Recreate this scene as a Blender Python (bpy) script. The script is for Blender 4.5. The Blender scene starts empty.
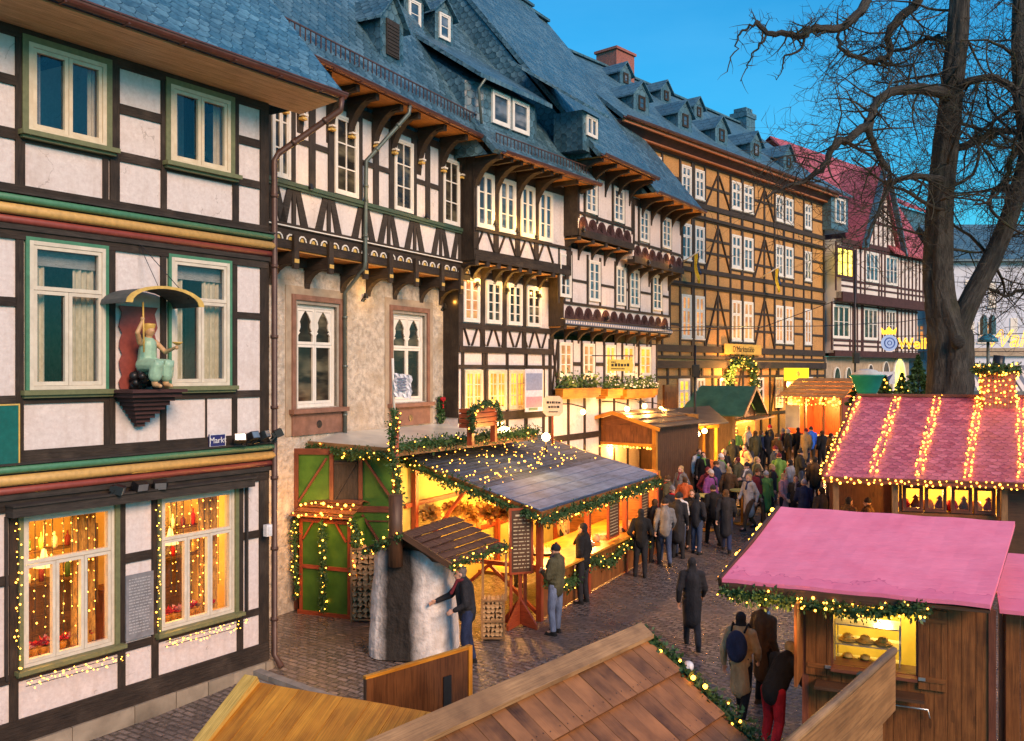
import bpy, bmesh, math, random
from mathutils import Vector, Matrix
R = random.Random(11)
rad = math.radians
FPX = 900.0
CAMZ = 5.2
V = Vector
scene = bpy.context.scene
COL = scene.collection

def smooth(t, a, b):
    t = max(0.0, min(1.0, (t - a) / (b - a)))
    return t * t * (3 - 2 * t)

def gz(x, y):
    return -0.18 * (1 - smooth(y, 13.5, 17)) + 1.15 * smooth(y, 23, 42)

def P(x, y, Y):
    return V(((x - 512) / FPX * Y, Y, CAMZ - (y - 370.5) / FPX * Y))

def Pz(x, y, z):
    Y = (CAMZ - z) * FPX / (y - 370.5)
    return P(x, y, Y)

def G(x, y):
    Y = CAMZ * FPX / max(y - 370.5, 1)
    for _ in range(30):
        p = P(x, y, Y)
        Y = Y * 0.5 + 0.5 * (CAMZ - gz(p.x, Y)) * FPX / (y - 370.5)
    p = P(x, y, Y)
    return V((p.x, p.y, gz(p.x, p.y)))

def Gh(x, y, h=1.74):
    """a point on the ground whose head (h above ground) shows at x, y"""
    Y = 28.0
    for _ in range(60):
        Y = Y * 0.6 + 0.4 * (CAMZ - gz(0, Y) - h) * FPX / (y - 370.5)
        Y = max(5, min(Y, 60))
    return V(((x - 512) / FPX * Y, Y, gz(0, Y)))

# ------------------------------------------------------------------ objects
def put(o, parent=None):
    COL.objects.link(o)
    if parent is not None:
        o.parent = parent
    return o

def tag(o, label=None, cat=None, group=None, kind=None):
    if label: o['label'] = label
    if cat: o['category'] = cat
    if group: o['group'] = group
    if kind: o['kind'] = kind
    return o

def thing(name, label, cat, loc=(0, 0, 0), rz=0.0, group=None):
    o = bpy.data.objects.new(name, None)
    o.empty_display_size = 0.1
    o.location = loc
    o.rotation_euler = (0, 0, rz)
    put(o)
    return tag(o, label, cat, group)

def copy_tree(o, loc=None, rz=None, label=None, group=None, parent=None):
    kids = {}
    for c in bpy.data.objects:
        if c.parent is not None:
            kids.setdefault(c.parent.name, []).append(c)
    def rec(src, par):
        c = src.copy(); COL.objects.link(c); c.parent = par
        for k in kids.get(src.name, []):
            rec(k, c)
        return c
    c = rec(o, parent)
    if loc is not None: c.location = loc
    if rz is not None: c.rotation_euler = (0, 0, rz)
    if label: c['label'] = label
    if group: c['group'] = group
    return c

class MB:
    def __init__(self):
        self.v = []; self.f = []; self.uv = []; self.sm = []; self.mi = []
        self.cm = 0; self.cur_s = False
    def face(self, pts, uv=None):
        i = len(self.v)
        self.v.extend([V(p) for p in pts])
        self.f.append(tuple(range(i, i + len(pts))))
        if uv is None:
            uv = autouv(pts)
        self.uv.append(uv); self.sm.append(False); self.mi.append(self.cm)
    def box(self, x0, x1, y0, y1, z0, z1, M=None):
        if x1 < x0: x0, x1 = x1, x0
        if y1 < y0: y0, y1 = y1, y0
        if z1 < z0: z0, z1 = z1, z0
        d = (x1 - x0, y1 - y0, z1 - z0)
        L = d.index(max(d))
        ou, ov = R.uniform(0, 50), R.uniform(0, 50)
        c = [V((x, y, z)) for x in (x0, x1) for y in (y0, y1) for z in (z0, z1)]
        F = [(0, 1, 3, 2), (4, 6, 7, 5), (0, 4, 5, 1), (2, 3, 7, 6), (0, 2, 6, 4), (1, 5, 7, 3)]
        for k, f in enumerate(F):
            pts = [c[i] for i in f]
            ax = [0, 0, 1, 1, 2, 2][k]
            o = [a for a in (0, 1, 2) if a != ax]
            if L in o:
                ua = L; va = [a for a in o if a != L][0]
            else:
                ua, va = o
            uv = [(p[ua] + ou, p[va] + ov + k * .37) for p in pts]
            if M is not None: pts = [M @ p for p in pts]
            self.face(pts, uv)
    def bar(self, p, q, w, h, up=(0, 0, 1)):
        p = V(p); q = V(q); d = q - p; L = d.length
        if L < 1e-6: return
        t = d / L; up = V(up)
        if abs(t.dot(up)) > .98: up = V((0, 1, 0))
        b = t.cross(up).normalized(); n = b.cross(t).normalized()
        M = Matrix(((t.x, b.x, n.x, p.x), (t.y, b.y, n.y, p.y), (t.z, b.z, n.z, p.z), (0, 0, 0, 1)))
        self.box(0, L, -w / 2, w / 2, -h / 2, h / 2, M)
    def tube(self, pts, rs, n=6, cap=True):
        pts = [V(p) for p in pts]
        if not hasattr(rs, '__len__'): rs = [rs] * len(pts)
        rings = []; L = 0; prev = None
        t0 = (pts[1] - pts[0]).normalized()
        a = t0.cross(V((0, 0, 1)))
        if a.length < .1: a = t0.cross(V((0, 1, 0)))
        a.normalize(); off = R.uniform(0, 9)
        Ls = []
        for i, p in enumerate(pts):
            if i: L += (p - pts[i - 1]).length
            if i == 0: t = t0
            elif i == len(pts) - 1: t = (pts[i] - pts[i - 1]).normalized()
            else: t = (pts[i + 1] - pts[i - 1]).normalized()
            a = (a - t * a.dot(t))
            if a.length < 1e-4: a = t.orthogonal()
            a.normalize(); b = t.cross(a)
            base = len(self.v)
            for k in range(n):
                an = 2 * math.pi * k / n
                self.v.append(p + (a * math.cos(an) + b * math.sin(an)) * rs[i])
            rings.append(base); Ls.append(L)
        for i in range(len(pts) - 1):
            for k in range(n):
                k2 = (k + 1) % n
                self.f.append((rings[i] + k, rings[i] + k2, rings[i + 1] + k2, rings[i + 1] + k))
                r = max(rs[i], .001) * 2 * math.pi / n
                self.uv.append([(Ls[i] + off, k * r), (Ls[i] + off, (k + 1) * r), (Ls[i + 1] + off, (k + 1) * r), (Ls[i + 1] + off, k * r)])
                self.sm.append(n > 4); self.mi.append(self.cm)
        if cap:
            for i, rv in ((0, True), (len(pts) - 1, False)):
                ring = [rings[i] + k for k in range(n)]
                if rv: ring.reverse()
                self.f.append(tuple(ring)); self.uv.append(autouv([self.v[j] for j in ring])); self.sm.append(False); self.mi.append(self.cm)
    def lathe(self, prof, c=(0, 0, 0), n=16, M=None, smooth_=True):
        c = V(c); base = len(self.v)
        for r, z in prof:
            for k in range(n):
                a = 2 * math.pi * k / n
                p = V((r * math.cos(a), r * math.sin(a), z))
                p = (M @ p) if M is not None else p
                self.v.append(c + p)
        for i in range(len(prof) - 1):
            for k in range(n):
                k2 = (k + 1) % n
                self.f.append((base + i * n + k, base + i * n + k2, base + (i + 1) * n + k2, base + (i + 1) * n + k))
                r = max(prof[i][0], .01) * 2 * math.pi / n
                self.uv.append([(k * r, prof[i][1]), ((k + 1) * r, prof[i][1]), ((k + 1) * r, prof[i + 1][1]), (k * r, prof[i + 1][1])])
                self.sm.append(smooth_); self.mi.append(self.cm)
        for i, rv in ((0, True), (len(prof) - 1, False)):
            if prof[i][0] > 1e-4:
                ring = [base + i * n + k for k in range(n)]
                if rv: ring.reverse()
                self.f.append(tuple(ring)); self.uv.append(autouv([self.v[j] for j in ring])); self.sm.append(False); self.mi.append(self.cm)
    def prism(self, pts, d):
        """polygon pts (3D) extruded by vector d"""
        pts = [V(p) for p in pts]; d = V(d)
        n = V((0, 0, 0))
        for i in range(len(pts)): n += pts[i].cross(pts[(i + 1) % len(pts)])
        if n.dot(d) > 0: pts.reverse()
        self.face(pts)
        q = [p + d for p in pts]
        self.face(list(reversed(q)))
        for i in range(len(pts)):
            j = (i + 1) % len(pts)
            self.face([pts[j], pts[i], q[i], q[j]])
    def ball(self, c, r, n=8, m=6, sc=(1, 1, 1)):
        prof = [(max(math.sin(math.pi * i / m), .001), -math.cos(math.pi * i / m)) for i in range(m + 1)]
        M = Matrix.Diagonal((r * sc[0], r * sc[1], r * sc[2], 1))
        self.lathe(prof, c, n, M)
    def leaf(self, c, s, d=None):
        d = d or V((R.uniform(-1, 1), R.uniform(-1, 1), R.uniform(-1, 1)))
        d = V(d).normalized(); a = d.orthogonal().normalized()
        a = (a * math.cos(ang := R.uniform(0, 6.28)) + d.cross(a) * math.sin(ang))
        w = a * s * .28; c = V(c)
        self.face([c - d * s * .5, c + w, c + d * s * .5, c - w])
    def wall(self, x0, x1, z0, z1, y0, y1, holes):
        """wall in xz plane, thickness y0..y1, rectangular holes"""
        xs = sorted({x0, x1, *[min(max(h[i], x0), x1) for h in holes for i in (0, 1)]})
        zs = sorted({z0, z1, *[min(max(h[i], z0), z1) for h in holes for i in (2, 3)]})
        def ishole(a, b):
            return any(h[0] < a < h[1] and h[2] < b < h[3] for h in holes)
        for i in range(len(xs) - 1):
            for j in range(len(zs) - 1):
                if not ishole((xs[i] + xs[i + 1]) / 2, (zs[j] + zs[j + 1]) / 2):
                    a, b, c, d = xs[i], xs[i + 1], zs[j], zs[j + 1]
                    self.face([(a, y0, c), (b, y0, c), (b, y0, d), (a, y0, d)])
                    self.face([(b, y1, c), (a, y1, c), (a, y1, d), (b, y1, d)])
        for h in holes:
            a, b, c, d = h
            self.face([(a, y0, c), (a, y1, c), (b, y1, c), (b, y0, c)])
            self.face([(a, y0, d), (b, y0, d), (b, y1, d), (a, y1, d)])
            self.face([(a, y0, c), (a, y0, d), (a, y1, d), (a, y1, c)])
            self.face([(b, y0, c), (b, y1, c), (b, y1, d), (b, y0, d)])
        self.face([(x0, y0, z0), (x0, y0, z1), (x0, y1, z1), (x0, y1, z0)])
        self.face([(x1, y0, z0), (x1, y1, z0), (x1, y1, z1), (x1, y0, z1)])
        self.face([(x0, y0, z1), (x1, y0, z1), (x1, y1, z1), (x0, y1, z1)])
        self.face([(x0, y0, z0), (x0, y1, z0), (x1, y1, z0), (x1, y0, z0)])
    def mesh(self, name, mats):
        me = bpy.data.meshes.new(name)
        me.from_pydata([tuple(p) for p in self.v], [], self.f)
        if not isinstance(mats, (list, tuple)): mats = [mats]
        for m in mats: me.materials.append(m)
        uvl = me.uv_layers.new(name='UVMap')
        flat = []
        for u in self.uv:
            for a, b in u: flat.append(a); flat.append(b)
        uvl.data.foreach_set('uv', flat)
        me.polygons.foreach_set('use_smooth', self.sm)
        me.polygons.foreach_set('material_index', self.mi)
        me.update()
        return me
    def build(self, name, mats, parent=None, label=None, kind=None):
        o = bpy.data.objects.new(name, self.mesh(name, mats))
        put(o, parent)
        return tag(o, label, None, None, kind)

def autouv(pts):
    pts = [V(p) for p in pts]
    n = V((0, 0, 0))
    for i in range(len(pts)):
        n += (pts[i] - pts[0]).cross(pts[(i + 1) % len(pts)] - pts[0])
    if n.length < 1e-9: return [(0, 0)] * len(pts)
    n.normalize()
    t = V((0, 0, 1)).cross(n)
    if t.length < .05: t = V((1, 0, 0))
    t.normalize()
    b = n.cross(t)
    return [(p.dot(t), p.dot(b)) for p in pts]

def text(name, s, size, m, parent, loc, rot, ext=.006, align='CENTER', sx=1.0, shear=0.0, outline=0):
    cu = bpy.data.curves.new(name, 'FONT')
    cu.body = s; cu.size = size; cu.extrude = ext; cu.align_x = align; cu.align_y = 'CENTER'; cu.shear = shear
    cu.resolution_u = 3
    if outline: cu.fill_mode = 'NONE'; cu.extrude = 0; cu.bevel_depth = outline; cu.bevel_resolution = 1
    t = bpy.data.objects.new(name, cu); COL.objects.link(t)
    dg = bpy.context.evaluated_depsgraph_get()
    me = bpy.data.meshes.new_from_object(t.evaluated_get(dg))
    bpy.data.objects.remove(t)
    me.materials.clear(); me.materials.append(m)
    o = bpy.data.objects.new(name, me); put(o, parent)
    o.location = loc; o.rotation_euler = rot; o.scale = (sx, 1, 1)
    return o

# ------------------------------------------------------------------ materials
class NT:
    def __init__(self, name):
        self.m = bpy.data.materials.new(name); self.m.use_nodes = True
        self.t = self.m.node_tree; self.t.nodes.clear()
        self.out = self.n('ShaderNodeOutputMaterial')
    def n(self, ty, **k):
        nd = self.t.nodes.new(ty)
        for a, b in k.items():
            if a.startswith('i_'):
                nd.inputs[a[2:].replace('_', ' ')].default_value = b
            else: setattr(nd, a, b)
        return nd
    def l(self, a, b): self.t.links.new(a, b)
    def val(self, s, inp):
        if isinstance(s, (int, float)): inp.default_value = s
        else: self.l(s, inp)
    def math(self, op, a, b=0.0, c=0.0):
        nd = self.n('ShaderNodeMath', operation=op)
        self.val(a, nd.inputs[0]); self.val(b, nd.inputs[1])
        if len(nd.inputs) > 2: self.val(c, nd.inputs[2])
        return nd.outputs[0]
    def mix(self, f, a, b, mode='MIX'):
        nd = self.n('ShaderNodeMix', data_type='RGBA', blend_type=mode)
        self.val(f, nd.inputs[0])
        for s, i in ((a, 6), (b, 7)):
            if isinstance(s, tuple): nd.inputs[i].default_value = (*s[:3], 1)
            else: self.l(s, nd.inputs[i])
        return nd.outputs[2]
    def coord(self, kind='uv', scale=(1, 1, 1), rot=0):
        tc = self.n('ShaderNodeTexCoord')
        mp = self.n('ShaderNodeMapping')
        mp.inputs['Scale'].default_value = scale
        mp.inputs['Rotation'].default_value = (0, 0, rot)
        self.l(tc.outputs['UV' if kind == 'uv' else 'Object'], mp.inputs['Vector'])
        return mp.outputs[0]
    def noise(self, vec, scale, detail=4, rough=.6):
        nd = self.n('ShaderNodeTexNoise')
        nd.inputs['Scale'].default_value = scale; nd.inputs['Detail'].default_value = detail
        nd.inputs['Roughness'].default_value = rough
        self.l(vec, nd.inputs['Vector'])
        return nd.outputs['Fac']
    def ramp(self, f, a, b):
        nd = self.n('ShaderNodeMapRange'); self.l(f, nd.inputs[0])
        nd.inputs[1].default_value = a; nd.inputs[2].default_value = b
        return nd.outputs[0]
    def bsdf(self, col, rough=.6, metal=0, bump=None, bstr=.3, bdist=.01, spec=.5, emit=None, estr=0, alpha=None, trans=0, coat=0):
        p = self.n('ShaderNodeBsdfPrincipled')
        if isinstance(col, tuple): p.inputs['Base Color'].default_value = (*col[:3], 1)
        else: self.l(col, p.inputs['Base Color'])
        self.val(rough, p.inputs['Roughness']); self.val(metal, p.inputs['Metallic'])
        p.inputs['Specular IOR Level'].default_value = spec
        p.inputs['Transmission Weight'].default_value = trans
        p.inputs['Coat Weight'].default_value = coat
        if emit is not None:
            if isinstance(emit, tuple): p.inputs['Emission Color'].default_value = (*emit[:3], 1)
            else: self.l(emit, p.inputs['Emission Color'])
            self.val(estr, p.inputs['Emission Strength'])
        if bump is not None:
            b = self.n('ShaderNodeBump'); b.inputs['Strength'].default_value = bstr; b.inputs['Distance'].default_value = bdist
            self.l(bump, b.inputs['Height']); self.l(b.outputs[0], p.inputs['Normal'])
        self.l(p.outputs[0], self.out.inputs[0])
        return self.m

def gm(name, c1, c2, scale=3, stretch=(1, 1, 1), rough=.7, bump=.3, bdist=.01, big=.35, coord='uv', c3=None, spec=.4, metal=0, contrast=(.35, .65), detail=5):
    """general mottled material: c1/c2 by fine noise, slow drift, optional third colour in patches"""
    t = NT(name)
    co = t.coord(coord, stretch)
    f = t.noise(co, scale, detail)
    col = t.mix(t.ramp(f, *contrast), c1, c2)
    co2 = t.coord(coord, (1, 1, 1))
    g = t.noise(co2, scale * .17, 3)
    if c3: col = t.mix(t.ramp(g, .52, .68), col, c3)
    g2 = t.noise(co2, scale * .35 + .2, 4)
    k = t.ramp(g2, .25, .75)
    if stretch[1] != 1:
        fg = t.noise(t.coord(coord, (stretch[0] * 1.5, stretch[1] * 5, 1)), scale * 1.6, 6)
        col = t.mix(t.math('MULTIPLY', t.ramp(fg, .47, .58), .72), col, tuple(x * .28 for x in c1))
        vo = t.n('ShaderNodeTexVoronoi'); vo.inputs['Scale'].default_value = 1.0
        t.l(t.coord(coord, (1.6, 5.0, 1)), vo.inputs['Vector'])
        kn = t.math('LESS_THAN', t.math('ADD', vo.outputs['Distance'], t.math('MULTIPLY', f, .12)), .20)
        col = t.mix(t.math('MULTIPLY', kn, .7 if 'wood' in name else 0), col, tuple(x * .3 for x in c1))
    col = t.mix(big, col, t.mix(k, tuple(x * .35 for x in c1), tuple(min(1, x * 1.5) for x in c2)))
    return t.bsdf(col, rough, metal, f, bump, bdist, spec)

def plain(name, c, rough=.6, metal=0, spec=.5, coord='obj'):
    t = NT(name)
    co = t.coord(coord)
    f = t.noise(co, 14, 4)
    col = t.mix(t.ramp(f, .3, .7), tuple(x * .8 for x in c), tuple(min(1, x * 1.12) for x in c))
    return t.bsdf(col, rough, metal, f, .12, .004, spec)

def scales(name, c1, c2, w, h, round_=.35, rough=.45, distort=.0, bump=1.0, bdist=.03, rot=0, moss=None, spec=.5):
    t = NT(name)
    co = t.coord('uv', (1, 1, 1), rot)
    if distort:
        nz = t.n('ShaderNodeTexNoise'); nz.inputs['Scale'].default_value = 1.1; nz.inputs['Detail'].default_value = 2
        t.l(co, nz.inputs['Vector'])
        vm = t.n('ShaderNodeVectorMath', operation='SCALE'); vm.inputs['Scale'].default_value = distort
        t.l(nz.outputs['Color'], vm.inputs[0])
        va = t.n('ShaderNodeVectorMath', operation='ADD'); t.l(co, va.inputs[0]); t.l(vm.outputs[0], va.inputs[1])
        co = va.outputs[0]
    sp = t.n('ShaderNodeSeparateXYZ'); t.l(co, sp.inputs[0])
    u = t.math('DIVIDE', sp.outputs[0], w); v = t.math('DIVIDE', sp.outputs[1], h)
    row = t.math('FLOOR', v)
    fv = t.math('FRACT', v)
    sh = t.math('MULTIPLY', t.math('MODULO', t.math('ADD', row, 1000.0), 2.0), .5)
    us = t.math('ADD', u, sh)
    fu = t.math('SUBTRACT', t.math('FRACT', us), .5)
    b = t.math('MULTIPLY', t.math('MULTIPLY', fu, fu), 4 * round_)
    d = t.math('SUBTRACT', fv, b)
    below = t.math('LESS_THAN', d, 0.0)
    row2 = t.math('SUBTRACT', row, below)
    col_ = t.math('FLOOR', t.math('ADD', us, t.math('MULTIPLY', below, .5)))
    cb = t.n('ShaderNodeCombineXYZ'); t.l(row2, cb.inputs[0]); t.l(col_, cb.inputs[1])
    wn = t.n('ShaderNodeTexWhiteNoise', noise_dimensions='3D'); t.l(cb.outputs[0], wn.inputs['Vector'])
    col = t.mix(wn.outputs['Value'], c1, c2)
    fine = t.noise(t.coord('uv'), 9, 5)
    big = t.noise(t.coord('uv'), .5, 4)
    col = t.mix(.35, col, t.mix(t.ramp(fine, .3, .7), tuple(x * .4 for x in c1), tuple(min(1, x * 1.5) for x in c2)))
    col = t.mix(t.math('MULTIPLY', t.ramp(big, .4, .75), .5), col, moss or tuple(x * .55 for x in c1))
    gap = t.math('LESS_THAN', t.math('ABSOLUTE', t.math('ADD', d, .03)), .06)  # overlap gap, with the tile edge's small shadow painted into its colour
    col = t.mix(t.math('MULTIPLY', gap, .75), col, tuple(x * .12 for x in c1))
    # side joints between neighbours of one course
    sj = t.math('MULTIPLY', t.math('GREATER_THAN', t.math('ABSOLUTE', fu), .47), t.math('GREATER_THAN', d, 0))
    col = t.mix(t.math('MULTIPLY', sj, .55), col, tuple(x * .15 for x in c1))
    hgt = t.math('MULTIPLY', t.math('SUBTRACT', 1.0, below), t.math('SUBTRACT', 1.0, t.math('MULTIPLY', d, .7)))
    hgt = t.math('ADD', hgt, t.math('MULTIPLY', wn.outputs['Value'], .25))
    hgt = t.math('ADD', hgt, t.math('MULTIPLY', fine, .25))
    r = t.math('ADD', rough, t.math('MULTIPLY', wn.outputs['Value'], .2))
    return t.bsdf(col, r, 0, hgt, bump, bdist, spec)

def bricks(name, c1, c2, mortar, w, h, msize=.012, rough=.6, bump=.6, bdist=.015, rot=0, wet=False, big=.3, rough2=None):
    t = NT(name)
    co = t.coord('uv', (1, 1, 1), rot)
    nz = t.n('ShaderNodeTexNoise'); nz.inputs['Scale'].default_value = 4; t.l(co, nz.inputs['Vector'])
    vm = t.n('ShaderNodeVectorMath', operation='SCALE'); vm.inputs['Scale'].default_value = .02; t.l(nz.outputs['Color'], vm.inputs[0])
    va = t.n('ShaderNodeVectorMath', operation='ADD'); t.l(co, va.inputs[0]); t.l(vm.outputs[0], va.inputs[1])
    b = t.n('ShaderNodeTexBrick')
    b.inputs['Color1'].default_value = (*c1, 1); b.inputs['Color2'].default_value = (*c2, 1); b.inputs['Mortar'].default_value = (*mortar, 1)
    b.inputs['Scale'].default_value = 1; b.inputs['Mortar Size'].default_value = msize; b.inputs['Mortar Smooth'].default_value = .3
    b.inputs['Brick Width'].default_value = w; b.inputs['Row Height'].default_value = h
    t.l(va.outputs[0], b.inputs['Vector'])
    fine = t.noise(t.coord('uv'), 12, 5); g = t.noise(t.coord('uv'), .45, 4)
    col = t.mix(.4, b.outputs['Color'], t.mix(t.ramp(fine, .3, .7), tuple(x * .4 for x in c1), tuple(min(1, x * 1.6) for x in c2)))
    col = t.mix(t.math('MULTIPLY', t.ramp(g, .35, .7), big), col, tuple(x * .4 for x in c1))
    hgt = t.math('ADD', t.math('SUBTRACT', 1.0, b.outputs['Fac']), t.math('MULTIPLY', fine, .5))
    r = rough
    if wet:
        r = t.math('ADD', t.math('MULTIPLY', t.ramp(g, .42, .62), .28), .06)
        r = t.math('ADD', r, t.math('MULTIPLY', fine, .12))
    return t.bsdf(col, r, 0, hgt, bump, bdist, .5)

def emis(name, c, s, sample=False):
    t = NT(name)
    e = t.n('ShaderNodeEmission'); e.inputs[0].default_value = (*c, 1); e.inputs[1].default_value = s
    t.l(e.outputs[0], t.out.inputs[0])
    t.m.cycles.emission_sampling = 'AUTO' if sample else 'NONE'
    return t.m

def litpane(name, c1, c2, s, scale=1.3):
    """a lit window seen from outside: curtain folds and brighter patches inside the room"""
    t = NT(name)
    co = t.coord('uv', (3.0, .6, 1))
    f = t.noise(co, scale, 3); g = t.noise(t.coord('uv'), 1.1, 2)
    col = t.mix(t.ramp(f, .35, .65), c1, c2)
    st = t.math('MULTIPLY', t.math('ADD', t.ramp(g, .3, .7), .35), s)
    m = t.bsdf((.02, .02, .02), .12, 0, None, spec=.6, emit=col, estr=st)
    m.cycles.emission_sampling = 'NONE'
    return m

def glassdark(name, c=(.012, .015, .02), c2=(.10, .10, .09), rough=.05, sp=.8):
    t = NT(name)
    f = t.noise(t.coord('uv', (2.2, .5, 1)), 1.2, 3); g = t.noise(t.coord('uv'), .9, 2)
    col = t.mix(t.math('MULTIPLY', t.ramp(f, .45, .6), t.ramp(g, .4, .6)), c, c2)
    b = t.noise(t.coord('uv'), 2.5, 1)
    return t.bsdf(col, rough, 0, b, .08, .02, sp)

M = {}
M['timber'] = gm('timber', (.014, .009, .006), (.045, .030, .020), 9, (.35, 3, 1), .75, .8, .02, .4, c3=(.085, .062, .045))
M['timber_grey'] = gm('timber_grey', (.020, .016, .013), (.060, .048, .040), 9, (.35, 3, 1), .8, .6, .01, .3)
M['timber_h5'] = gm('timber_h5', (.030, .021, .016), (.065, .048, .036), 7, (.35, 3, 1), .8, .4, .01, .3)
M['stoneband'] = None
M['timber_plum'] = gm('timber_plum', (.045, .018, .018), (.085, .035, .032), 7, (.35, 3, 1), .8, .4, .01, .3)
def plastermat(name, c1, c2, stain, crack=.4):
    t = NT(name); co = t.coord('uv')
    f = t.noise(co, 14, 8, .7); g = t.noise(co, 1.3, 5); st = t.noise(t.coord('uv', (5, .6, 1)), 1.0, 5); pt = t.noise(co, 3.1, 7, .65)
    col = t.mix(t.ramp(f, .3, .7), c1, c2)
    col = t.mix(t.math('MULTIPLY', t.ramp(st, .52, .75), .45), col, stain)
    col = t.mix(t.math('MULTIPLY', t.math('GREATER_THAN', pt, .61), .30), col, tuple(min(1, x * 1.12) for x in c2))
    col = t.mix(t.math('MULTIPLY', t.ramp(g, .55, .75), .4), col, stain)
    vo = t.n('ShaderNodeTexVoronoi', feature='DISTANCE_TO_EDGE'); vo.inputs['Scale'].default_value = 1.0
    w_ = t.n('ShaderNodeVectorMath', operation='ADD'); s_ = t.n('ShaderNodeVectorMath', operation='SCALE'); s_.inputs['Scale'].default_value = .5
    nz = t.n('ShaderNodeTexNoise'); nz.inputs['Scale'].default_value = 3; nz.inputs['Detail'].default_value = 5; t.l(co, nz.inputs['Vector']); t.l(nz.outputs['Color'], s_.inputs[0]); t.l(co, w_.inputs[0]); t.l(s_.outputs[0], w_.inputs[1]); t.l(w_.outputs[0], vo.inputs['Vector'])
    ck = t.math('MULTIPLY', t.math('LESS_THAN', vo.outputs['Distance'], .0045), t.math('GREATER_THAN', g, .56))
    col = t.mix(t.math('MULTIPLY', ck, crack), col, tuple(x * .4 for x in stain))
    h = t.math('ADD', f, t.math('MULTIPLY', pt, 1.2))
    return t.bsdf(col, .85, 0, h, .6, .012, .3)
M['plaster'] = gm('plaster', (.56, .48, .45), (.76, .68, .65), 5.0, (1, 1, 1), .85, .7, .015, .25, c3=(.44, .34, .28), detail=9)
M['plaster_h2'] = gm('plaster_h2', (.60, .54, .52), (.74, .69, .66), 3, (1, 1, 1), .85, .3, .008, .10)
M['plaster_far'] = gm('plaster_far', (.62, .55, .50), (.74, .67, .62), 1.5, (1, 1, 1), .85, .2, .01, .1)
M['plaster'] = plastermat('plaster_near', (.60, .52, .49), (.76, .69, .66), (.46, .36, .30))
M['plaster_h2'] = plastermat('plaster_second', (.62, .56, .54), (.76, .71, .68), (.48, .40, .35))
M['ochre'] = gm('ochre_infill', (.50, .245, .075), (.66, .36, .13), 7, (1, 3, 1), .85, .5, .01, .18)
M['roughstone'] = gm('rough_render', (.32, .275, .22), (.60, .53, .44), 6.5, (1, 1, 1), .9, 1.0, .07, .22, c3=(.42, .33, .23), detail=9, contrast=(.36, .60))
M['redstone'] = gm('red_sandstone', (.17, .085, .055), (.28, .145, .10), 5, (1, 1, 1), .8, .4, .01, .25)
M['buffstone'] = gm('buff_sandstone', (.30, .23, .16), (.44, .35, .25), 4, (1, 1, 1), .85, .4, .01, .25)
M['plinth'] = gm('plinth_stone', (.22, .18, .13), (.36, .30, .22), 3, (1, 1, 1), .85, .7, .02, .35, c3=(.12, .10, .07))
M['white'] = gm('window_white', (.72, .68, .60), (.82, .78, .70), 6, (1, 1, 1), .5, .12, .003, .08)
M['cream'] = gm('window_cream', (.62, .50, .33), (.74, .63, .45), 6, (1, 1, 1), .5, .12, .003, .10)
M['green'] = plain('green_paint', (.07, .22, .12), .5)
M['olive'] = plain('olive_paint', (.16, .17, .075), .55)
M['yellow'] = plain('yellow_paint', (.60, .36, .11), .5)
M['redp'] = plain('red_paint', (.26, .055, .04), .5)
M['gold'] = plain('gold_paint', (.65, .42, .10), .4)
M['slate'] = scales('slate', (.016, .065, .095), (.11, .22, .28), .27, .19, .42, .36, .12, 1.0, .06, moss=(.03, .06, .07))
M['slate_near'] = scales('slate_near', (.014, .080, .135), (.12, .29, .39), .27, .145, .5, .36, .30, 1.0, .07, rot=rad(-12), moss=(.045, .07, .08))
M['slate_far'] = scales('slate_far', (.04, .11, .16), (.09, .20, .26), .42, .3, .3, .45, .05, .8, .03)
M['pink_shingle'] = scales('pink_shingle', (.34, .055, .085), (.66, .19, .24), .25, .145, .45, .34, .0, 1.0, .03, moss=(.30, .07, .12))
M['red_tile'] = scales('red_tile', (.40, .075, .095), (.56, .13, .15), .5, .34, .25, .6, .02, .8, .03)
M['barkshingle'] = gm('stall_shingle', (.05, .024, .018), (.15, .075, .05), 5, (.6, 4, 1), .6, .8, .02, .3)
M['bluetile'] = None
M['wood'] = gm('wood_brown', (.10, .030, .008), (.32, .12, .033), 6, (.25, 4, 1), .42, .35, .006, .35)
M['wood_orange'] = gm('wood_orange', (.36, .10, .006), (.76, .31, .03), 5, (.22, 3.2, 1), .35, .4, .008, .5, c3=(.24, .065, .01))
M['wood_roof'] = gm('wood_weathered', (.050, .018, .006), (.36, .155, .055), 4.5, (.22, 3.6, 1), .48, .7, .012, .85, c3=(.07, .022, .008), contrast=(.38, .66))
M['wood_pale'] = gm('wood_pale', (.20, .10, .04), (.42, .235, .10), 6, (.22, 3, 1), .5, .6, .01, .5, c3=(.15, .07, .028))
M['wood_grey'] = gm('wood_grey', (.22, .18, .14), (.38, .32, .26), 6, (.22, 3, 1), .6, .5, .006, .35)
M['wood_dark'] = gm('wood_dark', (.06, .028, .014), (.12, .058, .028), 6, (.25, 4, 1), .5, .4, .006, .3)
M['soffit'] = gm('soffit_boards', (.66, .42, .22), (.80, .56, .32), 4, (.2, 5, 1), .6, .3, .006, .15)
M['soffit_red'] = gm('soffit_warm', (.46, .18, .03), (.60, .27, .06), 4, (.2, 5, 1), .6, .3, .006, .2)
M['pinktarp'] = None
M['stallgreen'] = gm('green_board', (.030, .095, .007), (.065, .16, .015), 3, (1, 1, 1), .55, .15, .004, .18)
M['stallyellow'] = gm('yellow_board', (.42, .36, .08), (.55, .48, .13), 3, (1, 1, 1), .55, .15, .004, .18)
M['redwood'] = gm('red_painted_wood', (.28, .045, .018), (.42, .09, .03), 6, (.3, 3, 1), .4, .2, .004, .2)
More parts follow.
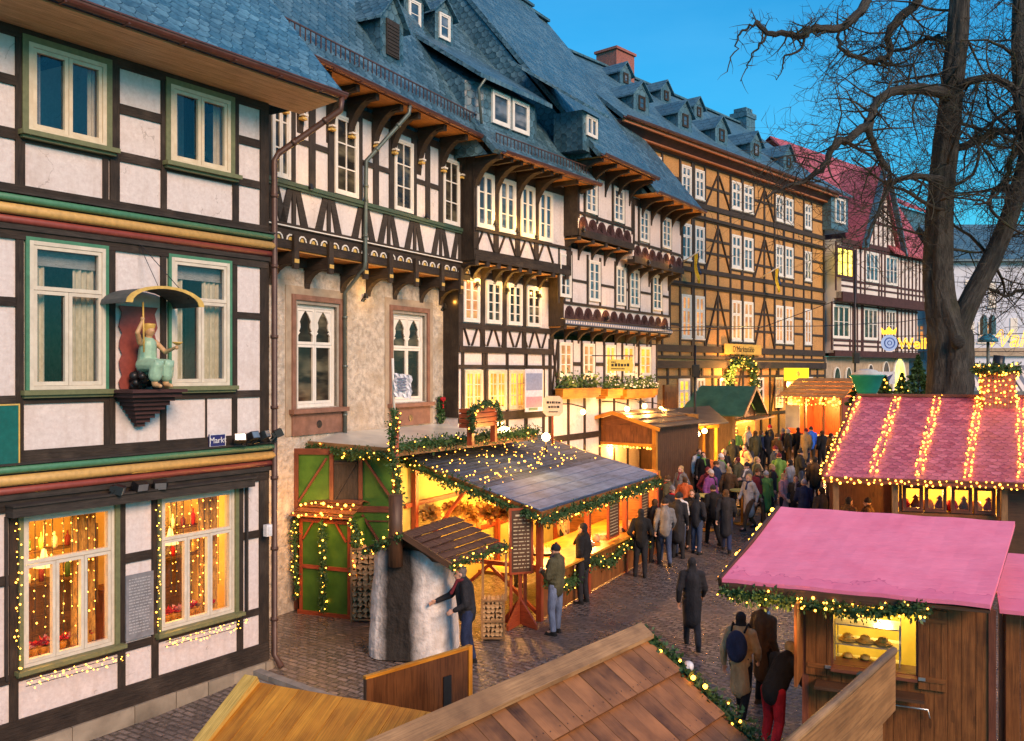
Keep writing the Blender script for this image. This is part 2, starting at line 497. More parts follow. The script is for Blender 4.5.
M['copper'] = gm('copper_gutter', (.12, .045, .035), (.20, .085, .065), 4, (1, 1, 1), .4, .15, .004, .3, metal=.4)
M['pipe'] = gm('zinc_pipe', (.10, .13, .12), (.17, .20, .18), 4, (1, 1, 1), .45, .15, .004, .3, metal=.5)
M['pipe_brown'] = gm('brown_pipe', (.06, .03, .022), (.11, .055, .04), 4, (1, 1, 1), .4, .15, .004, .3)
M['black'] = plain('black_metal', (.02, .02, .022), .4, .3)
M['white_metal'] = plain('white_enamel', (.75, .75, .75), .35)
M['glass'] = glassdark('dark_glass', (.02, .018, .015), (.16, .14, .09), .08, .35)
M['glass_sky'] = glassdark('sky_glass', (.03, .06, .09), (.22, .26, .30), .04)
M['lit'] = litpane('lit_pane', (1.0, .24, .008), (1.0, .46, .05), 1.5)
M['lit_dim'] = litpane('lit_pane_dim', (.8, .22, .04), (.95, .46, .14), .65)
M['lit_white'] = litpane('lit_pane_yellow', (1.0, .62, .05), (1.0, .80, .15), 2.2)
M['bulb'] = emis('warm_bulb', (1.0, .36, .035), 9)
M['bulb_far'] = emis('warm_bulb_far', (1.0, .38, .04), 7)
M['lamp'] = emis('lamp_globe', (1.0, .60, .16), 30)
M['curtain'] = gm('curtain', (.45, .22, .04), (.65, .36, .08), 4, (3, .3, 1), .8, .2, .01, .2)
M['glow'] = emis('lit_board', (1.0, .50, .12), 3.0)
M['needle'] = gm('fir_green', (.018, .05, .014), (.05, .115, .03), 8, (1, 1, 1), .6, .2, .004, .3, coord='obj')
M['leafg'] = gm('leaf_green', (.035, .08, .02), (.09, .16, .045), 8, (1, 1, 1), .55, .2, .004, .3, coord='obj')
M['bark'] = gm('bark', (.014, .013, .012), (.080, .074, .062), 3.5, (.45, 2.6, 1), .9, 1.0, .16, .45, c3=(.035, .042, .014), detail=9, contrast=(.42, .6))
M['twig'] = gm('twig_bark', (.018, .014, .011), (.055, .048, .034), 6, (1, 1, 1), .9, .4, .01, .3, coord='obj', c3=(.055, .065, .025))
M['brickred'] = bricks('chimney_brick', (.30, .07, .045), (.42, .12, .07), (.25, .2, .17), .24, .08, .012)
M['ovenplaster'] = gm('oven_plaster', (.45, .40, .36), (.66, .60, .56), 3.5, (1, 1, 1), .75, .8, .04, .25, c3=(.42, .34, .27))
M['skin'] = gm('skin', (.50, .27, .18), (.60, .35, .25), 12, (1, 1, 1), .5, .1, .002, .1, coord='obj')
M['cobble'] = bricks('paving_setts', (.06, .053, .050), (.27, .215, .19), (.004, .004, .004), .24, .12, .02, .4, 1.0, .035, rad(33), wet=True, big=.35)
M['kerb'] = gm('kerb_stone', (.16, .15, .13), (.28, .26, .23), 4, (1, 1, 1), .8, .5, .01, .3)
M['cable'] = plain('cable', (.02, .03, .02), .5)
M['logend'] = gm('log_end', (.30, .16, .06), (.62, .40, .20), 9, (1, 1, 1), .8, .4, .006, .25)
M['steel'] = gm('steel', (.45, .45, .45), (.6, .6, .58), 4, (1, 1, 1), .3, .05, .002, .1, metal=.8)
# ------------------------------------------------------------------ facade frame
class Fac:
    """a street front: local x runs along the wall away from the camera, local -y points to the street"""
    def __init__(self, vp, c, px0):
        self.m = (vp - 512) / FPX; self.vp = vp; self.c = c
        Y = c * FPX / (vp - px0)
        self.o = V((self.m * Y - c, Y, 0))
        n = math.sqrt(1 + self.m ** 2)
        self.u = V((self.m / n, 1 / n, 0)); self.n = V((1 / n, -self.m / n, 0))
        self.rz = math.atan2(1, self.m)
    def hit(self, x, y, off=0.0):
        d = V(((x - 512) / FPX, 1, -(y - 370.5) / FPX)); c0 = V((0, 0, CAMZ))
        t = (self.o + self.n * off - c0).dot(self.n) / d.dot(self.n)
        p = c0 + d * t
        return (p - self.o).dot(self.u), p.z
    def s(self, x, off=0.0): return self.hit(x, 370.5, off)[0]
    def z(self, x, y, off=0.0): return self.hit(x, y, off)[1]
    def W(self, s, y, z): return self.o + self.u * s - self.n * y + V((0, 0, z))
    def roofhit(self, x, y, e, ze, tp):
        """point of the roof slope z = ze + (e-off)*tp under the pixel -> (s, off, z)"""
        off = e - 2
        for _ in range(60):
            s, z = self.hit(x, y, off)
            off += .5 * ((e - (z - ze) / tp) - off)
        return s, off, z

def clearpane(o, s0, s1, z0, z1, y):
    p = MB(); p.face([(s0, y, z0), (s1, y, z0), (s1, y, z1), (s0, y, z1)]); p.build('pane', M['clear'], o)
def drape(o, s0, s1, z0, z1, y, m, amp=.025, per=.09, name='curtain'):
    b = MB(); n = max(4, int((s1 - s0) / .02))
    for i in range(n):
        a, c = s0 + (s1 - s0) * i / n, s0 + (s1 - s0) * (i + 1) / n
        f = lambda q: y + amp * math.sin(q / per * 6.283) + amp * .4 * math.sin(q / per * 2.9)
        b.face([(a, f(a), z0), (c, f(c), z0), (c, f(c), z1), (a, f(a), z1)])
    b.sm = [True] * len(b.sm)
    b.build(name, m, o)
_t = NT('clear_glass_m'); M['clear'] = _t.m
_tr = _t.n('ShaderNodeBsdfTransparent'); _gl = _t.n('ShaderNodeBsdfGlossy'); _gl.inputs['Roughness'].default_value = .03
_mx = _t.n('ShaderNodeMixShader'); _mx.inputs[0].default_value = .07
_t.l(_tr.outputs[0], _mx.inputs[1]); _t.l(_gl.outputs[0], _mx.inputs[2]); _t.l(_mx.outputs[0], _t.out.inputs[0])
M['drape'] = gm('drape_beige', (.40, .35, .24), (.55, .49, .36), 9, (1, 1, 1), .9, .2, .004, .15)
M['blind'] = gm('blind_grey', (.20, .20, .19), (.32, .32, .30), 7, (1, 6, 1), .8, .2, .004, .15)
def window(root, s0, s1, z0, z1, y, lights, fm, pm, fw=.07, sw=.05, gb=.022, sill=None, casing=None, name='window', label=None, depth=.06):
    """lights: (fx0,fx1,fz0,fz1,cols,rows) sashes in fractions of the opening"""
    w = MB()
    yo = y - depth
    w.box(s0, s0 + fw, yo, y, z0, z1); w.box(s1 - fw, s1, yo, y, z0, z1)
    w.box(s0 + fw, s1 - fw, yo, y, z0, z0 + fw); w.box(s0 + fw, s1 - fw, yo, y, z1 - fw, z1)
    W = s1 - s0 - 2 * fw; H = z1 - z0 - 2 * fw
    ys = yo + .012
    for (a, b, c, d, nc, nr) in lights:
        x0 = s0 + fw + W * a + .004; x1 = s0 + fw + W * b - .004; q0 = z0 + fw + H * c + .004; q1 = z0 + fw + H * d - .004
        w.box(x0, x0 + sw, ys, y - .005, q0, q1); w.box(x1 - sw, x1, ys, y - .005, q0, q1)
        w.box(x0 + sw, x1 - sw, ys, y - .005, q0, q0 + sw * 1.1); w.box(x0 + sw, x1 - sw, ys, y - .005, q1 - sw, q1)
        for i in range(1, nc):
            xx = x0 + (x1 - x0) * i / nc; w.box(xx - gb / 2, xx + gb / 2, ys + .01, y - .008, q0 + sw, q1 - sw)
        for i in range(1, nr):
            zz = q0 + (q1 - q0) * i / nr; w.box(x0 + sw, x1 - sw, ys + .013, y - .011, zz - gb / 2, zz + gb / 2)
    ob = w.build(name, fm, root, label)
    p = MB(); p.box(s0 + fw * .5, s1 - fw * .5, y - .012 - .004, y - .012 + .004, z0 + fw * .5, z1 - fw * .5)
    if pm is not None: p.build('pane', pm, ob)
    if casing:
        cm, cw, cd = casing
        c = MB()
        c.box(s0 - cw, s0, y - cd, y, z0 - .002, z1 + cw); c.box(s1, s1 + cw, y - cd, y, z0 - .002, z1 + cw)
        c.box(s0, s1, y - cd, y, z1 + .001, z1 + cw)
        c.build('casing', cm, ob)
    if sill:
        sm, sx, sd, sh = sill
        c = MB(); c.box(s0 - sx, s1 + sx, y - sd, y + .01, z0 - sh, z0 - .003)
        c.box(s0 - sx * .8, s1 + sx * .8, y - sd * .7, y + .01, z0 - sh * 1.6, z0 - sh - .001)
        c.build('sill', sm, ob)
    return ob

TWO = [(0, .5, 0, 1, 1, 1), (.5, 1, 0, 1, 1, 1)]
def twogrid(c, r): return [(0, .5, 0, 1, c, r), (.5, 1, 0, 1, c, r)]
def cross(t, c=1, r=1, c2=1, r2=1): return [(0, .5, 0, t, c, r), (.5, 1, 0, t, c, r), (0, .5, t, 1, c2, r2), (.5, 1, t, 1, c2, r2)]

def roof_slab(root, s0, s1, e, ze, r, zr, mat_, under=None, th=.14, name='roof', back=3.0, s0t=None, s1t=None):
    s0t = s0 if s0t is None else s0t; s1t = s1 if s1t is None else s1t
    b = MB()
    A = [V((s0, -e, ze)), V((s1, -e, ze)), V((s1t, r, zr)), V((s0t, r, zr))]
    n = (A[1] - A[0]).cross(A[3] - A[0]).normalized()
    d = -n * th
    # a slope built of several strips so it can sag slightly
    b.prism(A, d)
    B = [V((s1t, r, zr)), V((s0t, r, zr)), V((s0t, r + back + e, zr - (zr - ze) * (back + e) / (r + e))), V((s1t, r + back + e, zr - (zr - ze) * (back + e) / (r + e)))]
    B = [B[1], B[0], B[3], B[2]]
    b.face(B)
    o = b.build(name, mat_, root)
    for sa, sb, sg in ((s0, s0t, 1), (s1, s1t, -1)):
        g = MB(); i_ = sg * .05; g.face([(sa + i_, -e + .3, ze - .1), (sb + i_, r, zr - .1), (sb + i_, r + back + e, zr - (zr - ze) * (back + e) / (r + e)), (sb + i_, r + back + e, ze - .1)]); g.build('roof_end', mat_, o)
    c = MB(); c.bar((s0t, r, zr + .05), (s1t, r, zr + .05), .3, .1); c.build('ridge', M['slate_far'] if mat_ is not M['red_tile'] else M['red_tile'], o)
    return o

def gutter(root, s0, s1, e, ze, mat_, r=.075):
    b = MB(); n = 7; pts = [(math.cos(math.pi + math.pi * i / n) * r, math.sin(math.pi + math.pi * i / n) * r) for i in range(n + 1)]
    for i in range(n):
        (a, c), (d, f) = pts[i], pts[i + 1]
        b.face([(s0, -e + a, ze + c), (s1, -e + a, ze + c), (s1, -e + d, ze + f), (s0, -e + d, ze + f)])
        b.face([(s0, -e + d * .9, ze + f * .9), (s1, -e + d * .9, ze + f * .9), (s1, -e + a * .9, ze + c * .9), (s0, -e + a * .9, ze + c * .9)])
    b.box(s0, s1, -e - r - .012, -e - r + .006, ze - .006, ze + .016)
    x = s0 + .3
    while x < s1:
        b.box(x, x + .03, -e - r * .95, -e + r, ze - r - .004, ze - r + .01); x += .9
    return b.build('gutter', mat_, root)

def downpipe(root, pts, mat_, r=.05):
    b = MB(); b.tube(pts, r, 8)
    for i in range(len(pts) - 1):
        a, c = V(pts[i]), V(pts[i + 1])
        if (c - a).length > 1.2:
            k = int((c - a).length / 1.3) + 1
            for j in range(k):
                p = a.lerp(c, (j + .5) / k); d = (c - a).normalized()
                b.tube([p - d * .03, p + d * .03], r * 1.25, 8)
    return b.build('downpipe', mat_, root)

def corbel(b, x, w, yin, yout, z0, z1):
    """curved knee bracket under a jetty or eave, in the plane x"""
    n = 6
    out = []
    for i in range(n + 1):
        a = i / n * math.pi / 2
        out.append((yin + (yout - yin) * (1 - math.cos(a)), z0 + (z1 - z0) * math.sin(a)))
    poly = [(yin, z0)] + out[1:] + [(yout, z1 + .0), (yin, z1)]
    poly = [(yin, z0)] + [(yin + (yout - yin) * (1 - math.cos(i / n * math.pi / 2)), z0 + (z1 - z0) * math.sin(i / n * math.pi / 2)) for i in range(1, n + 1)] + [(yin, z1)]
    b.prism([(x - w / 2, q, p) for q, p in poly], (w, 0, 0))

# ================================================================== ground
def build_ground():
    b = MB(); 
    xs = [-60, -30, -15, -10, -8] + [-7 + i * 1.0 for i in range(0, 38)] + [36, 45, 60, 90, 140, 250]
    ys = [-20, -8, 0, 4, 8, 10, 12] + [12.5 + i * .75 for i in range(46)] + [50, 56, 64, 80, 110, 180, 400]
    for i in range(len(xs) - 1):
        for j in range(len(ys) - 1):
            q = [(xs[i], ys[j]), (xs[i + 1], ys[j]), (xs[i + 1], ys[j + 1]), (xs[i], ys[j + 1])]
            b.face([(x, y, gz(x, y)) for x, y in q], [(x, y) for x, y in q])
    b.build('street_paving', M['cobble'], None, kind='structure')
    # kerb line running from the near house corner across the side lane
    k = MB()
    p0, p1 = V((-4.45, 15.6, 0)), V((-1.2, 13.3, 0))
    n = 9
    for i in range(n):
        a = p0.lerp(p1, i / n); c = p0.lerp(p1, (i + .97) / n)
        a.z = gz(a.x, a.y) + .02; c.z = gz(c.x, c.y) + .02
        k.bar(a, c, .16, .14)
    k.build('kerb', M['kerb'], None, kind='structure')
    g = MB()
    for i in range(n * 2):
        a = p0.lerp(p1, i / n / 2) + V((-.12, -.16, 0)); c = p0.lerp(p1, (i + .96) / n / 2) + V((-.12, -.16, 0))
        a.z = gz(a.x, a.y) + .01; c.z = gz(c.x, c.y) + .01
        g.bar(a, c, .14, .03)
    g.build('gutter_channel', M['kerb'], None, kind='structure')
build_ground()

# ================================================================== HOUSE 1
M['cream2'] = gm('window_ivory', (.58, .51, .40), (.72, .64, .51), 6, (1, 1, 1), .5, .15, .004, .2)
M['greystone'] = gm('grey_stone', (.24, .21, .17), (.36, .32, .26), 5, (1, 1, 1), .85, .4, .01, .25)
H1 = Fac(1132, 15.26, 268)
def house1():
    F = H1
    r = thing('timber_house', 'near white timber house with green, yellow and red cornices and lit shop windows', 'house', F.o, F.rz, 'half-timbered houses along the market street')
    S = lambda x: F.s(x)
    sL = S(-260); sR = 0.0; dep = 7.0
    # openings
    up = [(S(27), S(105), 8.5, 9.74), (S(169), S(229), 8.5, 9.74)]
    mid = [(S(28), S(104), 4.93, 7.0), (S(170), S(228), 4.95, 7.0)]
    gr = [(S(22), S(114), 1.1, 3.2), (S(160), S(234), 1.1, 3.2)]
    far = [(S(-140), S(-60), 8.5, 9.74), (S(-140), S(-60), 4.93, 7.0), (S(-150), S(-50), 1.1, 3.2)]
    b = MB()
    b.wall(sL, sR, -.4, 9.9, 0, .25, up + mid + gr + far)
    b.box(sR - .25, sR - .002, .25, dep, -.4, 9.9); b.box(sL, sL + .25, .25, dep, -.4, 9.9); b.box(sL, sR, dep, dep + .2, -.4, 9.9)
    for z in (3.6, 7.4): b.box(sL + .26, sR - .26, .26, dep - .01, z, z + .15)
    b.build('wall', M['plaster'], r)
    t = MB(); y0, y1 = -.032, .06
    def post(x0, x1, z0, z1, j=0): t.box(S(x0) + R.uniform(-.01, .01), S(x1) + R.uniform(-.01, .01), y0 - R.uniform(0, .006), y1, z0, z1)
    def rail(x0, x1, z0, z1, d=.004): t.box(S(x0), S(x1), y0 + d - R.uniform(0, .003), y1, z0 + R.uniform(-.01, .01), z1)
    # upper floor
    rail(-258, 267, 9.76, 9.9, -.01); rail(-258, 267, 7.52, 7.74, -.012)
    U = [(-150, -142), (-58, -50), (15, 23.5), (109, 119), (160, 166), (232, 238), (259, 267.5)]
    for a, c in U: post(a, c, 7.74, 9.76)
    for a, c in ((-220, -150), (-50, 15), (119, 160), (238, 259)):
        rail(a, c, 9.08, 9.22); rail(a, c, 8.36, 8.5)
    for a, c in ((-142, -58), (23.5, 109), (166, 232)): rail(a, c, 8.34, 8.44, .002)
    post(102, 108, 7.74, 8.34); post(166.5, 170, 7.74, 7.75)
    # first floor
    rail(-258, 267, 7.0, 7.14, -.01); rail(-258, 267, 3.82, 4.1, -.012)
    for a, c in ((-150, -142), (-58, -50), (15, 22.5), (108.5, 114), (160, 165), (232, 236), (260, 267.5)): post(a, c, 4.1, 7.0)
    for a, c in ((-220, -150), (-50, 15), (236, 260)): rail(a, c, 6.08, 6.2); 
    rail(-258, 267, 4.74, 4.86)
    for a, c in ((103, 108), (205, 205.5)): post(a, c, 4.1, 4.74)
    # ground floor
    rail(-258, 267, 3.28, 3.46, -.004); rail(-258, 267, .1, .42, -.016)
    for a, c in ((-160, -150), (-50, -42), (9, 17), (118, 124), (151, 157.5), (236, 242), (259, 267.5)): post(a, c, .42, 3.28)
    for a, c in ((-42, 9), (124, 151), (242, 259)): rail(a, c, 2.28, 2.42); 
    rail(-258, 267, .94, 1.06)
    t.build('timber_frame', M['timber'], r)
    # return wall timbers on the gable side
    t = MB()
    for z0, z1 in ((.1, .42), (2.2, 2.36), (3.3, 4.0), (5.6, 5.8), (7.2, 7.7), (9.6, 9.9)): t.box(sR - .01, sR + .03, 0, dep, z0, z1)
    for y in (0, 1.2, 2.4, 3.6, 4.8, 6.0): t.box(sR - .012, sR + .028, y + .005, y + .17, .42, 9.6)
    t.build('gable_timbers', M['timber'], r)
    # painted cornice mouldings
    for z, nm in ((7.54, 'upper'), (3.86, 'lower')):
        for k, (mm, dz, rr, pr) in enumerate((('green', 0, .055, .10), ('gold' if 0 else 'yellow', -.15, .075, .09), ('redp', -.29, .055, .06))):
            c = MB()
            c.tube([(sL, -pr, z + dz), (sR + .03, -pr, z + dz)], rr, 10)
            c.box(sL, sR + .02, -pr, -.03, z + dz - rr * .8, z + dz + rr * .8)
            c.build('cornice', M[mm], r)
        c = MB(); c.box(sL, sR + .02, -.07, -.034, z - .42, z + .06); c.box(sL, sR + .03, -.16, -.03, z + .06, z + .085); c.build('cornice_board', M['timber_grey'], r)
    # plinth
    c = MB(); x = sL
    while x < sR:
        w = R.uniform(.5, 1.0); c.box(x, min(x + w - .012, sR + .05), -.10 + R.uniform(-.015, .015), .1, -.5, .1 + R.uniform(-.01, .0)); x += w
    c.build('plinth', M['plinth'], r)
    # windows upper
    for (a, c_, z0, z1) in up + far[:1]:
        o = window(r, a, c_, z0, z1, .02, TWO, M['cream'], None, fw=.06, sw=.055, casing=(M['olive'], .085, .075), sill=(M['olive'], .14, .2, .07), depth=.07)
        clearpane(o, a + .03, c_ - .03, z0 + .03, z1 - .03, .012); w_ = c_ - a
        drape(o, a + .05, a + w_ * .24, z0 + .02, z1, .17, M['blind'], .015, .06); drape(o, c_ - w_ * .16, c_ - .04, z0 + .02, z1, .17, M['drape'], .015, .06)
    for (a, c_, z0, z1) in mid + far[1:2]:
        o = window(r, a, c_, z0, z1, .02, [(0, 1, .68, 1, 1, 1), (0, .5, 0, .68, 1, 1), (.5, 1, 0, .68, 1, 1)], M['cream2'], None, fw=.055, sw=.05, casing=(M['green'], .05, .07), sill=(M['olive'], .12, .16, .07), depth=.07)
        clearpane(o, a + .03, c_ - .03, z0 + .03, z1 - .03, .012); w_ = c_ - a
        drape(o, a + .05, a + w_ * .30, z0 + .02, z1, .18, M['drape']); drape(o, c_ - w_ * .34, c_ - .04, z0 + .02, z1, .18, M['drape']); drape(o, a + .05, c_ - .05, z1 - .32, z1, .13, M['blind'], .004, .2, 'blind')
    for k, (a, c_, z0, z1) in enumerate(gr + far[2:3]):
        o = window(r, a, c_, z0, z1, .08, [(0, 1, .68, 1, 1, 1), (0, .34, 0, .68, 1, 1), (.34, .67, 0, .68, 1, 1), (.67, 1, 0, .68, 1, 1)], M['cream2'], None, fw=.045, sw=.045, casing=(M['olive'], .07, .13), sill=(M['olive'], .12, .24, .06), depth=.09)
        p = MB(); p.face([(a + .05, .07, z0 + .05), (c_ - .05, .07, z0 + .05), (c_ - .05, .07, z1 - .05), (a + .05, .07, z1 - .05)]); p.build('pane', M['clear'], o)
    # shop awning box across both windows
    c = MB(); s0, s1 = S(4), S(246)
    c.box(s0, s1, -.24, -.035, 3.22, 3.36); c.box(s0 - .01, s1 + .01, -.27, -.03, 3.36, 3.385); c.box(s0, s0 + .03, -.06, .0, 1.0, 3.22)
    c.box(s1 - .05, s1 - .01, -.08, -.034, 1.06, 3.22)
    c.build('awning_box', M['timber_grey'], r)
    # eave
    e = .97
    c = MB(); 
    n = 6
    for i in range(n):
        ya = -e + (e) * i / n; yb = -e + e * (i + 1) / n - .006
        za = 9.98 - .08 * i / n; zb = 9.98 - .08 * (i + 1) / n
        c.prism([(sL, ya, za), (sL, yb, zb), (sR + .75, yb, zb), (sR + .75, ya, za)], (0, 0, .03))
    c.build('soffit', M['soffit'], r)
    # roof in rows of real courses: slab + shader; verge overhang to the right
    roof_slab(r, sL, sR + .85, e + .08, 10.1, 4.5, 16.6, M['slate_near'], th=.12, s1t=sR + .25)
    gutter(r, sL, sR + .8, e + .12, 10.08, M['copper'], .085)
    # gable triangle
    c = MB(); c.prism([(sR - .2, 0, 9.9), (sR - .2, 4.5, 16.2), (sR - .2, 7, 12.6), (sR - .2, 7, 9.9)], (.2, 0, 0)); c.build('gable', M['slate_far'], r)
    # drain pipe: from the gutter end, slanting back to the corner and down
    downpipe(r, [(sR + .72, -e - .12, 10.02), (sR + .72, -e - .1, 9.8), (sR + .14, -.12, 9.05), (sR + .05, -.11, 8.9), (sR + .05, -.11, .2), (sR + .05, -.3, .0)], M['pipe_brown'], .055)
    # shop interior
    room = MB(); a0, a1 = S(-160), S(255); yb = 3.4
    room.face([(a0, yb, .4), (a1, yb, .4), (a1, yb, 3.5), (a0, yb, 3.5)])
    room.face([(a0, .26, .5), (a1, .26, .5), (a1, yb, .5), (a0, yb, .5)])
    room.face([(a0, .26, 3.4), (a1, .26, 3.4), (a1, yb, 3.4), (a0, yb, 3.4)])
    room.face([(a1, .26, .5), (a1, yb, .5), (a1, yb, 3.4), (a1, .26, 3.4)]); room.face([(a0, .26, .5), (a0, yb, .5), (a0, yb, 3.4), (a0, .26, 3.4)])
    room.build('room_lining', M['room'], r)
    return r
M['darkgreen'] = plain('weathered_green', (.045, .085, .055), .6)
M['room'] = gm('room_wall', (.55, .36, .14), (.74, .52, .24), 1.4, (1, 1, 1), .8, .1, .004, .45, c3=(.30, .13, .05))
h1 = house1()

def lamp_point(name, loc, power, r=.08, col=(1.0, .62, .25)):
    l = bpy.data.lights.new(name, 'POINT'); l.energy = power; l.shadow_soft_size = r; l.color = col
    o = bpy.data.objects.new(name, l); o.location = loc; COL.objects.link(o); return o

# ================================================================== HOUSE 2 (rough stone ground floor)
H2 = Fac(980, 14.88, 275)
def wbrace(t, s, w, z0, z1, y0, y1):
    """the carved 'man' figure: post foot with two raking feet"""
    tw = .17
    for sg in (-1, 1):
        t.prism([(s + sg * .02, y0, z1), (s + sg * (.02 + tw), y0, z1 - .05), (s + sg * w, y0, z0), (s + sg * (w - tw * 1.3), y0, z0)], (0, y1 - y0, 0))
    t.box(s - .055, s + .055, y0 - .004, y1, z0, z1)

def house2():
    F = H2
    r = thing('timber_house', 'house with rough stone ground floor, gothic windows and black W-shaped braces above', 'house', F.o, F.rz, 'half-timbered houses along the market street')
    sL = F.s(275) - 3.0; sR = F.s(456.5); off = .6
    w1 = (F.s(297), F.s(336.5), 4.38, 6.66); w2 = (F.s(393.4), F.s(424.6), 4.38, 6.66)
    b = MB(); b.wall(sL, sR, -.4, 7.6, 0, .4, [w1, w2]); b.box(sL, sR, 6, 6.3, -.4, 11.2); b.box(sL, sL + .3, .4, 6, -.4, 7.6); b.box(sR - .3, sR - .01, .4, 6, -.4, 7.6)
    b.build('stone_wall', M['roughstone'], r)
    for (a, c, z0, z1) in (w1, w2):
        s_ = MB(); q = .08
        s_.box(a - q, a, -.01, .24, z0 - .02, z1 + q); s_.box(c, c + q, -.01, .24, z0 - .02, z1 + q); s_.box(a, c, -.01, .24, z1, z1 + q); s_.build('grey_stone_reveal', M['greystone'], r)
        s_ = MB(); q = .20; q0_ = .08; a0_, c0_, zz_ = a, c, z1; a, c, z1 = a - q0_, c + q0_, z1 + q0_; q = .12
        s_.box(a - q, a, -.05, .30, z0 - .02, z1 + q); s_.box(c, c + q, -.05, .30, z0 - .02, z1 + q); s_.box(a, c, -.05, .30, z1, z1 + q)
        s_.build('red_stone_surround', M['redstone'], r); a, c, z1 = a0_, c0_, zz_; q = .20
        s_ = MB(); q2 = .38
        s_.box(a - q2, a - q, -.02, .1, z0 - .6, z1 + q2); s_.box(c + q, c + q2, -.02, .1, z0 - .6, z1 + q2); s_.box(a - q, c + q, -.02, .1, z1 + q, z1 + q2)
        s_.build('buff_stone_surround', M['buffstone'], r)
        s_ = MB(); s_.box(a - q - .08, c + q + .08, -.16, .2, z0 - .12, z0 - .021); s_.box(a - q, c + q, -.05, .2, z0 - .6, z0 - .12); s_.build('stone_sill', M['redstone'], r)
        o = window(r, a, c, z0, z1, .14, cross(.62), M['white'], M['glass'], fw=.075, sw=.055, depth=.07, casing=None)
        # gothic tracery in the two upper lights: arch-headed trefoil boards
        g = MB(); W = c - a - .15; H = z1 - z0 - .15
        for k in (0, 1):
            x0 = a + .075 + W * .5 * k + .05; x1 = x0 + W * .5 - .10; zb = z0 + .075 + H * .62 + .05; zt = z1 - .075 - .04
            mx = (x0 + x1) / 2; hw = (x1 - x0) / 2
            arch = []
            for i in range(9):
                f = i / 8
                wv = hw * (.94 - .86 * f ** 2.2) - (.06 * math.sin(f * math.pi * 2) if f < .5 else 0)
                arch.append((wv, zb + (zt - zb) * (.30 + .66 * f)))
            for sg in (-1, 1):
                outer = [(hw, q[1]) for q in arch]
                for i in range(8):
                    g.prism([(mx + sg * arch[i][0], .082, arch[i][1]), (mx + sg * (hw + .01), .082, arch[i][1]), (mx + sg * (hw + .01), .082, arch[i + 1][1]), (mx + sg * arch[i + 1][0], .082, arch[i + 1][1])], (0, .03, 0))
            zz = zb + (zt - zb) * .30
            for sg in (-1, 1): g.prism([(mx + sg * hw * .70, .081, zz), (mx + sg * (hw + .01), .081, zz - .08), (mx + sg * (hw + .01), .081, zz + .05)], (0, .03, 0))
        g.build('tracery', M['white'], o)
    # jetty: soffit, beam ends, carved band
    s0, s1 = sL, sR + .05
    c = MB(); c.box(s0, s1, -off, .02, 7.66, 7.70); c.build('jetty_soffit', M['soffit_red'], r)
    t = MB()
    t.box(s0, s1, -off - .03, -off + .16, 7.70, 7.84); t.box(s0, s1, -.10, .05, 7.45, 7.66)
    t.box(s0, s1, -off - .015, -off + .1, 7.84, 8.12); t.box(s0, s1, -off - .05, -off + .1, 8.12, 8.22)
    joists = [F.s(x, off) for x in (271, 293, 328, 363, 388, 414, 440, 459)]
    for s in joists:
        t.box(s - .1, s + .1, -off - .08, .05, 7.40, 7.655)
        corbel(t, s, .18, -.02, -off + .02, 7.0, 7.42)
        t.box(s - .075, s + .075, -off - .10, -off - .031, 7.30, 8.0)
    # eave plate
    t.box(s0, s1, -off - .04, -off + .15, 11.0, 11.18)
    t.build('jetty_beams', M['timber'], r)
    c = MB()
    x = s0 + .1
    while x < s1 - .2:
        for i in range(5):
            a0 = math.pi * i / 5; a1 = math.pi * (i + 1) / 5
            p = lambda a, rr: (x + .15 + math.cos(a) * rr, -off - .02, 7.88 + math.sin(a) * rr)
            c.prism([p(a0, .10), p(a0, .13), p(a1, .13), p(a1, .10)], (0, -.02, 0))
        x += .36
    c.box(s0, s1, -off - .065, -off - .05, 8.14, 8.165)
    c.build('carved_arches', M['white'], r)
    g = MB()
    x = s0 + .1
    while x < s1 - .2:
        g.prism([(x + .09, -off - .018, 7.88), (x + .21, -off - .018, 7.88), (x + .18, -off - .018, 7.95), (x + .12, -off - .018, 7.95)], (0, -.006, 0)); x += .36
    for s in joists: g.box(s - .07, s + .07, -off - .108, -off - .10, 7.42, 7.50)
    g.build('gilded_carving', M['gold'], r)
    b = MB(); b.box(s0, s1, -off, -off + .2, 7.9, 11.15); b.box(s0, s0 + .2, -off + .2, 6, 7.6, 11.15); b.box(s1 - .2, s1 - .01, -off + .2, 6, 7.6, 11.15); b.build('wall', M['plaster_h2'], r)
    # upper storey
    wins = [(F.s(270, off) , F.s(288.5, off)), (F.s(333, off), F.s(356.5, off)), (F.s(393, off), F.s(411.5, off)), (F.s(442, off), F.s(458, off))]
    for a, c in wins + [(wins[0][0] - 1.9, wins[0][1] - 1.9)]:
        window(r, a, c, 9.1, 10.85, -off - .01, twogrid(1, 3) if a == wins[0][0] else [(0, 1, 0, 1, 2, 3)], M['white'], M['glass'], fw=.06, sw=.04, gb=.03)
    t = MB(); ya, yb = -off - .035, -off
    pans = []
    posts = []
    for i, (a, c) in enumerate(wins):
        posts += [a - .085, c + .085]
    for i in range(len(wins) - 1): posts.append((wins[i][1] + wins[i + 1][0]) / 2)
    posts.append(s0 + .1)
    for p in posts: t.box(p - .10, p + .10, ya - R.uniform(0, .006), yb, 9.0, 11.0)
    for i in range(len(wins) - 1): t.box(wins[i][1] + .16, wins[i + 1][0] - .16, ya + .003, yb, 9.92, 10.04)
    for s in joists + [joists[0] - 1.1]:
        wbrace(t, s, .44, 8.22, 9.0, ya, yb)
    for i in range(len(joists) - 1):
        pass
    t.build('timber_frame', M['timber_grey'], r)
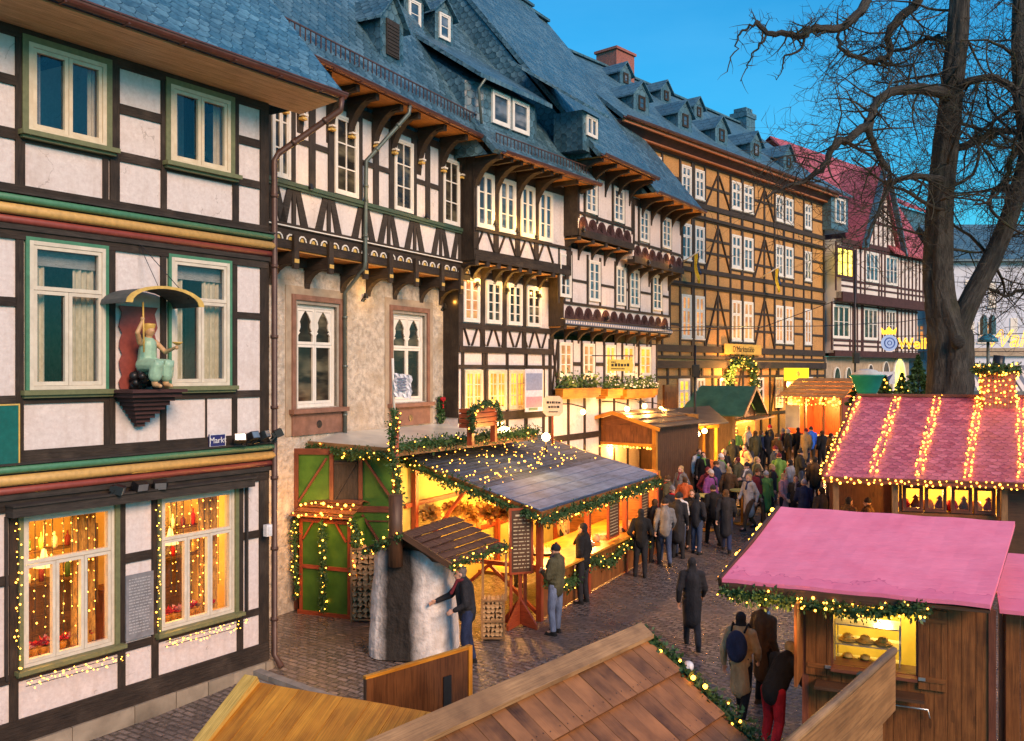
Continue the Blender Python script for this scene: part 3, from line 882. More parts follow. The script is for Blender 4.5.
    c = MB(); c.box(s0, s1, -off - .10, -off, 8.985, 9.07); c.box(s0, s1, -off - .07, -off, 8.93, 8.985); c.build('sill_rail', M['darkgreen'], r)
    # eave brackets
    e = 1.45
    t = MB(); g = MB(); w_ = MB(); sets = [F.s(x, off) for x in (282, 300, 329, 349, 374, 392, 419, 441, 459)]
    for s in sets:
        corbel(t, s, .2, -off, -e + .10, 10.15, 11.24)
        t.box(s - .06, s + .06, -e + .06, -off, 11.18, 11.33)
        g.box(s - .072, s + .072, -off - .14, -off - .02, 10.42, 10.47); w_.box(s - .073, s + .073, -off - .17, -off - .02, 10.50, 10.54)
    t.build('eave_brackets', M['timber'], r); g.build('bracket_gilding', M['gold'], r); w_.build('bracket_bands', M['white'], r)
    c = MB(); c.box(s0, s1, -e + .03, -off + .1, 11.33, 11.36); c.build('soffit', M['soffit_red'], r)
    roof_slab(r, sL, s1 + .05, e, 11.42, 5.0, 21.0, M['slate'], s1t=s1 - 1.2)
    gutter(r, sL, s1, e + .06, 11.40, M['copper'], .08)
    # snow guard: row of metal loops above the gutter
    c = MB(); x = sL
    tp = (21 - 11.42) / (5 + e)
    while x < s1:
        yy = -e + .35; zz = 11.42 + .35 * tp
        c.box(x, x + .02, yy - .10, yy - .08, zz - .12, zz + .14); x += .16
    c.box(sL, s1, yy - .11, yy - .085, zz + .12, zz + .15)
    c.build('snow_guard', M['pipe_brown'], r)
    # zinc down pipe
    gs = F.s(404, e)
    downpipe(r, [(F.s(408, e), -e - .05, 11.34), (F.s(408, e), -e - .03, 11.15), (F.s(362, off) , -off - .12, 10.0), (F.s(361, off), -off - .12, 7.7), (F.s(361, off), -off - .1, 7.55), (F.s(345, .1), -.1, 7.0), (F.s(345, .1), -.1, .2)], M['pipe'], .05)
    # dormer
    s, o_, z = F.roofhit(392, 62, e, 11.42, tp)
    dormer(r, s, o_, z, .95, 1.0, tp, 'slate', louvre=True)
    # stove-pipe holes and a little coloured shield
    c = MB(); c.lathe([(.09, 0), (.09, .03)], (0, 0, 0), 10, Matrix.Translation((F.s(317.5), -.03, F.z(317.5, 424))) @ Matrix.Rotation(rad(90), 4, 'X'))
    c.lathe([(.09, 0), (.09, .03)], (0, 0, 0), 10, Matrix.Translation((F.s(409), -.03, F.z(409, 418))) @ Matrix.Rotation(rad(90), 4, 'X'))
    c.build('wall_vent', M['black'], r)
    return r

def dormer(root, s, off, z, w, h, tp, mat_='slate', louvre=False, win=True, depth=None, lit=None, cols=1, peak=.55):
    """gabled dormer: front centred at s, sill on the slope at height z"""
    y = -off; d = (h + peak) / tp + .1
    b = MB()
    b.box(s - w / 2, s + w / 2, y, y + h / tp + .2, z - .5, z + h)
    b.prism([(s - w / 2, y, z + h), (s + w / 2, y, z + h), (s, y, z + h + peak)], (0, d, 0))
    o = b.build('dormer', M[mat_], root)
    c = MB()
    for sg in (-1, 1):
        A = V((s + sg * (w / 2 + .16), y - .12, z + h - .16)); B = V((s, y - .12, z + h + peak + .03))
        c.prism([A, B, B + V((0, d + .1, 0)), A + V((0, h / tp + .35, 0))], (0, 0, .06))
    c.build('dormer_roof', M[mat_], o)
    if louvre:
        c = MB(); c.box(s - w * .27, s + w * .27, y - .04, y, z + .12, z + h - .02)
        for i in range(9): c.box(s - w * .25, s + w * .25, y - .055, y - .04, z + .16 + i * (h - .24) / 9, z + .19 + i * (h - .24) / 9)
        c.build('shutter', M['timber_grey'], o)
    elif win:
        window(o, s - w * (.3 if w < 1 and mat_ == 'slate' else .2), s + w * (.3 if w < 1 and mat_ == 'slate' else .2), z + .12, z + h - .06, y - .002, [(0, 1, 0, 1, 1, 2)], M['white'] if mat_ == 'slate' else M['timber_grey'], lit or M['glass_sky'], fw=.05, sw=.04, depth=.05)
    return o
h2 = house2()

# ================================================================== HOUSE 3
H3 = Fac(1140, 18.7, 458)
def house3():
    F = H3
    r = thing('timber_house', 'narrow house with two jettied rows of four tall windows and lit yellow windows below', 'house', F.o, F.rz, 'half-timbered houses along the market street')
    sL = 0.0; sR = F.s(553); o2 = .55; e = 1.5
    b = MB(); b.box(sL, sR, 0, 6, -.3, 8.15); b.box(sL, sR + .12, -o2, 6, 8.3, 11.0); b.build('wall', M['plaster'], r)
    t = MB(); ya, yb = -.035, 0
    gw = [(F.s(a), F.s(c)) for a, c in ((463.5, 481.5), (487, 505.5), (507.8, 524), (527, 542))]
    fw_ = [(F.s(a), F.s(c)) for a, c in ((462.5, 478.5), (485.5, 500.5), (507, 521), (526, 540))]
    tw = [(F.s(a, o2), F.s(c, o2)) for a, c in ((475.6, 493), (498, 514.5), (519.6, 533.7), (537.7, 551.7))]
    for k, (a, c) in enumerate(gw):
        if k < 3: window(r, a, c, 4.05, 5.22, -.005, twogrid(2, 3), M['gold'] if 0 else M['cream'], M['lit'], fw=.06, sw=.045, gb=.025, label='lit yellow casement')
        else: window(r, a, c, 4.05, 5.22, -.005, twogrid(2, 3), M['cream'], M['glass'], fw=.06, sw=.045, gb=.025)
    for a, c in fw_: window(r, a, c, 6.55, 7.78, -.005, twogrid(1, 4), M['white'], M['lit_dim'] if a == fw_[0][0] else M['glass'], fw=.06, sw=.045, gb=.028)
    for a, c in tw: window(r, a, c, 9.1, 10.62, -o2 - .005, twogrid(1, 3), M['white'], M['glass_sky'], fw=.07, sw=.05, gb=.03)
    R3 = lambda z0, z1, y=0.0, d=0.0, a=sL, c=sR: t.box(a, c, ya - y - d, yb - y, z0, z1)
    R3(.0, .35); R3(2.6, 2.9); R3(3.75, 4.0, 0, .01); R3(5.25, 5.36); R3(5.70, 5.88, 0, .02); R3(6.36, 6.52, 0, .015); R3(7.82, 8.0)
    t.box(sL, sR + .1, -o2 - .06, -o2 + .2, 8.2, 8.36); t.box(sL, sR + .1, -o2 - .02, -o2 + .2, 8.36, 8.5)
    R3(9.0, 9.08, o2, .03, sL, sR + .1); R3(10.66, 10.9, o2, .01, sL, sR + .1)
    for a, c in gw:
        for p in (a - .06, c + .06): t.box(p - .055, p + .055, ya - .003, yb, .35, 5.7)
    ps = [sL + .08] + [(fw_[i][1] + fw_[i + 1][0]) / 2 for i in range(3)] + [sR - .1]
    for p in ps: t.box(p - .1, p + .1, ya - .006, yb, 5.88, 8.0)
    x = sL + .35
    k = 0
    while x < sR - .3:
        t.bar((x - .12, -.018, 5.9), (x + .12, -.018, 6.38), .034, .09, (0, 1, 0)) if k % 2 else t.bar((x + .12, -.018, 5.9), (x - .12, -.018, 6.38), .034, .09, (0, 1, 0))
        x += .36; k += 1
    ps2 = [sL + .06] + [(tw[i][1] + tw[i + 1][0]) / 2 for i in range(3)] + [sR + .02]
    for p in ps2: t.box(p - .11, p + .11, ya - o2 - .006, yb - o2, 8.5, 10.66)
    for i, (a, c) in enumerate(tw):
        mm = (a + c) / 2
        for sg in (-1, 1):
            t.bar((mm + sg * .42, -o2 - .018, 8.5), (mm + sg * .12, -o2 - .018, 9.0), .034, .09, (0, 1, 0))
    for p in ps + [(ps[i] + ps[i + 1]) / 2 for i in range(4)]:
        corbel(t, p, .13, 0, -o2 + .02, 7.4, 8.1); t.box(p - .08, p + .08, -o2 - .05, 0, 8.06, 8.2)
    t.box(sL - .03, sL - .002, -o2 - .04, .6, 8.2, 11.0); t.box(sL - .03, sL - .002, -.03, .6, 3.9, 8.1); t.box(sR + .122, sR + .15, -o2 - .04, .6, 8.2, 11.0)
    ps3 = ps2 + [(ps2[i] + ps2[i + 1]) / 2 for i in range(4)]
    for p in ps2:
        corbel(t, p, .2, -o2, -e + .1, 9.85, 10.84)
    for p in ps3: t.box(p - .06, p + .06, -e + .05, -o2, 10.82, 10.95)
    t.build('timber_frame', M['timber'], r)
    c = MB(); c.box(sL, sR + .1, -o2 + .02, .02, 8.12, 8.15); c.box(sL, sR + .1, -e + .03, -o2, 10.95, 10.98); c.build('soffit', M['soffit_red'], r)
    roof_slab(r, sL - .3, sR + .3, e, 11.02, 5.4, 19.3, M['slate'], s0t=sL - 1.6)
    tp = (19.3 - 11.02) / (5.4 + e)
    gutter(r, sL, sR + .3, e + .06, 11.0, M['copper'], .08)
    c = MB(); yy = -e + .3; zz = 11.02 + .3 * tp; x = sL
    while x < sR: c.box(x, x + .02, yy - .1, yy - .08, zz - .12, zz + .14); x += .17
    c.box(sL, sR, yy - .11, yy - .085, zz + .12, zz + .15); c.build('snow_guard', M['pipe_brown'], r)
    # wide shed dormer with two windows
    s, o_, z = F.roofhit(510, 134, e, 11.02, tp); w = 2.5; h = 1.1
    b = MB(); y = -o_
    b.prism([(s - w / 2, y, z - .5), (s - w / 2, y, z + h), (s - w / 2, y + 3.1, z + h + 2.25), (s - w / 2, y + 3.4, z + h)], (w, 0, 0))
    d = b.build('dormer', M['slate'], r)
    c = MB(); c.prism([(s - w / 2 - .5, y - .3, z + h - .02), (s + w / 2 + .5, y - .3, z + h - .02), (s + w / 2 + .9, y + 3.2, z + h + 2.35), (s - w / 2 - .9, y + 3.2, z + h + 2.35)], (0, 0, .12)); c.build('dormer_roof', M['slate'], d)
    for sg in (-1, 1):
        # swept cheeks where the slates run up to the shed roof
        c = MB(); c.prism([(s + sg * w / 2, y, z - .3), (s + sg * w / 2, y, z + h), (s + sg * w / 2, y + 2.9, z + h + 2.1)], (sg * .5, 0.25, 0)); c.build('dormer_cheek', M['slate'], d)
    for q in (-.48, .48): window(d, s + q - .42, s + q + .42, z + .12, z + h - .08, y - .002, TWO[:0] + [(0, 1, 0, 1, 1, 1)], M['white'], M['glass_sky'], fw=.06, sw=.05)
    downpipe(d, [(s - w / 2 - .3, y - .3, z + h), (s - w / 2 - .35, y - .1, z + h - .25), (s - w / 2 - .35, y - .2, z - .1)], M['pipe'], .04)
    for px, py in ((414, 32), (444, 44)):
        s, o_, z = F.roofhit(px, py, e, 11.02, tp); dormer(r, s, o_, z, .85, .95, tp, 'slate', peak=.35)
    return r
h3 = house3()

# ================================================================== HOUSE 4
H4 = Fac(1077, 16.7, 549)
def house4():
    F = H4
    r = thing('timber_house', 'richly carved white timber house with flower boxes, plum rosette bands and lamps', 'house', F.o, F.rz, 'half-timbered houses along the market street')
    sL = 0.0; sR = F.s(657); o1, o2 = .5, 1.0; sm = F.s(632, o2) + .05; zs = .4
    b = MB(); b.box(sL, sR, 0, 6, -.3, 6.2); b.box(sL, sR + .1, -o1, 6, 6.6, 9.1)
    b.box(sL, sm, -o2, 6, 9.5, 11.75); b.box(sm, sR + .15, -o2, 6, 9.1, 11.3); b.build('wall', M['plaster'], r)
    t = MB(); d = .035
    gw = [(F.s(a), F.s(c)) for a, c in ((558.5, 571), (582, 593.5), (604.5, 614.5), (622.5, 633), (639, 650))]
    fw_ = [(F.s(a, o1), F.s(c, o1)) for a, c in ((559, 570), (588, 599), (615.5, 624.5), (629, 638.5), (652, 661))]
    t1 = [(F.s(a, o2), F.s(c, o2)) for a, c in ((585, 596), (613, 623))]
    t2 = [(F.s(a, o2), F.s(c, o2)) for a, c in ((639, 648), (661.5, 670))]
    for k, (a, c) in enumerate(gw): window(r, a, c, 5.0, 6.12, -.004, twogrid(1, 3), M['white'], M['lit_dim'] if k < 2 else M['lit'], fw=.06, sw=.04, gb=.03)
    for a, c in fw_: window(r, a, c, 7.5, 8.85, -o1 - .004, twogrid(1, 4), M['white'], M['glass_sky'], fw=.06, sw=.04, gb=.03)
    for a, c in t1: window(r, a, c, 10.2, 11.35, -o2 - .004, twogrid(1, 4), M['white'], M['glass_sky'], fw=.06, sw=.04, gb=.03)
    for a, c in t2: window(r, a, c, 9.8, 10.95, -o2 - .004, twogrid(1, 4), M['white'], M['glass_sky'], fw=.06, sw=.04, gb=.03)
    def wallposts(wins, off, z0, z1, a, c):
        xs = [a + .07, c - .07]
        for q in wins: xs += [q[0] - .06, q[1] + .06]
        for p in xs: t.box(p - .05, p + .05, -off - d - R.uniform(0, .004), -off, z0, z1)
    wallposts(gw, 0, 4.6, 6.2, sL, sR); wallposts(fw_, o1, 7.3, 9.0, sL, sR + .1); wallposts(t1, o2, 9.95, 11.6, sL, sm); wallposts(t2, o2, 9.6, 11.2, sm, sR + .15)
    for i in range(len(fw_) - 1): t.box(fw_[i][1] + .1, fw_[i + 1][0] - .1, -o1 - d + .004, -o1, 8.05, 8.13)
    t.box(fw_[-1][1], sR + .1, -o1 - d + .004, -o1, 8.05, 8.13)
    for i in range(4): t.box(gw[i][1] + .1, gw[i + 1][0] - .1, -d + .004, 0, 5.36, 5.48)
    t.bar((sL + .15, -.02, 4.6), (sL + .5, -.02, 6.1), .034, .09, (0, 1, 0)); t.bar((sL + .5, -.02, 4.6), (sL + .15, -.02, 6.1), .03, .09, (0, 1, 0))
    t.box(sL, sR, -d - .01, 0, 4.42, 4.6); t.box(sL, sR, -d, 0, 2.9, 3.1); t.box(sL, sR, -d, 0, 0, .5)
    p = sL + .1
    while p < sR: t.box(p - .06, p + .06, -d - .002, 0, .5, 4.42); p += 1.15
    # jetties with carved beams
    t.box(sL, sR + .1, -o1 - .08, -o1 + .2, 6.62, 6.84); t.box(sL, sm, -o2 - .08, -o2 + .2, 9.40, 9.62); t.box(sm, sR + .15, -o2 - .08, -o2 + .2, 8.98, 9.2)
    t.box(sL - .03, sL - .002, -o1 - .04, .6, 6.6, 9.1); t.box(sL - .03, sL - .002, -o2 - .04, .6, 9.4, 11.7); t.box(sR + .102, sR + .13, -o1 - .04, .6, 6.6, 9.1); t.box(sR + .152, sR + .18, -o2 - .04, .6, 9.0, 11.2); t.box(sL - .03, sL - .002, -.03, .6, 0, 6.2)
    t.box(sL, sm, -o2 - .04, -o2, 11.42, 11.66); t.box(sm, sR + .15, -o2 - .04, -o2, 11.0, 11.24)
    n = 9
    e = 1.9
    for i in range(n + 1):
        p = sL + .1 + (sR - sL - .15) * i / n
        zt = 9.38 if p < sm else 8.96
        corbel(t, p, .13, -o1, -o2 + .02, zt - .62, zt - .12); t.box(p - .08, p + .08, -o2 - .05, -o1, zt - .12, zt + .0)
        corbel(t, p, .13, 0, -o1 + .02, 6.1, 6.5); t.box(p - .08, p + .08, -o1 - .04, 0, 6.5, 6.62)
        ze = 11.6 if p < sm else 11.18
        corbel(t, p, .12, -o2, -e + .12, ze - .7, ze); t.box(p - .055, p + .055, -e + .05, -o2, ze, ze + .12)
    t.build('timber_frame', M['timber'], r)
    # rosette band: fan-shaped carvings in plum over each sill
    for (z0, off, a, c) in ((6.84, o1, sL, sR + .1), (9.62, o2, sL, sm), (9.2, o2, sm, sR + .15)):
        g = MB(); w = .62; x = a + .1
        while x + w < c:
            cx = x + w / 2
            fan = [(cx + math.cos(math.pi * i / 8) * w / 2 * .98, -off - .03, z0 + .08 + math.sin(math.pi * i / 8) * .34) for i in range(9)]
            g.prism([(cx - w / 2 * .98, -off - .03, z0)] [:1] + [(cx + w / 2 * .98, -off - .03, z0)] + fan[::1], (0, .03, 0))
            for i in range(1, 8):
                a_ = math.pi * i / 8; g.bar((cx, -off - .038, z0 + .08), (cx + math.cos(a_) * w * .44, -off - .038, z0 + .08 + math.sin(a_) * .30), .015, .025, (0, 1, 0))
            x += w + .03
        g.build('rosette_band', M['timber_plum'], r)
        g = MB(); g.box(a, c, -off - .05, -off, z0 + .46, z0 + .54); g.build('sill_rail', M['timber'], r)
    g = MB(); x = sL
    g.box(sL, sR + .1, -o1 - .10, -o1 - .081, 6.66, 6.80)
    g.build('painted_frieze', plain('frieze_blue', (.10, .14, .22), .5), r)
    g = MB()
    while x < sR + .05:
        g.box(x, x + .09, -o1 - .108, -o1 - .10, 6.69, 6.77); x += .17
    g.build('frieze_dentils', M['plaster_far'], r)
    c = MB(); c.box(sL, sR + .1, -o1 + .1, .02, 6.55, 6.59); c.box(sL, sR + .1, -o2 + .02, -o1, 9.3, 9.33); c.box(sL, sm, -e + .03, -o2, 11.72, 11.75); c.box(sm, sR + .15, -e + .03, -o2, 11.30, 11.33); c.build('soffit', M['soffit_red'], r)
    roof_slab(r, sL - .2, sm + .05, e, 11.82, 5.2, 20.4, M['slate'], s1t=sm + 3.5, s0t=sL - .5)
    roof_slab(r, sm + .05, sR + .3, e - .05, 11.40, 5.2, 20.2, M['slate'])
    gutter(r, sL - .1, sm, e + .06, 11.80, M['copper'], .08); gutter(r, sm + .06, sR + .3, e, 11.38, M['copper'], .08)
    tp = (20.4 - 11.82) / (5.2 + e)
    s, o_, z = F.roofhit(591, 140, e, 11.82, tp)
    b = MB(); y = -o_; b.box(s - .55, s + .55, y, y + 1.0, z - .4, z + .8); dd = b.build('dormer', M['slate'], r)
    c = MB(); c.prism([(s - .95, y - .25, z + .78), (s + .75, y - .25, z + .78), (s + .8, y + 2.0, z + 2.3), (s - 1.6, y + 2.0, z + 2.3)], (0, 0, .1)); c.build('dormer_roof', M['slate'], dd)
    window(dd, s - .35, s + .35, z + .08, z + .7, y - .002, TWO, M['white'], M['glass_sky'], fw=.05, sw=.04)
    return r
h4 = house4()

# ================================================================== HOUSE 5 (ochre)
H5 = Fac(1324, 27.9, 648)
def house5():
    F = H5
    r = thing('timber_house', 'long ochre timber house with four storeys, slate dormers and a gold lettered sign', 'house', F.o, F.rz, 'half-timbered houses along the market street')
    sL = F.s(612); sR = F.s(824)
    b = MB(); b.box(sL, sR, 0, 8, -.3, 14.7); b.build('wall', M['ochre'], r)
    t = MB(); d = .05
    rows = [(12.85, 14.15), (10.05, 11.62), (6.62, 8.52)]
    bx = [((651, 660.5),), ((680.8, 690.5), (694.3, 703.5)), ((731, 740.3), (743, 752.3)), ((775, 782.3), (784.5, 792.3)), ((804, 810.5),)]
    flat = [q for g in bx for q in g]
    # bottom sash pixels shift a little between rows but the wall is flush: one set of s values
    W = [(F.s(a), F.s(c)) for a, c in flat]
    for ri, (z0, z1) in enumerate(rows):
        for k, (a, c) in enumerate(W):
            if ri == 2 and k == 0: pass
            pm = M['lit_dim'] if ri == 2 else M['glass_sky']
            window(r, a, c, z0, z1, -.004, cross(.66, 1, 2, 1, 1), M['white'], pm, fw=.07, sw=.055, gb=.03, sill=(M['white'], .05, .08, .04))
    bands = [(14.35, 14.6), (12.45, 12.68), (11.9, 12.12), (9.55, 9.75), (8.85, 9.08), (6.0, 6.3), (5.72, 5.84)]
    for z0, z1 in bands: t.box(sL, sR, -d - .02, 0, z0, z1)
    t.box(sL, sR, -d - .10, 0, 5.30, 5.62); t.box(sL, sR, -.14, 0, 11.96, 12.04); t.box(sL, sR, -.14, 0, 8.93, 9.0)
    # posts beside windows and between
    xs = set()
    for a, c in W: xs |= {round(a - .09, 2), round(c + .09, 2)}
    xs = sorted(xs); gaps = []
    allp = [sL + .1] + xs + [sR - .1]
    pp = []
    for i in range(len(allp) - 1):
        pp.append(allp[i])
        g = allp[i + 1] - allp[i]
        iswin = any(abs(allp[i] + .09 - a) < .02 for a, c in W)
        if g > .9 and not iswin:
            n = int(g / .85)
            for k in range(1, n): pp.append(allp[i] + g * k / n)
            gaps.append((allp[i], allp[i + 1], n))
    pp.append(allp[-1])
    stor = [(12.68, 14.35), (9.75, 11.9), (6.3, 8.85)]
    for z0, z1 in stor:
        for p in pp: t.box(p - .065, p + .065, -d - R.uniform(0, .006), 0, z0, z1)
        for (a, c, n) in gaps:
            nz = 3 if z1 - z0 > 1.8 else 2
            for k in range(1, nz):
                zz = z0 + (z1 - z0) * k / nz + R.uniform(-.08, .08)
                t.box(a + .07, c - .07, -d + .006, 0, zz - .055, zz + .055)
            if c - a > 1.6:
                st = (c - a) / n
                t.bar((a + .05, -d / 2, z0), (a + st * .95, -d / 2, z1 - .2), d + .01, .11, (0, 1, 0))
                t.bar((c - .05, -d / 2, z0), (c - st * .95, -d / 2, z1 - .2), d + .01, .11, (0, 1, 0))
        # rail beneath windows
        zz = [q[0] for q in rows if z0 < q[0] < z1][0]
        for a, c in W: t.box(a - .02, c + .02, -d + .004, 0, zz - .14, zz - .05)
    # short posts in the floor bands
    for z0, z1 in ((12.12, 12.45), (9.08, 9.55), (5.84, 6.0)):
        for p in pp: t.box(p - .06, p + .06, -d, 0, z0, z1)
    # ground storey
    p = sL + .2; k = 0
    while p < sR:
        t.box(p - .07, p + .07, -d - .003, 0, 1.0, 5.3)
        if k % 4 == 2: t.bar((p, -d / 2, 2.9), (p + .75, -d / 2, 5.2), d, .11, (0, 1, 0))
        p += .95; k += 1
    t.box(sL, sR, -d + .003, 0, 3.0, 3.14); t.box(sL, sR, -d + .004, 0, 4.86, 4.98)
    t.build('timber_frame', M['timber_h5'], r)
    for (a, c, y0, y1, mm) in ((678, 689, 375, 400, 'lit'), (696, 704, 375, 400, 'lit_dim'), (719, 730, 374, 396, 'lit_dim'), (755, 763, 373, 396, 'glass'), (775, 782, 372, 396, 'lit_dim'), (806, 812, 371, 385, 'glass')):
        window(r, F.s(a, .06), F.s(c, .06), 3.3, 4.85, -.062, cross(.66, 1, 2, 1, 1), M['white'], M[mm], fw=.07, sw=.05, gb=.03)
    # doors
    dd = MB(); s = F.s(744); dd.box(s - .7, s + .7, -.10, 0, .9, 3.9); dd.box(s - .55, s - .03, -.13, -.10, 1.0, 3.6); dd.box(s + .03, s + .55, -.13, -.10, 1.0, 3.6); dd.build('door', M['wood_dark'], r)
    dd = MB(); s = F.s(669); dd.box(s - .5, s + .5, -.10, 0, .7, 4.6); dd.box(s - .38, s + .38, -.12, -.10, .9, 4.3); dd.build('door', M['wood'], r)
    # eave cornice
    c = MB(); e = .75
    c.prism([(sL - .2, -.02, 14.4), (sL - .2, -.3, 14.55), (sL - .2, -e + .05, 14.95), (sL - .2, 0, 14.95)], (sR - sL + .5, 0, 0)); c.build('eave_cornice', M['timber_plum'], r)
    c = MB(); c.box(sL - .2, sR + .3, -.34, -.05, 14.50, 14.56); c.box(sL - .2, sR + .3, -e + .02, -e + .12, 14.80, 14.95); c.build('cornice_moulding', plain('cornice_orange', (.48, .16, .05), .5), r)
    gutter(r, sL - .25, sR + .35, e + .06, 15.0, M['copper'], .09)
    roof_slab(r, sL - .25, sR + .35, e, 15.02, 5.0, 19.8, M['slate_far'])
    tp = (19.8 - 15.02) / (5.0 + e)
    for px, py in ((640, 113), (683.5, 130), (720, 144), (754.5, 158), (787, 170)):
        s, o_, z = F.roofhit(px + 1.5, py, e, 15.02, tp); dormer(r, s, o_, z, 1.15, .75, tp, 'slate_far', peak=.5)
    for px, py in ((625.6, 86), (666, 103), (698.7, 119)):
        s, o_, z = F.roofhit(px, py, e, 15.02, tp); dormer(r, s, o_, z, .9, .65, tp, 'slate_far', peak=.4)
    c = MB(); s = F.s(612, -5.2); w = 1.5
    c.box(s - w / 2, s + w / 2, 4.4, 5.6, 17.5, F.z(612, 54, -5.0)); zt = F.z(612, 54, -5.0)
    c.box(s - w / 2 - .08, s + w / 2 + .08, 4.32, 5.68, zt, zt + .12); ch = c.build('chimney', M['brickred'], r)
    c = MB(); s = F.s(740, -5.2); w = 1.1; zt = F.z(740, 115, -5)
    c.box(s - w / 2, s + w / 2, 4.5, 5.5, 17.5, zt); c.box(s - w / 2 - .06, s + w / 2 + .06, 4.44, 5.56, zt - .2, zt + .1)
    for q in (-.3, 0, .3): c.box(s + q - .1, s + q + .1, 4.6, 5.4, zt + .1, zt + .4)
    c.build('chimney', M['slate_far'], r)
    return r
h5 = house5()

# ================================================================== HOUSE 6 (white, red roof, gothic stone floor)
H6 = Fac(1450, 35.0, 826)
def house6():
    F = H6
    r = thing('timber_house', 'white and plum timber house with a pink-red tiled roof above a gothic stone ground floor', 'house', F.o, F.rz, 'half-timbered houses along the market street')
    sL = 0.0; sR = F.s(909); o1, o2 = .45, .9
    zg = F.z(850, 357)   # top of the stone floor
    z2 = F.z(850, 300, o1)
    ze = F.z(850, 240, o2)
    b = MB(); b.box(sL, sR, 0, 9, 0, zg); b.build('stone_wall', M['buffstone'], r)
    b = MB(); b.box(sL, sR + .2, -o1, 9, zg + .2, z2); b.box(sL, sR + .4, -o2, 9, z2, ze); b.build('wall', M['plaster_far'], r)
    t = MB(); d = .05
    for z0, z1, o in ((zg, zg + .35, o1), (z2 - .2, z2 + .35, o2), (ze - .25, ze, o2)):
        t.box(sL, sR + .4, -o - d - .04, -o + .3, z0, z1)
    def grid(o, z0, z1, zs, wins, a, c):
        for zz in (zs - .1, zs + (z1 - zs) * .95): t.box(a, c, -o - d + .004, -o, zz - .06, zz + .06)
        x = a + .1
        while x < c:
            if not any(q[0] - .02 < x < q[1] + .02 for q in wins): t.box(x - .06, x + .06, -o - d, -o, z0, z1)
            x += .55
        for q in wins:
            for p in (q[0] - .07, q[1] + .07): t.box(p - .06, p + .06, -o - d - .003, -o, z0, z1)
        t.box(a, c, -o - d + .006, -o, zs - .1 - (zs - z0) * .5, zs - (zs - z0) * .5)
    z1a, z1b = F.z(850, 339, o1), F.z(850, 306, o1)
    z2a, z2b = F.z(850, 279, o2), F.z(850, 248, o2)
    w1 = [(F.s(a, o1), F.s(c, o1)) for a, c in ((832, 849), (863, 877), (885, 895))]
    w2 = [(F.s(a, o2), F.s(c, o2)) for a, c in ((836, 853), (865, 878), (885, 897))]
    grid(o1, zg + .35, z2 - .2, z1a, w1, sL, sR + .2); grid(o2, z2 + .35, ze - .25, z2a, w2, sL, sR + .4)
    t.build('timber_frame', M['timber_plum'], r)
    tri = [(0, .333, 0, 1, 1, 2), (.333, .667, 0, 1, 1, 2), (.667, 1, 0, 1, 1, 2)]
    for k, (a, c) in enumerate(w1): window(r, a, c, z1a, z1b, -o1 - .004, tri, M['white'], M['glass'], fw=.08, sw=.06, gb=.03)
    for k, (a, c) in enumerate(w2): window(r, a, c, z2a, z2b, -o2 - .004, tri, M['white'] if k else M['timber_plum'], M['lit_white2'] if k == 0 else M['glass_sky'], fw=.08, sw=.06, gb=.03, label='bright yellow lit window' if k == 0 else None)
    # gothic arches
    def arch(px0, px1, ytop, ybot, mm, nm):
        a, c = F.s(px0), F.s(px1); zt = F.z((px0 + px1) / 2, ytop); zb = max(1.1, F.z((px0 + px1) / 2, ybot)); mid = (a + c) / 2; hw = (c - a) / 2
        def outline(k):
            h = hw * k; pts = [(mid - h, zb), (mid + h, zb)]
            zs = zt - hw * 1.6
            for i in range(7):
                f = i / 6; pts.append((mid + h * (1 - f ** 1.8), zs + (zt - zs) * k ** .3 * math.sin(f * math.pi / 2)))
            for i in range(6, -1, -1):
                f = i / 6; pts.append((mid - h * (1 - f ** 1.8), zs + (zt - zs) * k ** .3 * math.sin(f * math.pi / 2)))
            return pts
        q = MB(); q.prism([(x, -.02, z) for x, z in outline(1.0)], (0, -.10, 0)); o = q.build(nm, M['white'] if mm != 'lit' else M['plaster_far'], r)
        q = MB(); q.prism([(x, -.121, z) for x, z in outline(.76)], (0, -.01, 0)); q.build('pane', M[mm], o)
    arch(832, 839, 367, 382, 'glass', 'arched_window'); arch(844, 850, 367, 382, 'glass', 'arched_window'); arch(866, 872, 364, 382, 'glass', 'arched_window'); arch(881, 888, 361, 385, 'glass', 'arched_window')
    arch(891, 905, 357, 398, 'lit_white2', 'arched_door')
    # roof
    e = 1.3
    zr = F.z(800, 146, -7.0)
    # extends left behind the ochre house
    b = MB(); sl = F.s(770, -7) ; 
    sr_t = F.s(877, -7.0)
    A = [V((sl, -e, ze - .2)), V((sR + .5, -e, ze - .2)), V((sr_t, 7.0, zr)), V((sl, 7.0, zr))]
    b.prism(A, (0, .0, -.15)); b.face([(sl, 7, zr), (sl, 14, zr - 5), (sr_t, 14, zr - 5), (sr_t, 7, zr)])
    b.face([(sR + .5, -e, ze - .2), (sR + .5, 12, ze - .2), (sr_t, 7, zr)])
    b.build('roof', M['red_tile'], r)
    # big street gable with slate verge
    g0, g1 = F.s(864, o2), F.s(896, o2); gp = F.s(881, o2); zt = F.z(881, 172, o2)
    b = MB(); b.prism([(g0, -o2, ze), (g1, -o2, ze), (gp, -o2, zt)], (0, 1.2, 0)); g = b.build('gable', M['plaster_far'], r)
    b = MB()
    for k in range(1, 7):
        f = k / 7; x = g0 + (g1 - g0) * f; top = ze + (zt - ze) * (1 - abs(x - gp) / ((gp - g0) if x < gp else (g1 - gp)))
        b.box(x - .07, x + .07, -o2 - .04, -o2, ze, top - .15)
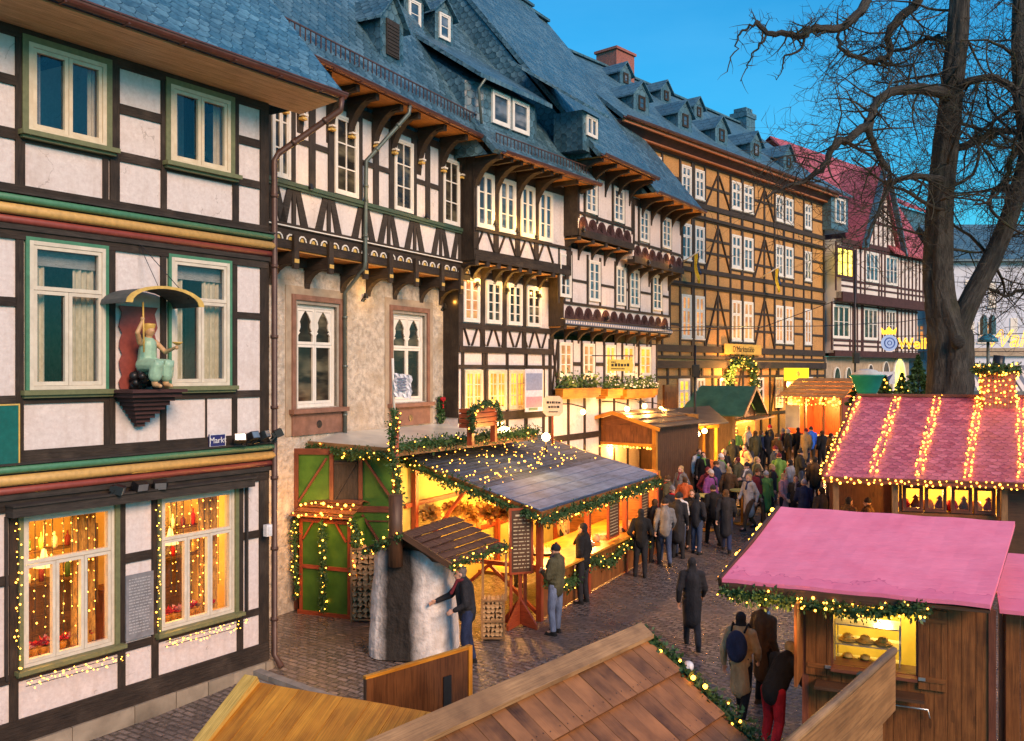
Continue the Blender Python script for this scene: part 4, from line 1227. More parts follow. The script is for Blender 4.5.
    for f in (.3, .55, .78):
        zz = ze + (zt - ze) * f; b.box(g0 + (gp - g0) * f, g1 - (g1 - gp) * f, -o2 - .045, -o2, zz - .07, zz + .07)
    b.build('gable_timbers', M['timber_plum'], g)
    b = MB()
    b.prism([(g0 - .45, -o2 - .5, ze - .4), (gp, -o2 - .5, zt + .25), (gp, 1.6, zt + .25), (g0 - .45, -.2, ze - .4)], (-.2, 0, .12)); b.build('gable_tiles', M['red_tile'], g); b = MB()
    b.prism([(g0 - .62, -o2 - .55, ze - .4), (gp - .05, -o2 - .55, zt + .42), (gp - .05, -o2 - .2, zt + .42), (g0 - .62, -o2 - .2, ze - .4)], (-.1, 0, .06))
    b.prism([(g1 + .45, -o2 - .5, ze - .4), (g1 + .45, -o2 - .2, ze - .4), (gp, -o2 - .2, zt + .25), (gp, -o2 - .5, zt + .25)], (.12, 0, .08))
    b.build('gable_roof', M['slate_far'], g)
    b = MB(); b.face([(g1 + .3, -o2 - .2, ze - .3), (g1 + .3, 0, ze - .3), (gp, 1.4, zt + .1), (gp, -o2 - .2, zt + .1)]); b.build('gable_tiles', M['red_tile'], g)
    # slate bay at the left end of the roof
    s = F.s(838, .5); b = MB(); z0 = F.z(838, 220, .5); z1 = F.z(838, 196, .5)
    b.box(s - 1.0, s + 1.0, -.6, 2, z0 - .6, z1); b.prism([(s - 1.2, -.8, z1), (s + 1.2, -.8, z1), (s + .8, 1.2, z1 + 1.4), (s - .8, 1.2, z1 + 1.4)], (0, 0, .1)); o = b.build('dormer', M['slate_far'], r)
    window(o, s - .6, s + .6, z0 - .2, z1 - .15, -.602, TWO, M['white'], M['glass_sky'])
    # second roof behind, dark red, with slate gable foot
    s = F.s(905, -4); b = MB(); zb = F.z(905, 212, -4); zt = F.z(905, 178, -4)
    b.prism([(s - 2.6, 3.0, zb), (s + 2.6, 3.0, zb), (s + 1.0, 7.5, zt), (s - 1.8, 7.5, zt)], (0, 0, .15)); b.build('rear_roof', M['red_tile'], r)
    b = MB(); b.box(s - 2.4, s + 2.4, 3.3, 8, ze - 1, zb); b.build('rear_wall', M['slate_far'], r)
    return r
M['lit_white2'] = litpane('lit_pane_bright', (1.0, .72, .05), (1.0, .85, .15), 2.6)
h6 = house6()

# ================================================================== far white buildings
def far_building(x0, x1, Y, ytop, label, mat_, wins, roofh=3.0, rz=0, wm='lit_dim', awn=None, roofmat='slate_far', name='town_house'):
    L = P(x0, 370, Y); Rr = P(x1, 370, Y)
    W = Rr.x - L.x
    r = thing(name, label, 'building', (L.x, Y, 0), 0, 'pale buildings closing the square')
    ze = P(x0, ytop, Y).z
    b = MB(); b.box(0, W, 0, 8, 0, ze); b.build('wall', mat_, r)
    b = MB(); b.prism([(-.3, -.5, ze), (W + .3, -.5, ze), (W + .3, 4, ze + roofh), (-.3, 4, ze + roofh)], (0, 0, .15)); b.face([(-.3, 4, ze + roofh), (W + .3, 4, ze + roofh), (W + .3, 8.5, ze), (-.3, 8.5, ze)]); b.build('roof', M[roofmat], r)
    for (a, c, y0, y1, mm) in wins:
        A = P(a, y0, Y); B = P(c, y1, Y)
        window(r, A.x - L.x, B.x - L.x, B.z, A.z, -.004, cross(.66, 1, 2, 1, 1), M['white'], M[mm], fw=.1, sw=.06, gb=.04, sill=(M['white'], .08, .12, .08))
    return r, L, ze
r, L, ze = far_building(905, 952, 64, 268, 'pale blue-white house left of the tree trunk with a few warm lit windows', gm('far_white', (.52, .54, .60), (.64, .66, .72), 1, big=.1),
    [(918, 926, 270, 300, 'lit'), (928, 936, 272, 300, 'lit_dim'), (913, 925, 324, 342, 'lit_dim'), (929, 938, 324, 342, 'lit'), (940, 948, 324, 342, 'lit_dim')])
c = MB(); c.box(-1, 3.4, -.25, -.01, P(0, 362, 64).z, P(0, 352, 64).z); c.build('shop_fascia', M['buffstone'], r)
c = MB(); c.prism([(.6, -1.6, P(0, 374, 64).z), (3.3, -1.6, P(0, 374, 64).z), (3.3, 0, P(0, 358, 64).z), (.6, 0, P(0, 358, 64).z)], (0, 0, .05)); c.build('awning', M['plaster_far'], r)
r, L, ze = far_building(950, 1110, 60, 262, 'long pale house right of the tree trunk with striped awnings below', gm('far_white_b', (.50, .54, .64), (.62, .66, .76), 1, big=.1),
    [(965, 973, 280, 305, 'glass_sky'), (988, 995, 283, 306, 'lit'), (966, 974, 322, 342, 'lit_dim'), (978, 994, 322, 342, 'lit_dim'), (1010, 1017, 318, 340, 'glass_sky'), (1040, 1052, 318, 340, 'lit_dim'), (1040, 1050, 276, 300, 'glass_sky')])
c = MB(); c.box(-1, 11.0, -.25, -.01, P(0, 356, 60).z, P(0, 348, 60).z); c.build('shop_fascia', M['buffstone'], r)
for k in range(6):
    c = MB(); x = .2 + k * 1.75; zt = P(0, 366, 60).z; zb = P(0, 392, 60).z; 
    for j in range(5):
        c.cm = j % 2
        c.prism([(x + j * .32, -2.0, zb + .1), (x + (j + 1) * .32 - .004, -2.0, zb + .1), (x + (j + 1) * .32 - .004, -.02, zt), (x + j * .32, -.02, zt)], (0, 0, .05))
    c.build('awning', [M['plaster_far'], plain('awning_grey', (.16, .18, .22), .7)], r)
# ================================================================== people
def capsule(b, p, q, r0, r1, n=10):
    p = V(p); q = V(q); d = q - p; L = max(d.length, 1e-4)
    prof = []
    for i in range(5):
        a = math.pi / 2 * i / 4; prof.append((max(r0 * math.sin(a), .0005), -r0 * math.cos(a)))
    for i in range(5):
        a = math.pi / 2 * i / 4; prof.append((max(r1 * math.cos(a), .0005), L + r1 * math.sin(a)))
    b.lathe(prof, p, n, d.to_track_quat('Z', 'Y').to_matrix().to_4x4())

def solid(name, b, mat_, voxel, parent, smoothn=4):
    me = b.mesh(name + '_raw', mat_)
    o = bpy.data.objects.new(name + '_raw', me); COL.objects.link(o)
    m = o.modifiers.new('r', 'REMESH'); m.mode = 'VOXEL'; m.voxel_size = voxel; m.use_smooth_shade = True
    s = o.modifiers.new('s', 'SMOOTH'); s.iterations = smoothn; s.factor = .5
    dg = bpy.context.evaluated_depsgraph_get()
    e = bpy.data.meshes.new_from_object(o.evaluated_get(dg))
    bpy.data.objects.remove(o); bpy.data.meshes.remove(me)
    e.materials.clear(); e.materials.append(mat_); e.name = name
    e.polygons.foreach_set('use_smooth', [True] * len(e.polygons))
    ob = bpy.data.objects.new(name, e); put(ob, parent)
    ob.material_slots[0].link = 'OBJECT'; ob.material_slots[0].material = mat_
    return ob

def fingers(b, wr, d, side, up, curl=.6):
    """palm and five fingers from the wrist point wr, along d; side = towards the thumb"""
    d = V(d).normalized(); side = V(side); side = (side - d * side.dot(d)).normalized(); nrm = d.cross(side)
    if nrm.dot(V(up)) < 0: nrm = -nrm
    pc = V(wr) + d * .05
    for k in (-1.0, -.35, .35, 1.0):
        capsule(b, V(wr) + side * .018 * k, V(wr) + d * .085 + side * .03 * k, .015, .013, 8)
    for k, L in ((-1.05, .055), (-.35, .07), (.35, .078), (1.05, .068)):
        a = V(wr) + d * .088 + side * .031 * k
        m = a + (d * .9 - nrm * curl * .5).normalized() * L * .55
        e = m + (d * .5 - nrm * (curl + .2)).normalized() * L * .5
        capsule(b, a, m, .0095, .009, 6); capsule(b, m, e, .009, .0075, 6)
    a = V(wr) + d * .03 + side * .034; m = a + (d * .7 + side * .7 - nrm * .2).normalized() * .035; e = m + (d * .9 - nrm * .4 + side * .1).normalized() * .03
    capsule(b, a, m, .012, .010, 6); capsule(b, m, e, .010, .0085, 6)

def person_mesh(pose, coat, hair, key):
    """one person in local coordinates: feet at z=0, facing -y. returns the root empty"""
    r = thing('person', 'x', 'person')
    hip = V(pose.get('hip', (0, 0, .93))); ch = V(pose.get('chest', (0, 0, 1.36))); neck = V(pose.get('neck', (0, .0, 1.50))); hd = V(pose.get('head', (0, -.02, 1.62)))
    J = {}
    for s, sg in (('l', 1), ('r', -1)):
        J['h' + s] = hip + V((sg * .09, 0, 0)); J['s' + s] = ch + V((sg * .17, 0, .07))
        for k in ('k', 'a', 'e', 'w'):
            J[k + s] = V(pose[k + s])
    ft = {s: V(pose.get('f' + s, (0, -1, 0))).normalized() for s in 'lr'}
    b = MB()
    # torso, neck, head
    capsule(b, hip, hip + (ch - hip) * .5, .14, .125); capsule(b, hip + (ch - hip) * .5, ch, .125, .14)
    capsule(b, J['sl'], J['sr'], .065, .065); capsule(b, ch, neck, .10, .055); capsule(b, neck, hd + V((0, .01, -.05)), .055, .055)
    fd = V(pose.get('look', (0, -1, 0))).normalized(); sd = fd.cross(V((0, 0, 1))).normalized()
    Mh = Matrix((sd, -fd, V((0, 0, 1)))).transposed().to_4x4()
    def hb(x, y, z, r0, sc=(1, 1, 1)):
        c = hd + Mh.to_3x3() @ V((x, y, z)); prof = [(max(math.sin(math.pi * i / 8), .001), -math.cos(math.pi * i / 8)) for i in range(9)]
        b.lathe(prof, c, 12, Mh @ Matrix.Diagonal((r0 * sc[0], r0 * sc[1], r0 * sc[2], 1)))
    hb(0, .012, .03, .098, (.80, 1, 1.0)); hb(0, -.022, -.035, .07, (.82, .95, 1.15)); hb(0, -.052, -.092, .024, (1.1, 1, .8))
    hb(0, -.098, -.012, .017, (.75, 1.1, 1.5)); hb(0, -.088, .026, .018, (2.2, .6, .5)); hb(0, -.078, -.052, .016, (1.6, .8, .5))
    for sg in (-1, 1): hb(sg * .080, .012, -.008, .022, (.45, .9, 1.5))
    for s in 'lr':
        capsule(b, J['h' + s], J['k' + s], .085, .055); capsule(b, J['k' + s], J['a' + s], .055, .038)
        capsule(b, J['a' + s], J['a' + s] + ft[s] * .13 + V((0, 0, -.045)), .038, .03)
        capsule(b, J['s' + s], J['e' + s], .052, .040); capsule(b, J['e' + s], J['w' + s], .040, .026)
        d = (J['w' + s] - J['e' + s]).normalized()
        sgn = 1 if s == 'l' else -1
        th = V(pose.get('thumb', (0, -.6, .8))) + V((-sgn * .5, 0, 0))
        fingers(b, J['w' + s] + d * .01, d, th, V((sgn * .8, 0, .3)))
    solid('body', b, M['skin'], .0115, r, 2)
    # eyes
    for sg in (-1, 1):
        e = MB(); c = hd + Mh.to_3x3() @ V((sg * .032, -.088, .008)); e.ball(c, .011, 8, 6); eo = e.build('eye', M['black'], r)
    # trousers
    t = MB()
    capsule(t, hip + V((0, 0, .02)), hip + V((0, 0, -.05)), .158, .15)
    for s in 'lr':
        capsule(t, J['h' + s], J['k' + s], .105, .078); capsule(t, J['k' + s], J['a' + s] + V((0, 0, .02)), .076, .062)
        kk = J['k' + s]; aa = J['a' + s]
        for f in (.35, .75): t.ball(kk.lerp(aa, f) + V((R.uniform(-.01, .01), R.uniform(-.01, .01), 0)), .074 - .01 * f, 8, 6, (1, 1, .35))
    solid('trousers', t, M['cl_jean'], .018, r, 3)
    for s in 'lr':
        t = MB(); a = J['a' + s]; f = ft[s]
        capsule(t, a + f * -.035 + V((0, 0, -.045)), a + f * .15 + V((0, 0, -.055)), .042, .036); capsule(t, a + V((0, 0, .02)), a + V((0, 0, -.04)), .055, .05)
        t.box(-.045, .045, -.19, .075, -.012, .012, Matrix.Translation(a + V((0, 0, -.088))) @ Matrix.Rotation(math.atan2(f.x, -f.y), 4, 'Z'))
        solid('shoe', t, M['cl_black'], .014, r, 2)
    # jacket
    t = MB(); low = hip + V((0, 0, -.06 if coat == 'jacket' else -.38))
    capsule(t, ch + V((0, .01, 0)), hip + V((0, 0, .02)), .172, .165, 14)
    for k in range(5): t.ball(ch.lerp(hip, .15 + .2 * k) + V((0, .005, 0)), .185 + .008 * (k % 2), 12, 6, (1.02, .86, .38))
    if coat == 'coat':
        capsule(t, hip, low, .165, .175, 14)
    else: capsule(t, hip, low, .165, .155, 14)
    capsule(t, J['sl'], J['sr'], .088, .088); capsule(t, ch + V((0, .02, .08)), neck + V((0, .02, .02)), .12, .085)
    capsule(t, neck + V((-.05, .05, .01)), neck + V((.05, .05, .01)), .06, .06)
    for s in 'lr':
        capsule(t, J['s' + s], J['e' + s], .082, .066); capsule(t, J['e' + s], J['e' + s].lerp(J['w' + s], .93), .064, .048)
        for f in (.2, .5, .8): t.ball(J['s' + s].lerp(J['e' + s], f), .083, 8, 6, (1, 1, .5))
        for f in (.3, .65): t.ball(J['e' + s].lerp(J['w' + s], f), .062, 8, 6, (1, 1, .5))
    solid('coat' if coat == 'coat' else 'jacket', t, M['cl_dark'], .018, r, 3)
    t = MB(); nk = neck + V((0, .0, .015))
    for q in range(10):
        a0 = q / 10 * 6.283; a1 = (q + 1) / 10 * 6.283; capsule(t, nk + V((math.cos(a0) * .072, math.sin(a0) * .075, .01 * math.sin(a0 * 2))), nk + V((math.cos(a1) * .072, math.sin(a1) * .075, .01 * math.sin(a1 * 2))), .034, .034, 8)
    capsule(t, nk + V((.03, -.09, -.02)), nk + V((.05, -.19, -.22)), .03, .034, 8)
    solid('scarf', t, M['cl_grey'], .014, r, 2)
    # hair / hat
    t = MB()
    def hh(x, y, z, r0, sc=(1, 1, 1)):
        c = hd + Mh.to_3x3() @ V((x, y, z)); prof = [(max(math.sin(math.pi * i / 8), .001), -math.cos(math.pi * i / 8)) for i in range(9)]
        t.lathe(prof, c, 12, Mh @ Matrix.Diagonal((r0 * sc[0], r0 * sc[1], r0 * sc[2], 1)))
    if hair == 'hat':
        hh(0, .018, .058, .105, (.86, 1, .88)); hh(0, .014, .035, .108, (.88, 1.0, .30)); hh(0, .02, .155, .022)
        solid('hat', t, M['cl_grey'], .012, r, 2)
    else:
        hh(0, .030, .052, .104, (.84, .96, .92)); hh(0, .055, -.01, .085, (.9, .7, 1.1))
        if hair == 'long':
            hh(0, .07, -.10, .085, (1.05, .55, 1.5)); hh(.06, .02, -.07, .04, (.8, 1, 2.2)); hh(-.06, .02, -.07, .04, (.8, 1, 2.2))
        solid('hair', t, M['cl_brown'], .012, r, 2)
    r['pkey'] = key
    return r

def cloth(name, c):
    t = NT(name); co = t.coord('obj'); f = t.noise(co, 40, 5); g = t.noise(t.coord('obj', (1, 1, .45)), 7, 3)
    col = t.mix(t.ramp(g, .35, .65), tuple(x * .7 for x in c), tuple(min(1, x * 1.25) for x in c)); h = t.math('ADD', t.math('MULTIPLY', g, 4.0), f)
    M[name] = t.bsdf(col, .85, 0, h, .9, .012, .25)
for n_, c_ in dict(cl_dark=(.022, .022, .026), cl_black=(.012, .012, .013), cl_jean=(.045, .065, .12), cl_jeanl=(.16, .20, .30), cl_grey=(.16, .16, .17), cl_lgrey=(.38, .37, .38), cl_brown=(.09, .05, .025),
        cl_olive=(.08, .075, .04), cl_navy=(.02, .03, .075), cl_red=(.38, .012, .02), cl_orange=(.45, .10, .03), cl_white=(.62, .60, .60), cl_blue=(.03, .13, .60), cl_purple=(.20, .06, .22), cl_green=(.12, .26, .06),
        cl_tan=(.46, .32, .17), cl_blond=(.38, .26, .12), cl_hgrey=(.14, .12, .11), cl_pink=(.50, .24, .24), cl_wine=(.14, .02, .03)).items(): cloth(n_, c_)

POSES = dict(
    stand=dict(kl=(.10, -.03, .49), al=(.12, .0, .09), kr=(-.10, -.01, .49), ar=(-.13, .02, .09), el=(.24, .05, 1.14), wl=(.25, -.06, .90), er=(-.24, .05, 1.14), wr=(-.25, -.05, .90)),
    walk=dict(kl=(.09, -.20, .51), al=(.09, -.30, .09), kr=(-.09, .02, .50), ar=(-.10, .33, .13), el=(.25, .12, 1.15), wl=(.26, .06, .91), er=(-.25, -.06, 1.15), wr=(-.22, -.22, .97)),
    hold=dict(kl=(.11, -.04, .49), al=(.13, .02, .09), kr=(-.09, .0, .49), ar=(-.10, -.03, .09), el=(.25, -.02, 1.14), wl=(.09, -.26, 1.20), er=(-.25, -.02, 1.14), wr=(-.09, -.27, 1.16)),
    pocket=dict(kl=(.12, -.02, .49), al=(.15, -.05, .09), kr=(-.09, .02, .49), ar=(-.10, .06, .09), el=(.29, .10, 1.14), wl=(.20, -.10, .97), er=(-.29, .10, 1.14), wr=(-.20, -.10, .97), head=(.01, -.035, 1.615), look=(.35, -1, 0)),
    reach=dict(chest=(0, -.06, 1.35), neck=(0, -.09, 1.49), head=(0, -.13, 1.60), kl=(.11, -.06, .49), al=(.13, -.02, .09), kr=(-.09, .03, .49), ar=(-.10, .12, .09), el=(.26, -.05, 1.12), wl=(.22, -.25, 1.02), er=(-.23, -.27, 1.18), wr=(-.18, -.52, 1.10)),
    lean=dict(hip=(0, .10, .90), chest=(0, -.22, 1.20), neck=(0, -.31, 1.30), head=(0, -.40, 1.37), look=(0, -1, -.2), kl=(.12, .02, .48), al=(.12, .14, .09), kr=(-.10, .10, .48), ar=(-.12, .30, .09), el=(.24, -.30, .98), wl=(.14, -.50, 1.03), er=(-.24, -.30, .98), wr=(-.14, -.50, 1.03)))
BANK = {}
for pose, coat, hair in (('stand', 'jacket', 'short'), ('walk', 'jacket', 'hat'), ('hold', 'jacket', 'hat'), ('pocket', 'jacket', 'short'), ('walk', 'coat', 'long'), ('stand', 'coat', 'hat'), ('reach', 'jacket', 'short'), ('lean', 'jacket', 'long')):
    BANK[(pose, coat, hair)] = person_mesh(POSES[pose], coat, hair, pose)
USED = set()
KIDS = {k: list(v.children) for k, v in BANK.items()}
def person(key, loc, rz, label, top, leg, hair, h=1.0, group=None, shoe='cl_black'):
    src = BANK[key]
    if key not in USED:
        USED.add(key); o = src; kids = KIDS[key]
    else:
        o = src.copy(); COL.objects.link(o); kids = []
        for c in KIDS[key]:
            d = c.copy(); COL.objects.link(d); d.parent = o; kids.append(d)
    if 'pkey' in o: del o['pkey']
    o.location = loc; o.rotation_euler = (0, 0, rz); o.scale = (h, h, h)
    o['label'] = label; o['category'] = 'person'
    if group: o['group'] = group
    sc = R.choice(['cl_red', 'cl_grey', 'cl_white', 'cl_navy', 'cl_tan', 'cl_wine', 'cl_dark', 'cl_green', top])
    for c in kids:
        n = c.name.split('.')[0]
        m = {'jacket': top, 'coat': top, 'trousers': leg, 'hair': hair, 'hat': hair, 'shoe': shoe, 'scarf': sc}.get(n)
        if m: c.material_slots[0].material = M[m]
    return o
# ================================================================== small helpers for lights and greenery
def bulb_mesh(r, m):
    b = MB(); b.lathe([(.001, -r), (r * .75, -r * .6), (r, 0), (r * .75, r * .6), (.001, r)], (0, 0, 0), 6); return b.mesh('bulb', m)
BULB = {'s': bulb_mesh(.0105, M['bulb']), 'n': bulb_mesh(.016, M['bulb']), 'm': bulb_mesh(.026, M['bulb']), 'f': bulb_mesh(.036, M['bulb_far'])}
def bulbs(parent, pts, size='m'):
    me = BULB[size]
    for p in pts:
        o = bpy.data.objects.new('bulb', me); o.location = p; k_ = R.choice((.6, .8, .8, 1, 1, 1.35)); o.scale = (k_, k_, k_); COL.objects.link(o); o.parent = parent
def poly_at(pts, f):
    pts = [V(p) for p in pts]; L = [(pts[i + 1] - pts[i]).length for i in range(len(pts) - 1)]; T = sum(L) * f
    for i, l in enumerate(L):
        if T <= l or i == len(L) - 1: return pts[i].lerp(pts[i + 1], min(1, T / max(l, 1e-6)))
        T -= l
def plen(pts):
    pts = [V(p) for p in pts]; return sum((pts[i + 1] - pts[i]).length for i in range(len(pts) - 1))
def garland(label, pts, r=.10, nb=20, size='m', dens=190, sag=0.0, group='fir garlands with fairy lights', leaf=.10, bows=0, parent=None):
    dens *= 1.9; leaf *= .72
    o0 = V(pts[0]); Q = []
    n = max(2, int(plen(pts) / .25))
    for i in range(n + 1):
        p = poly_at(pts, i / n); q = (i / n * max(1, len(pts) - 1)) % 1.0
        Q.append(p - o0 + V((R.uniform(-.02, .02), R.uniform(-.02, .02), -sag * 4 * q * (1 - q) + R.uniform(-.02, .02))))
    t = thing('garland', label, 'garland', o0, 0, group)
    b = MB(); b.tube(Q, r * .35, 5)
    k = int(plen(pts) * dens)
    for i in range(k):
        p = poly_at(Q, R.random()); rr = r * R.random() ** .5 * (1 + .35 * math.sin(i * .7)) * (.65 + .7 * abs(math.sin(p.x * 5.1 + p.y * 3.7 + p.z * 4.3)))
        d = V((R.gauss(0, 1), R.gauss(0, 1), R.gauss(0, 1))).normalized()
        b.leaf(p + d * rr, leaf * R.uniform(.6, 1.3), d + V((R.uniform(-.6, .6), R.uniform(-.6, .6), R.uniform(-.6, .3))))
    b.build('greenery', M['needle'], t)
    bulbs(t, [poly_at(Q, (i + R.uniform(.2, .8)) / nb) + V((R.gauss(0, 1), R.gauss(0, 1), R.gauss(0, 1))).normalized() * r * 1.05 for i in range(nb)], size)
    return t
def lightstring(label, lines, nb, size='m', group='strings of warm fairy lights', jit=.02, kind=None):
    o0 = V(lines[0][0]); t = thing('light_string', label, 'light string', o0, 0, group)
    b = MB(); tot = sum(plen(l) for l in lines)
    P_ = []
    for l in lines:
        l = [V(p) - o0 for p in l]; b.tube(l, .006, 4)
        n = max(1, round(nb * plen(l) / tot))
        for i in range(n): P_.append(poly_at(l, (i + .5) / n) + V((R.uniform(-jit, jit), R.uniform(-jit, jit), R.uniform(-jit, jit))))
    b.build('cable', M['cable'], t); bulbs(t, P_[:100], size)
    return t
class Fr:
    """local frame on the ground: x = ux, y = horizontal left of it"""
    def __init__(self, o, ux):
        self.o = V((o[0], o[1], o[2] if len(o) > 2 else 0)); u = V((ux[0], ux[1], 0)).normalized(); self.u = u; self.v = V((-u.y, u.x, 0)); self.rz = math.atan2(u.y, u.x)
    def L(self, p):
        d = V(p) - self.o; return V((d.dot(self.u), d.dot(self.v), d.z))
    def W(self, x, y, z): return self.o + self.u * x + self.v * y + V((0, 0, z))

def plankwall(b, x0, x1, z0, z1, y, th=.03, w=.16, axis='x', gap=.006):
    """vertical boards in the xz (axis x) or yz (axis y) plane"""
    x = x0
    while x < x1 - .01:
        x2 = min(x + w, x1)
        if axis == 'x': b.box(x, x2 - gap, y - R.uniform(0, .005), y + th, z0, z1)
        else: b.box(y - R.uniform(0, .005), y + th, x, x2 - gap, z0, z1)
        x = x2

def nailheads(b, parent):
    c = MB()
    for p, n in b.nails:
        a = n.orthogonal().normalized() * .006; d = n.cross(a.normalized()) * .006; c.face([p + a, p + d, p - a, p - d])
    c.build('nail_heads', M['black'], parent, None, 'stuff')
def plankslope(b, A, B, C, D, nalong, ncourse, th=.022, lap=.03):
    """boards running from edge AB (top) down to DC; ncourse overlapping courses"""
    A, B, C, D = map(V, (A, B, C, D)); n = (B - A).cross(D - A).normalized(); b.nails = getattr(b, 'nails', [])
    if n.z < 0: n = -n
    for j in range(ncourse):
        f0 = j / ncourse; f1 = min(1, (j + 1) / ncourse + lap / ncourse * 2)
        i = 0; u = 0
        while u < 1:
            w = R.uniform(.7, 1.3) / nalong; u2 = min(1, u + w)
            if 1 - u2 < .3 / nalong: u2 = 1
            def pt(a, f): return (A.lerp(B, a)).lerp(D.lerp(C, a), f)
            g = .0025 / max((B - A).length, .1)
            lift0 = n * (.004 + R.uniform(0, .003)); lift1 = n * (.045 + R.uniform(0, .009))
            q = [pt(u + g, f0) + lift0, pt(u2 - g, f0) + lift0, pt(u2 - g, f1) + lift1, pt(u + g, f1) + lift1]
            b.nails += [(q[3].lerp(q[2], s_) + (q[0] - q[3]).normalized() * R.uniform(.05, .08) + n * .003, n) for s_ in (.2, .8)]
            L = (q[3] - q[0]).length; W = (q[1] - q[0]).length; ou, ov = R.uniform(0, 60), R.uniform(0, 60)
            b.face(q, [(ou, ov), (ou, ov + W), (ou + L, ov + W), (ou + L, ov)])
            z = [p - n * th for p in q]
            b.face([z[3], z[2], z[1], z[0]])
            for k in range(4):
                k2 = (k + 1) % 4; b.face([q[k2], q[k], z[k], z[k2]])
            u = u2
GM = .52
ux = V((.461, .887, 0)); vx = V((.887, -.461, 0))       # market grid: away from the camera / across to the right
WARM = (1.0, .44, .09)
# ================================================================== GRILL STALL with blue plank roof
t_ = NT('blue_boards')
def blue_roof_mat():
    return bricks('stall_roof_boards', (.018, .034, .070), (.085, .135, .23), (.006, .008, .012), .5, .17, .016, .8, 1.0, .03, 0, big=.5)
bpy.data.materials.remove(t_.m)
M['blueroof'] = blue_roof_mat()
def grill_stall():
    F = Fr((.62, 18.55, 0), ux)          # x along the counter, y into the stall
    L = 8.0; D = 3.3
    r = thing('market_stall', 'long grill stall with a blue plank roof strung with lights and a red timber frame', 'stall', F.o, F.rz, 'wooden market stalls')
    BL = F.L(Pz(402, 460, 3.2)); BR = F.L(Pz(537, 437, 3.2)); FL = F.L(Pz(540, 515, 2.3)); FR_ = F.L(Pz(658, 478, 2.3))
    b = MB(); b.prism([FL, FR_, BR, BL], (0, 0, .07)); b.build('roof', M['blueroof'], r)
    # smooth lower boards of the roof
    b = MB(); n = 4
    for k in range(n):
        f0, f1 = .62 + .38 * k / n, .62 + .38 * (k + 1) / n - .008
        q = [BL.lerp(FL, f0), BR.lerp(FR_, f0), BR.lerp(FR_, f1), BL.lerp(FL, f1)]
        b.prism([p + V((0, 0, .074 + .004 * k)) for p in q], (0, 0, .02))
    b.build('roof_board', gm('blue_smooth', (.04, .075, .14), (.15, .23, .38), 4, (.3, 3, 1), .7, .3, .006, .5), r)
    b = MB(); b.bar(FL + V((0, 0, -.02)), FR_ + V((0, 0, -.02)), .05, .16); b.bar(FL, BL, .05, .14); b.bar(FR_, BR, .05, .14); b.build('fascia', M['wood'], r)
    b = MB()
    for x in (.12, 2.7, 5.2, 7.7): b.box(x - .06, x + .06, .05, .17, 0, 2.35)
    for x in (.12, 4, 7.7): b.box(x - .06, x + .06, D - .15, D - .03, 0, 3.1)
    b.bar((.12, .1, 2.3), (.12, D - .1, 3.05), .09, .12); b.bar((.12, .1, 1.1), (.12, D - .1, 1.1), .07, .09); b.bar((.12, D - .1, 1.0), (.12, 1.9, 2.6), .07, .07, (1, 0, 0)); b.bar((.12, .1, 0.1), (.12, 1.3, 1.05), .07, .07, (1, 0, 0)); b.bar((.12, 2.4, 0.1), (.12, 1.3, 1.05), .07, .07, (1, 0, 0))
    b.bar((-.2, D - .03, 2.2), (L - .3, D - .03, 2.2), .08, .1); b.bar((-.2, D - .03, 1.2), (L - .3, D - .03, 1.2), .08, .1)
    b.build('frame', M['redwood'], r)
    b = MB(); b.box(-.3, L - .2, D, D + .05, 0, 3.15); b.build('rear_wall', M['stallyellow'], r)
    b = MB()
    plankwall(b, .2, L - .4, .05, 1.0, .08, .03, .15)
    b.build('counter_front', M['wood'], r)
    b = MB(); b.box(.1, L - .3, -.22, .62, 1.0, 1.05); b.box(.15, L - .4, .9, 1.6, .82, .9); b.build('counter', M['wood_orange'], r)
    b = MB(); b.box(L - .35, L - .3, .1, D, 0, 2.4); b.build('end_wall', M['wood'], r)
    lp = []
    lamp_point('straw_light', F.W(-.1, 1.9, 1.75), 50, .1, (1, .48, .12))
    for x in (1.2, 3.6, 6.2):
        W_ = F.W(x, 1.5, 2.35)
        t = thing('hanging_lamp', 'warm lamp hanging under the blue grill stall roof', 'lamp', W_, 0, 'lamps under the grill stall roof')
        b = MB(); b.lathe([(.001, .14), (.04, .13), (.13, .02), (.13, 0)], (0, 0, 0), 12); b.build('shade', M['redwood'], t)
        b = MB(); b.ball((0, 0, -.02), .05, 8, 6); b.build('globe', M['lamp'], t)
        b = MB(); b.tube([(0, 0, .13), (0, 0, .45)], .008, 4); b.build('cord', M['black'], t)
        lamp_point('grill_light', W_ + V((0, 0, -.12)), 357.0, .1, WARM)
    # round hanging grill over the fire bowl
    W_ = F.W(1.7, .85, 1.05)
    t = thing('grill', 'round steel swing grill on the stall counter with glowing embers', 'grill', W_)
    b = MB(); b.lathe([(.36, 0), (.38, .05), (.40, .06)], (0, 0, 0), 20); b.build('bowl', M['black'], t)
    b = MB(); b.lathe([(.001, .035), (.33, .035)], (0, 0, 0), 16); b.build('embers', emis('embers', (1, .25, .04), 6), t)
    b = MB()
    for i in range(9): b.tube([(-.32 + .08 * i, -math.sqrt(max(0, .36 ** 2 - (-.32 + .08 * i) ** 2)), .13), (-.32 + .08 * i, math.sqrt(max(0, .36 ** 2 - (-.32 + .08 * i) ** 2)), .13)], .006, 4)
    b.build('grate', M['steel'], t)
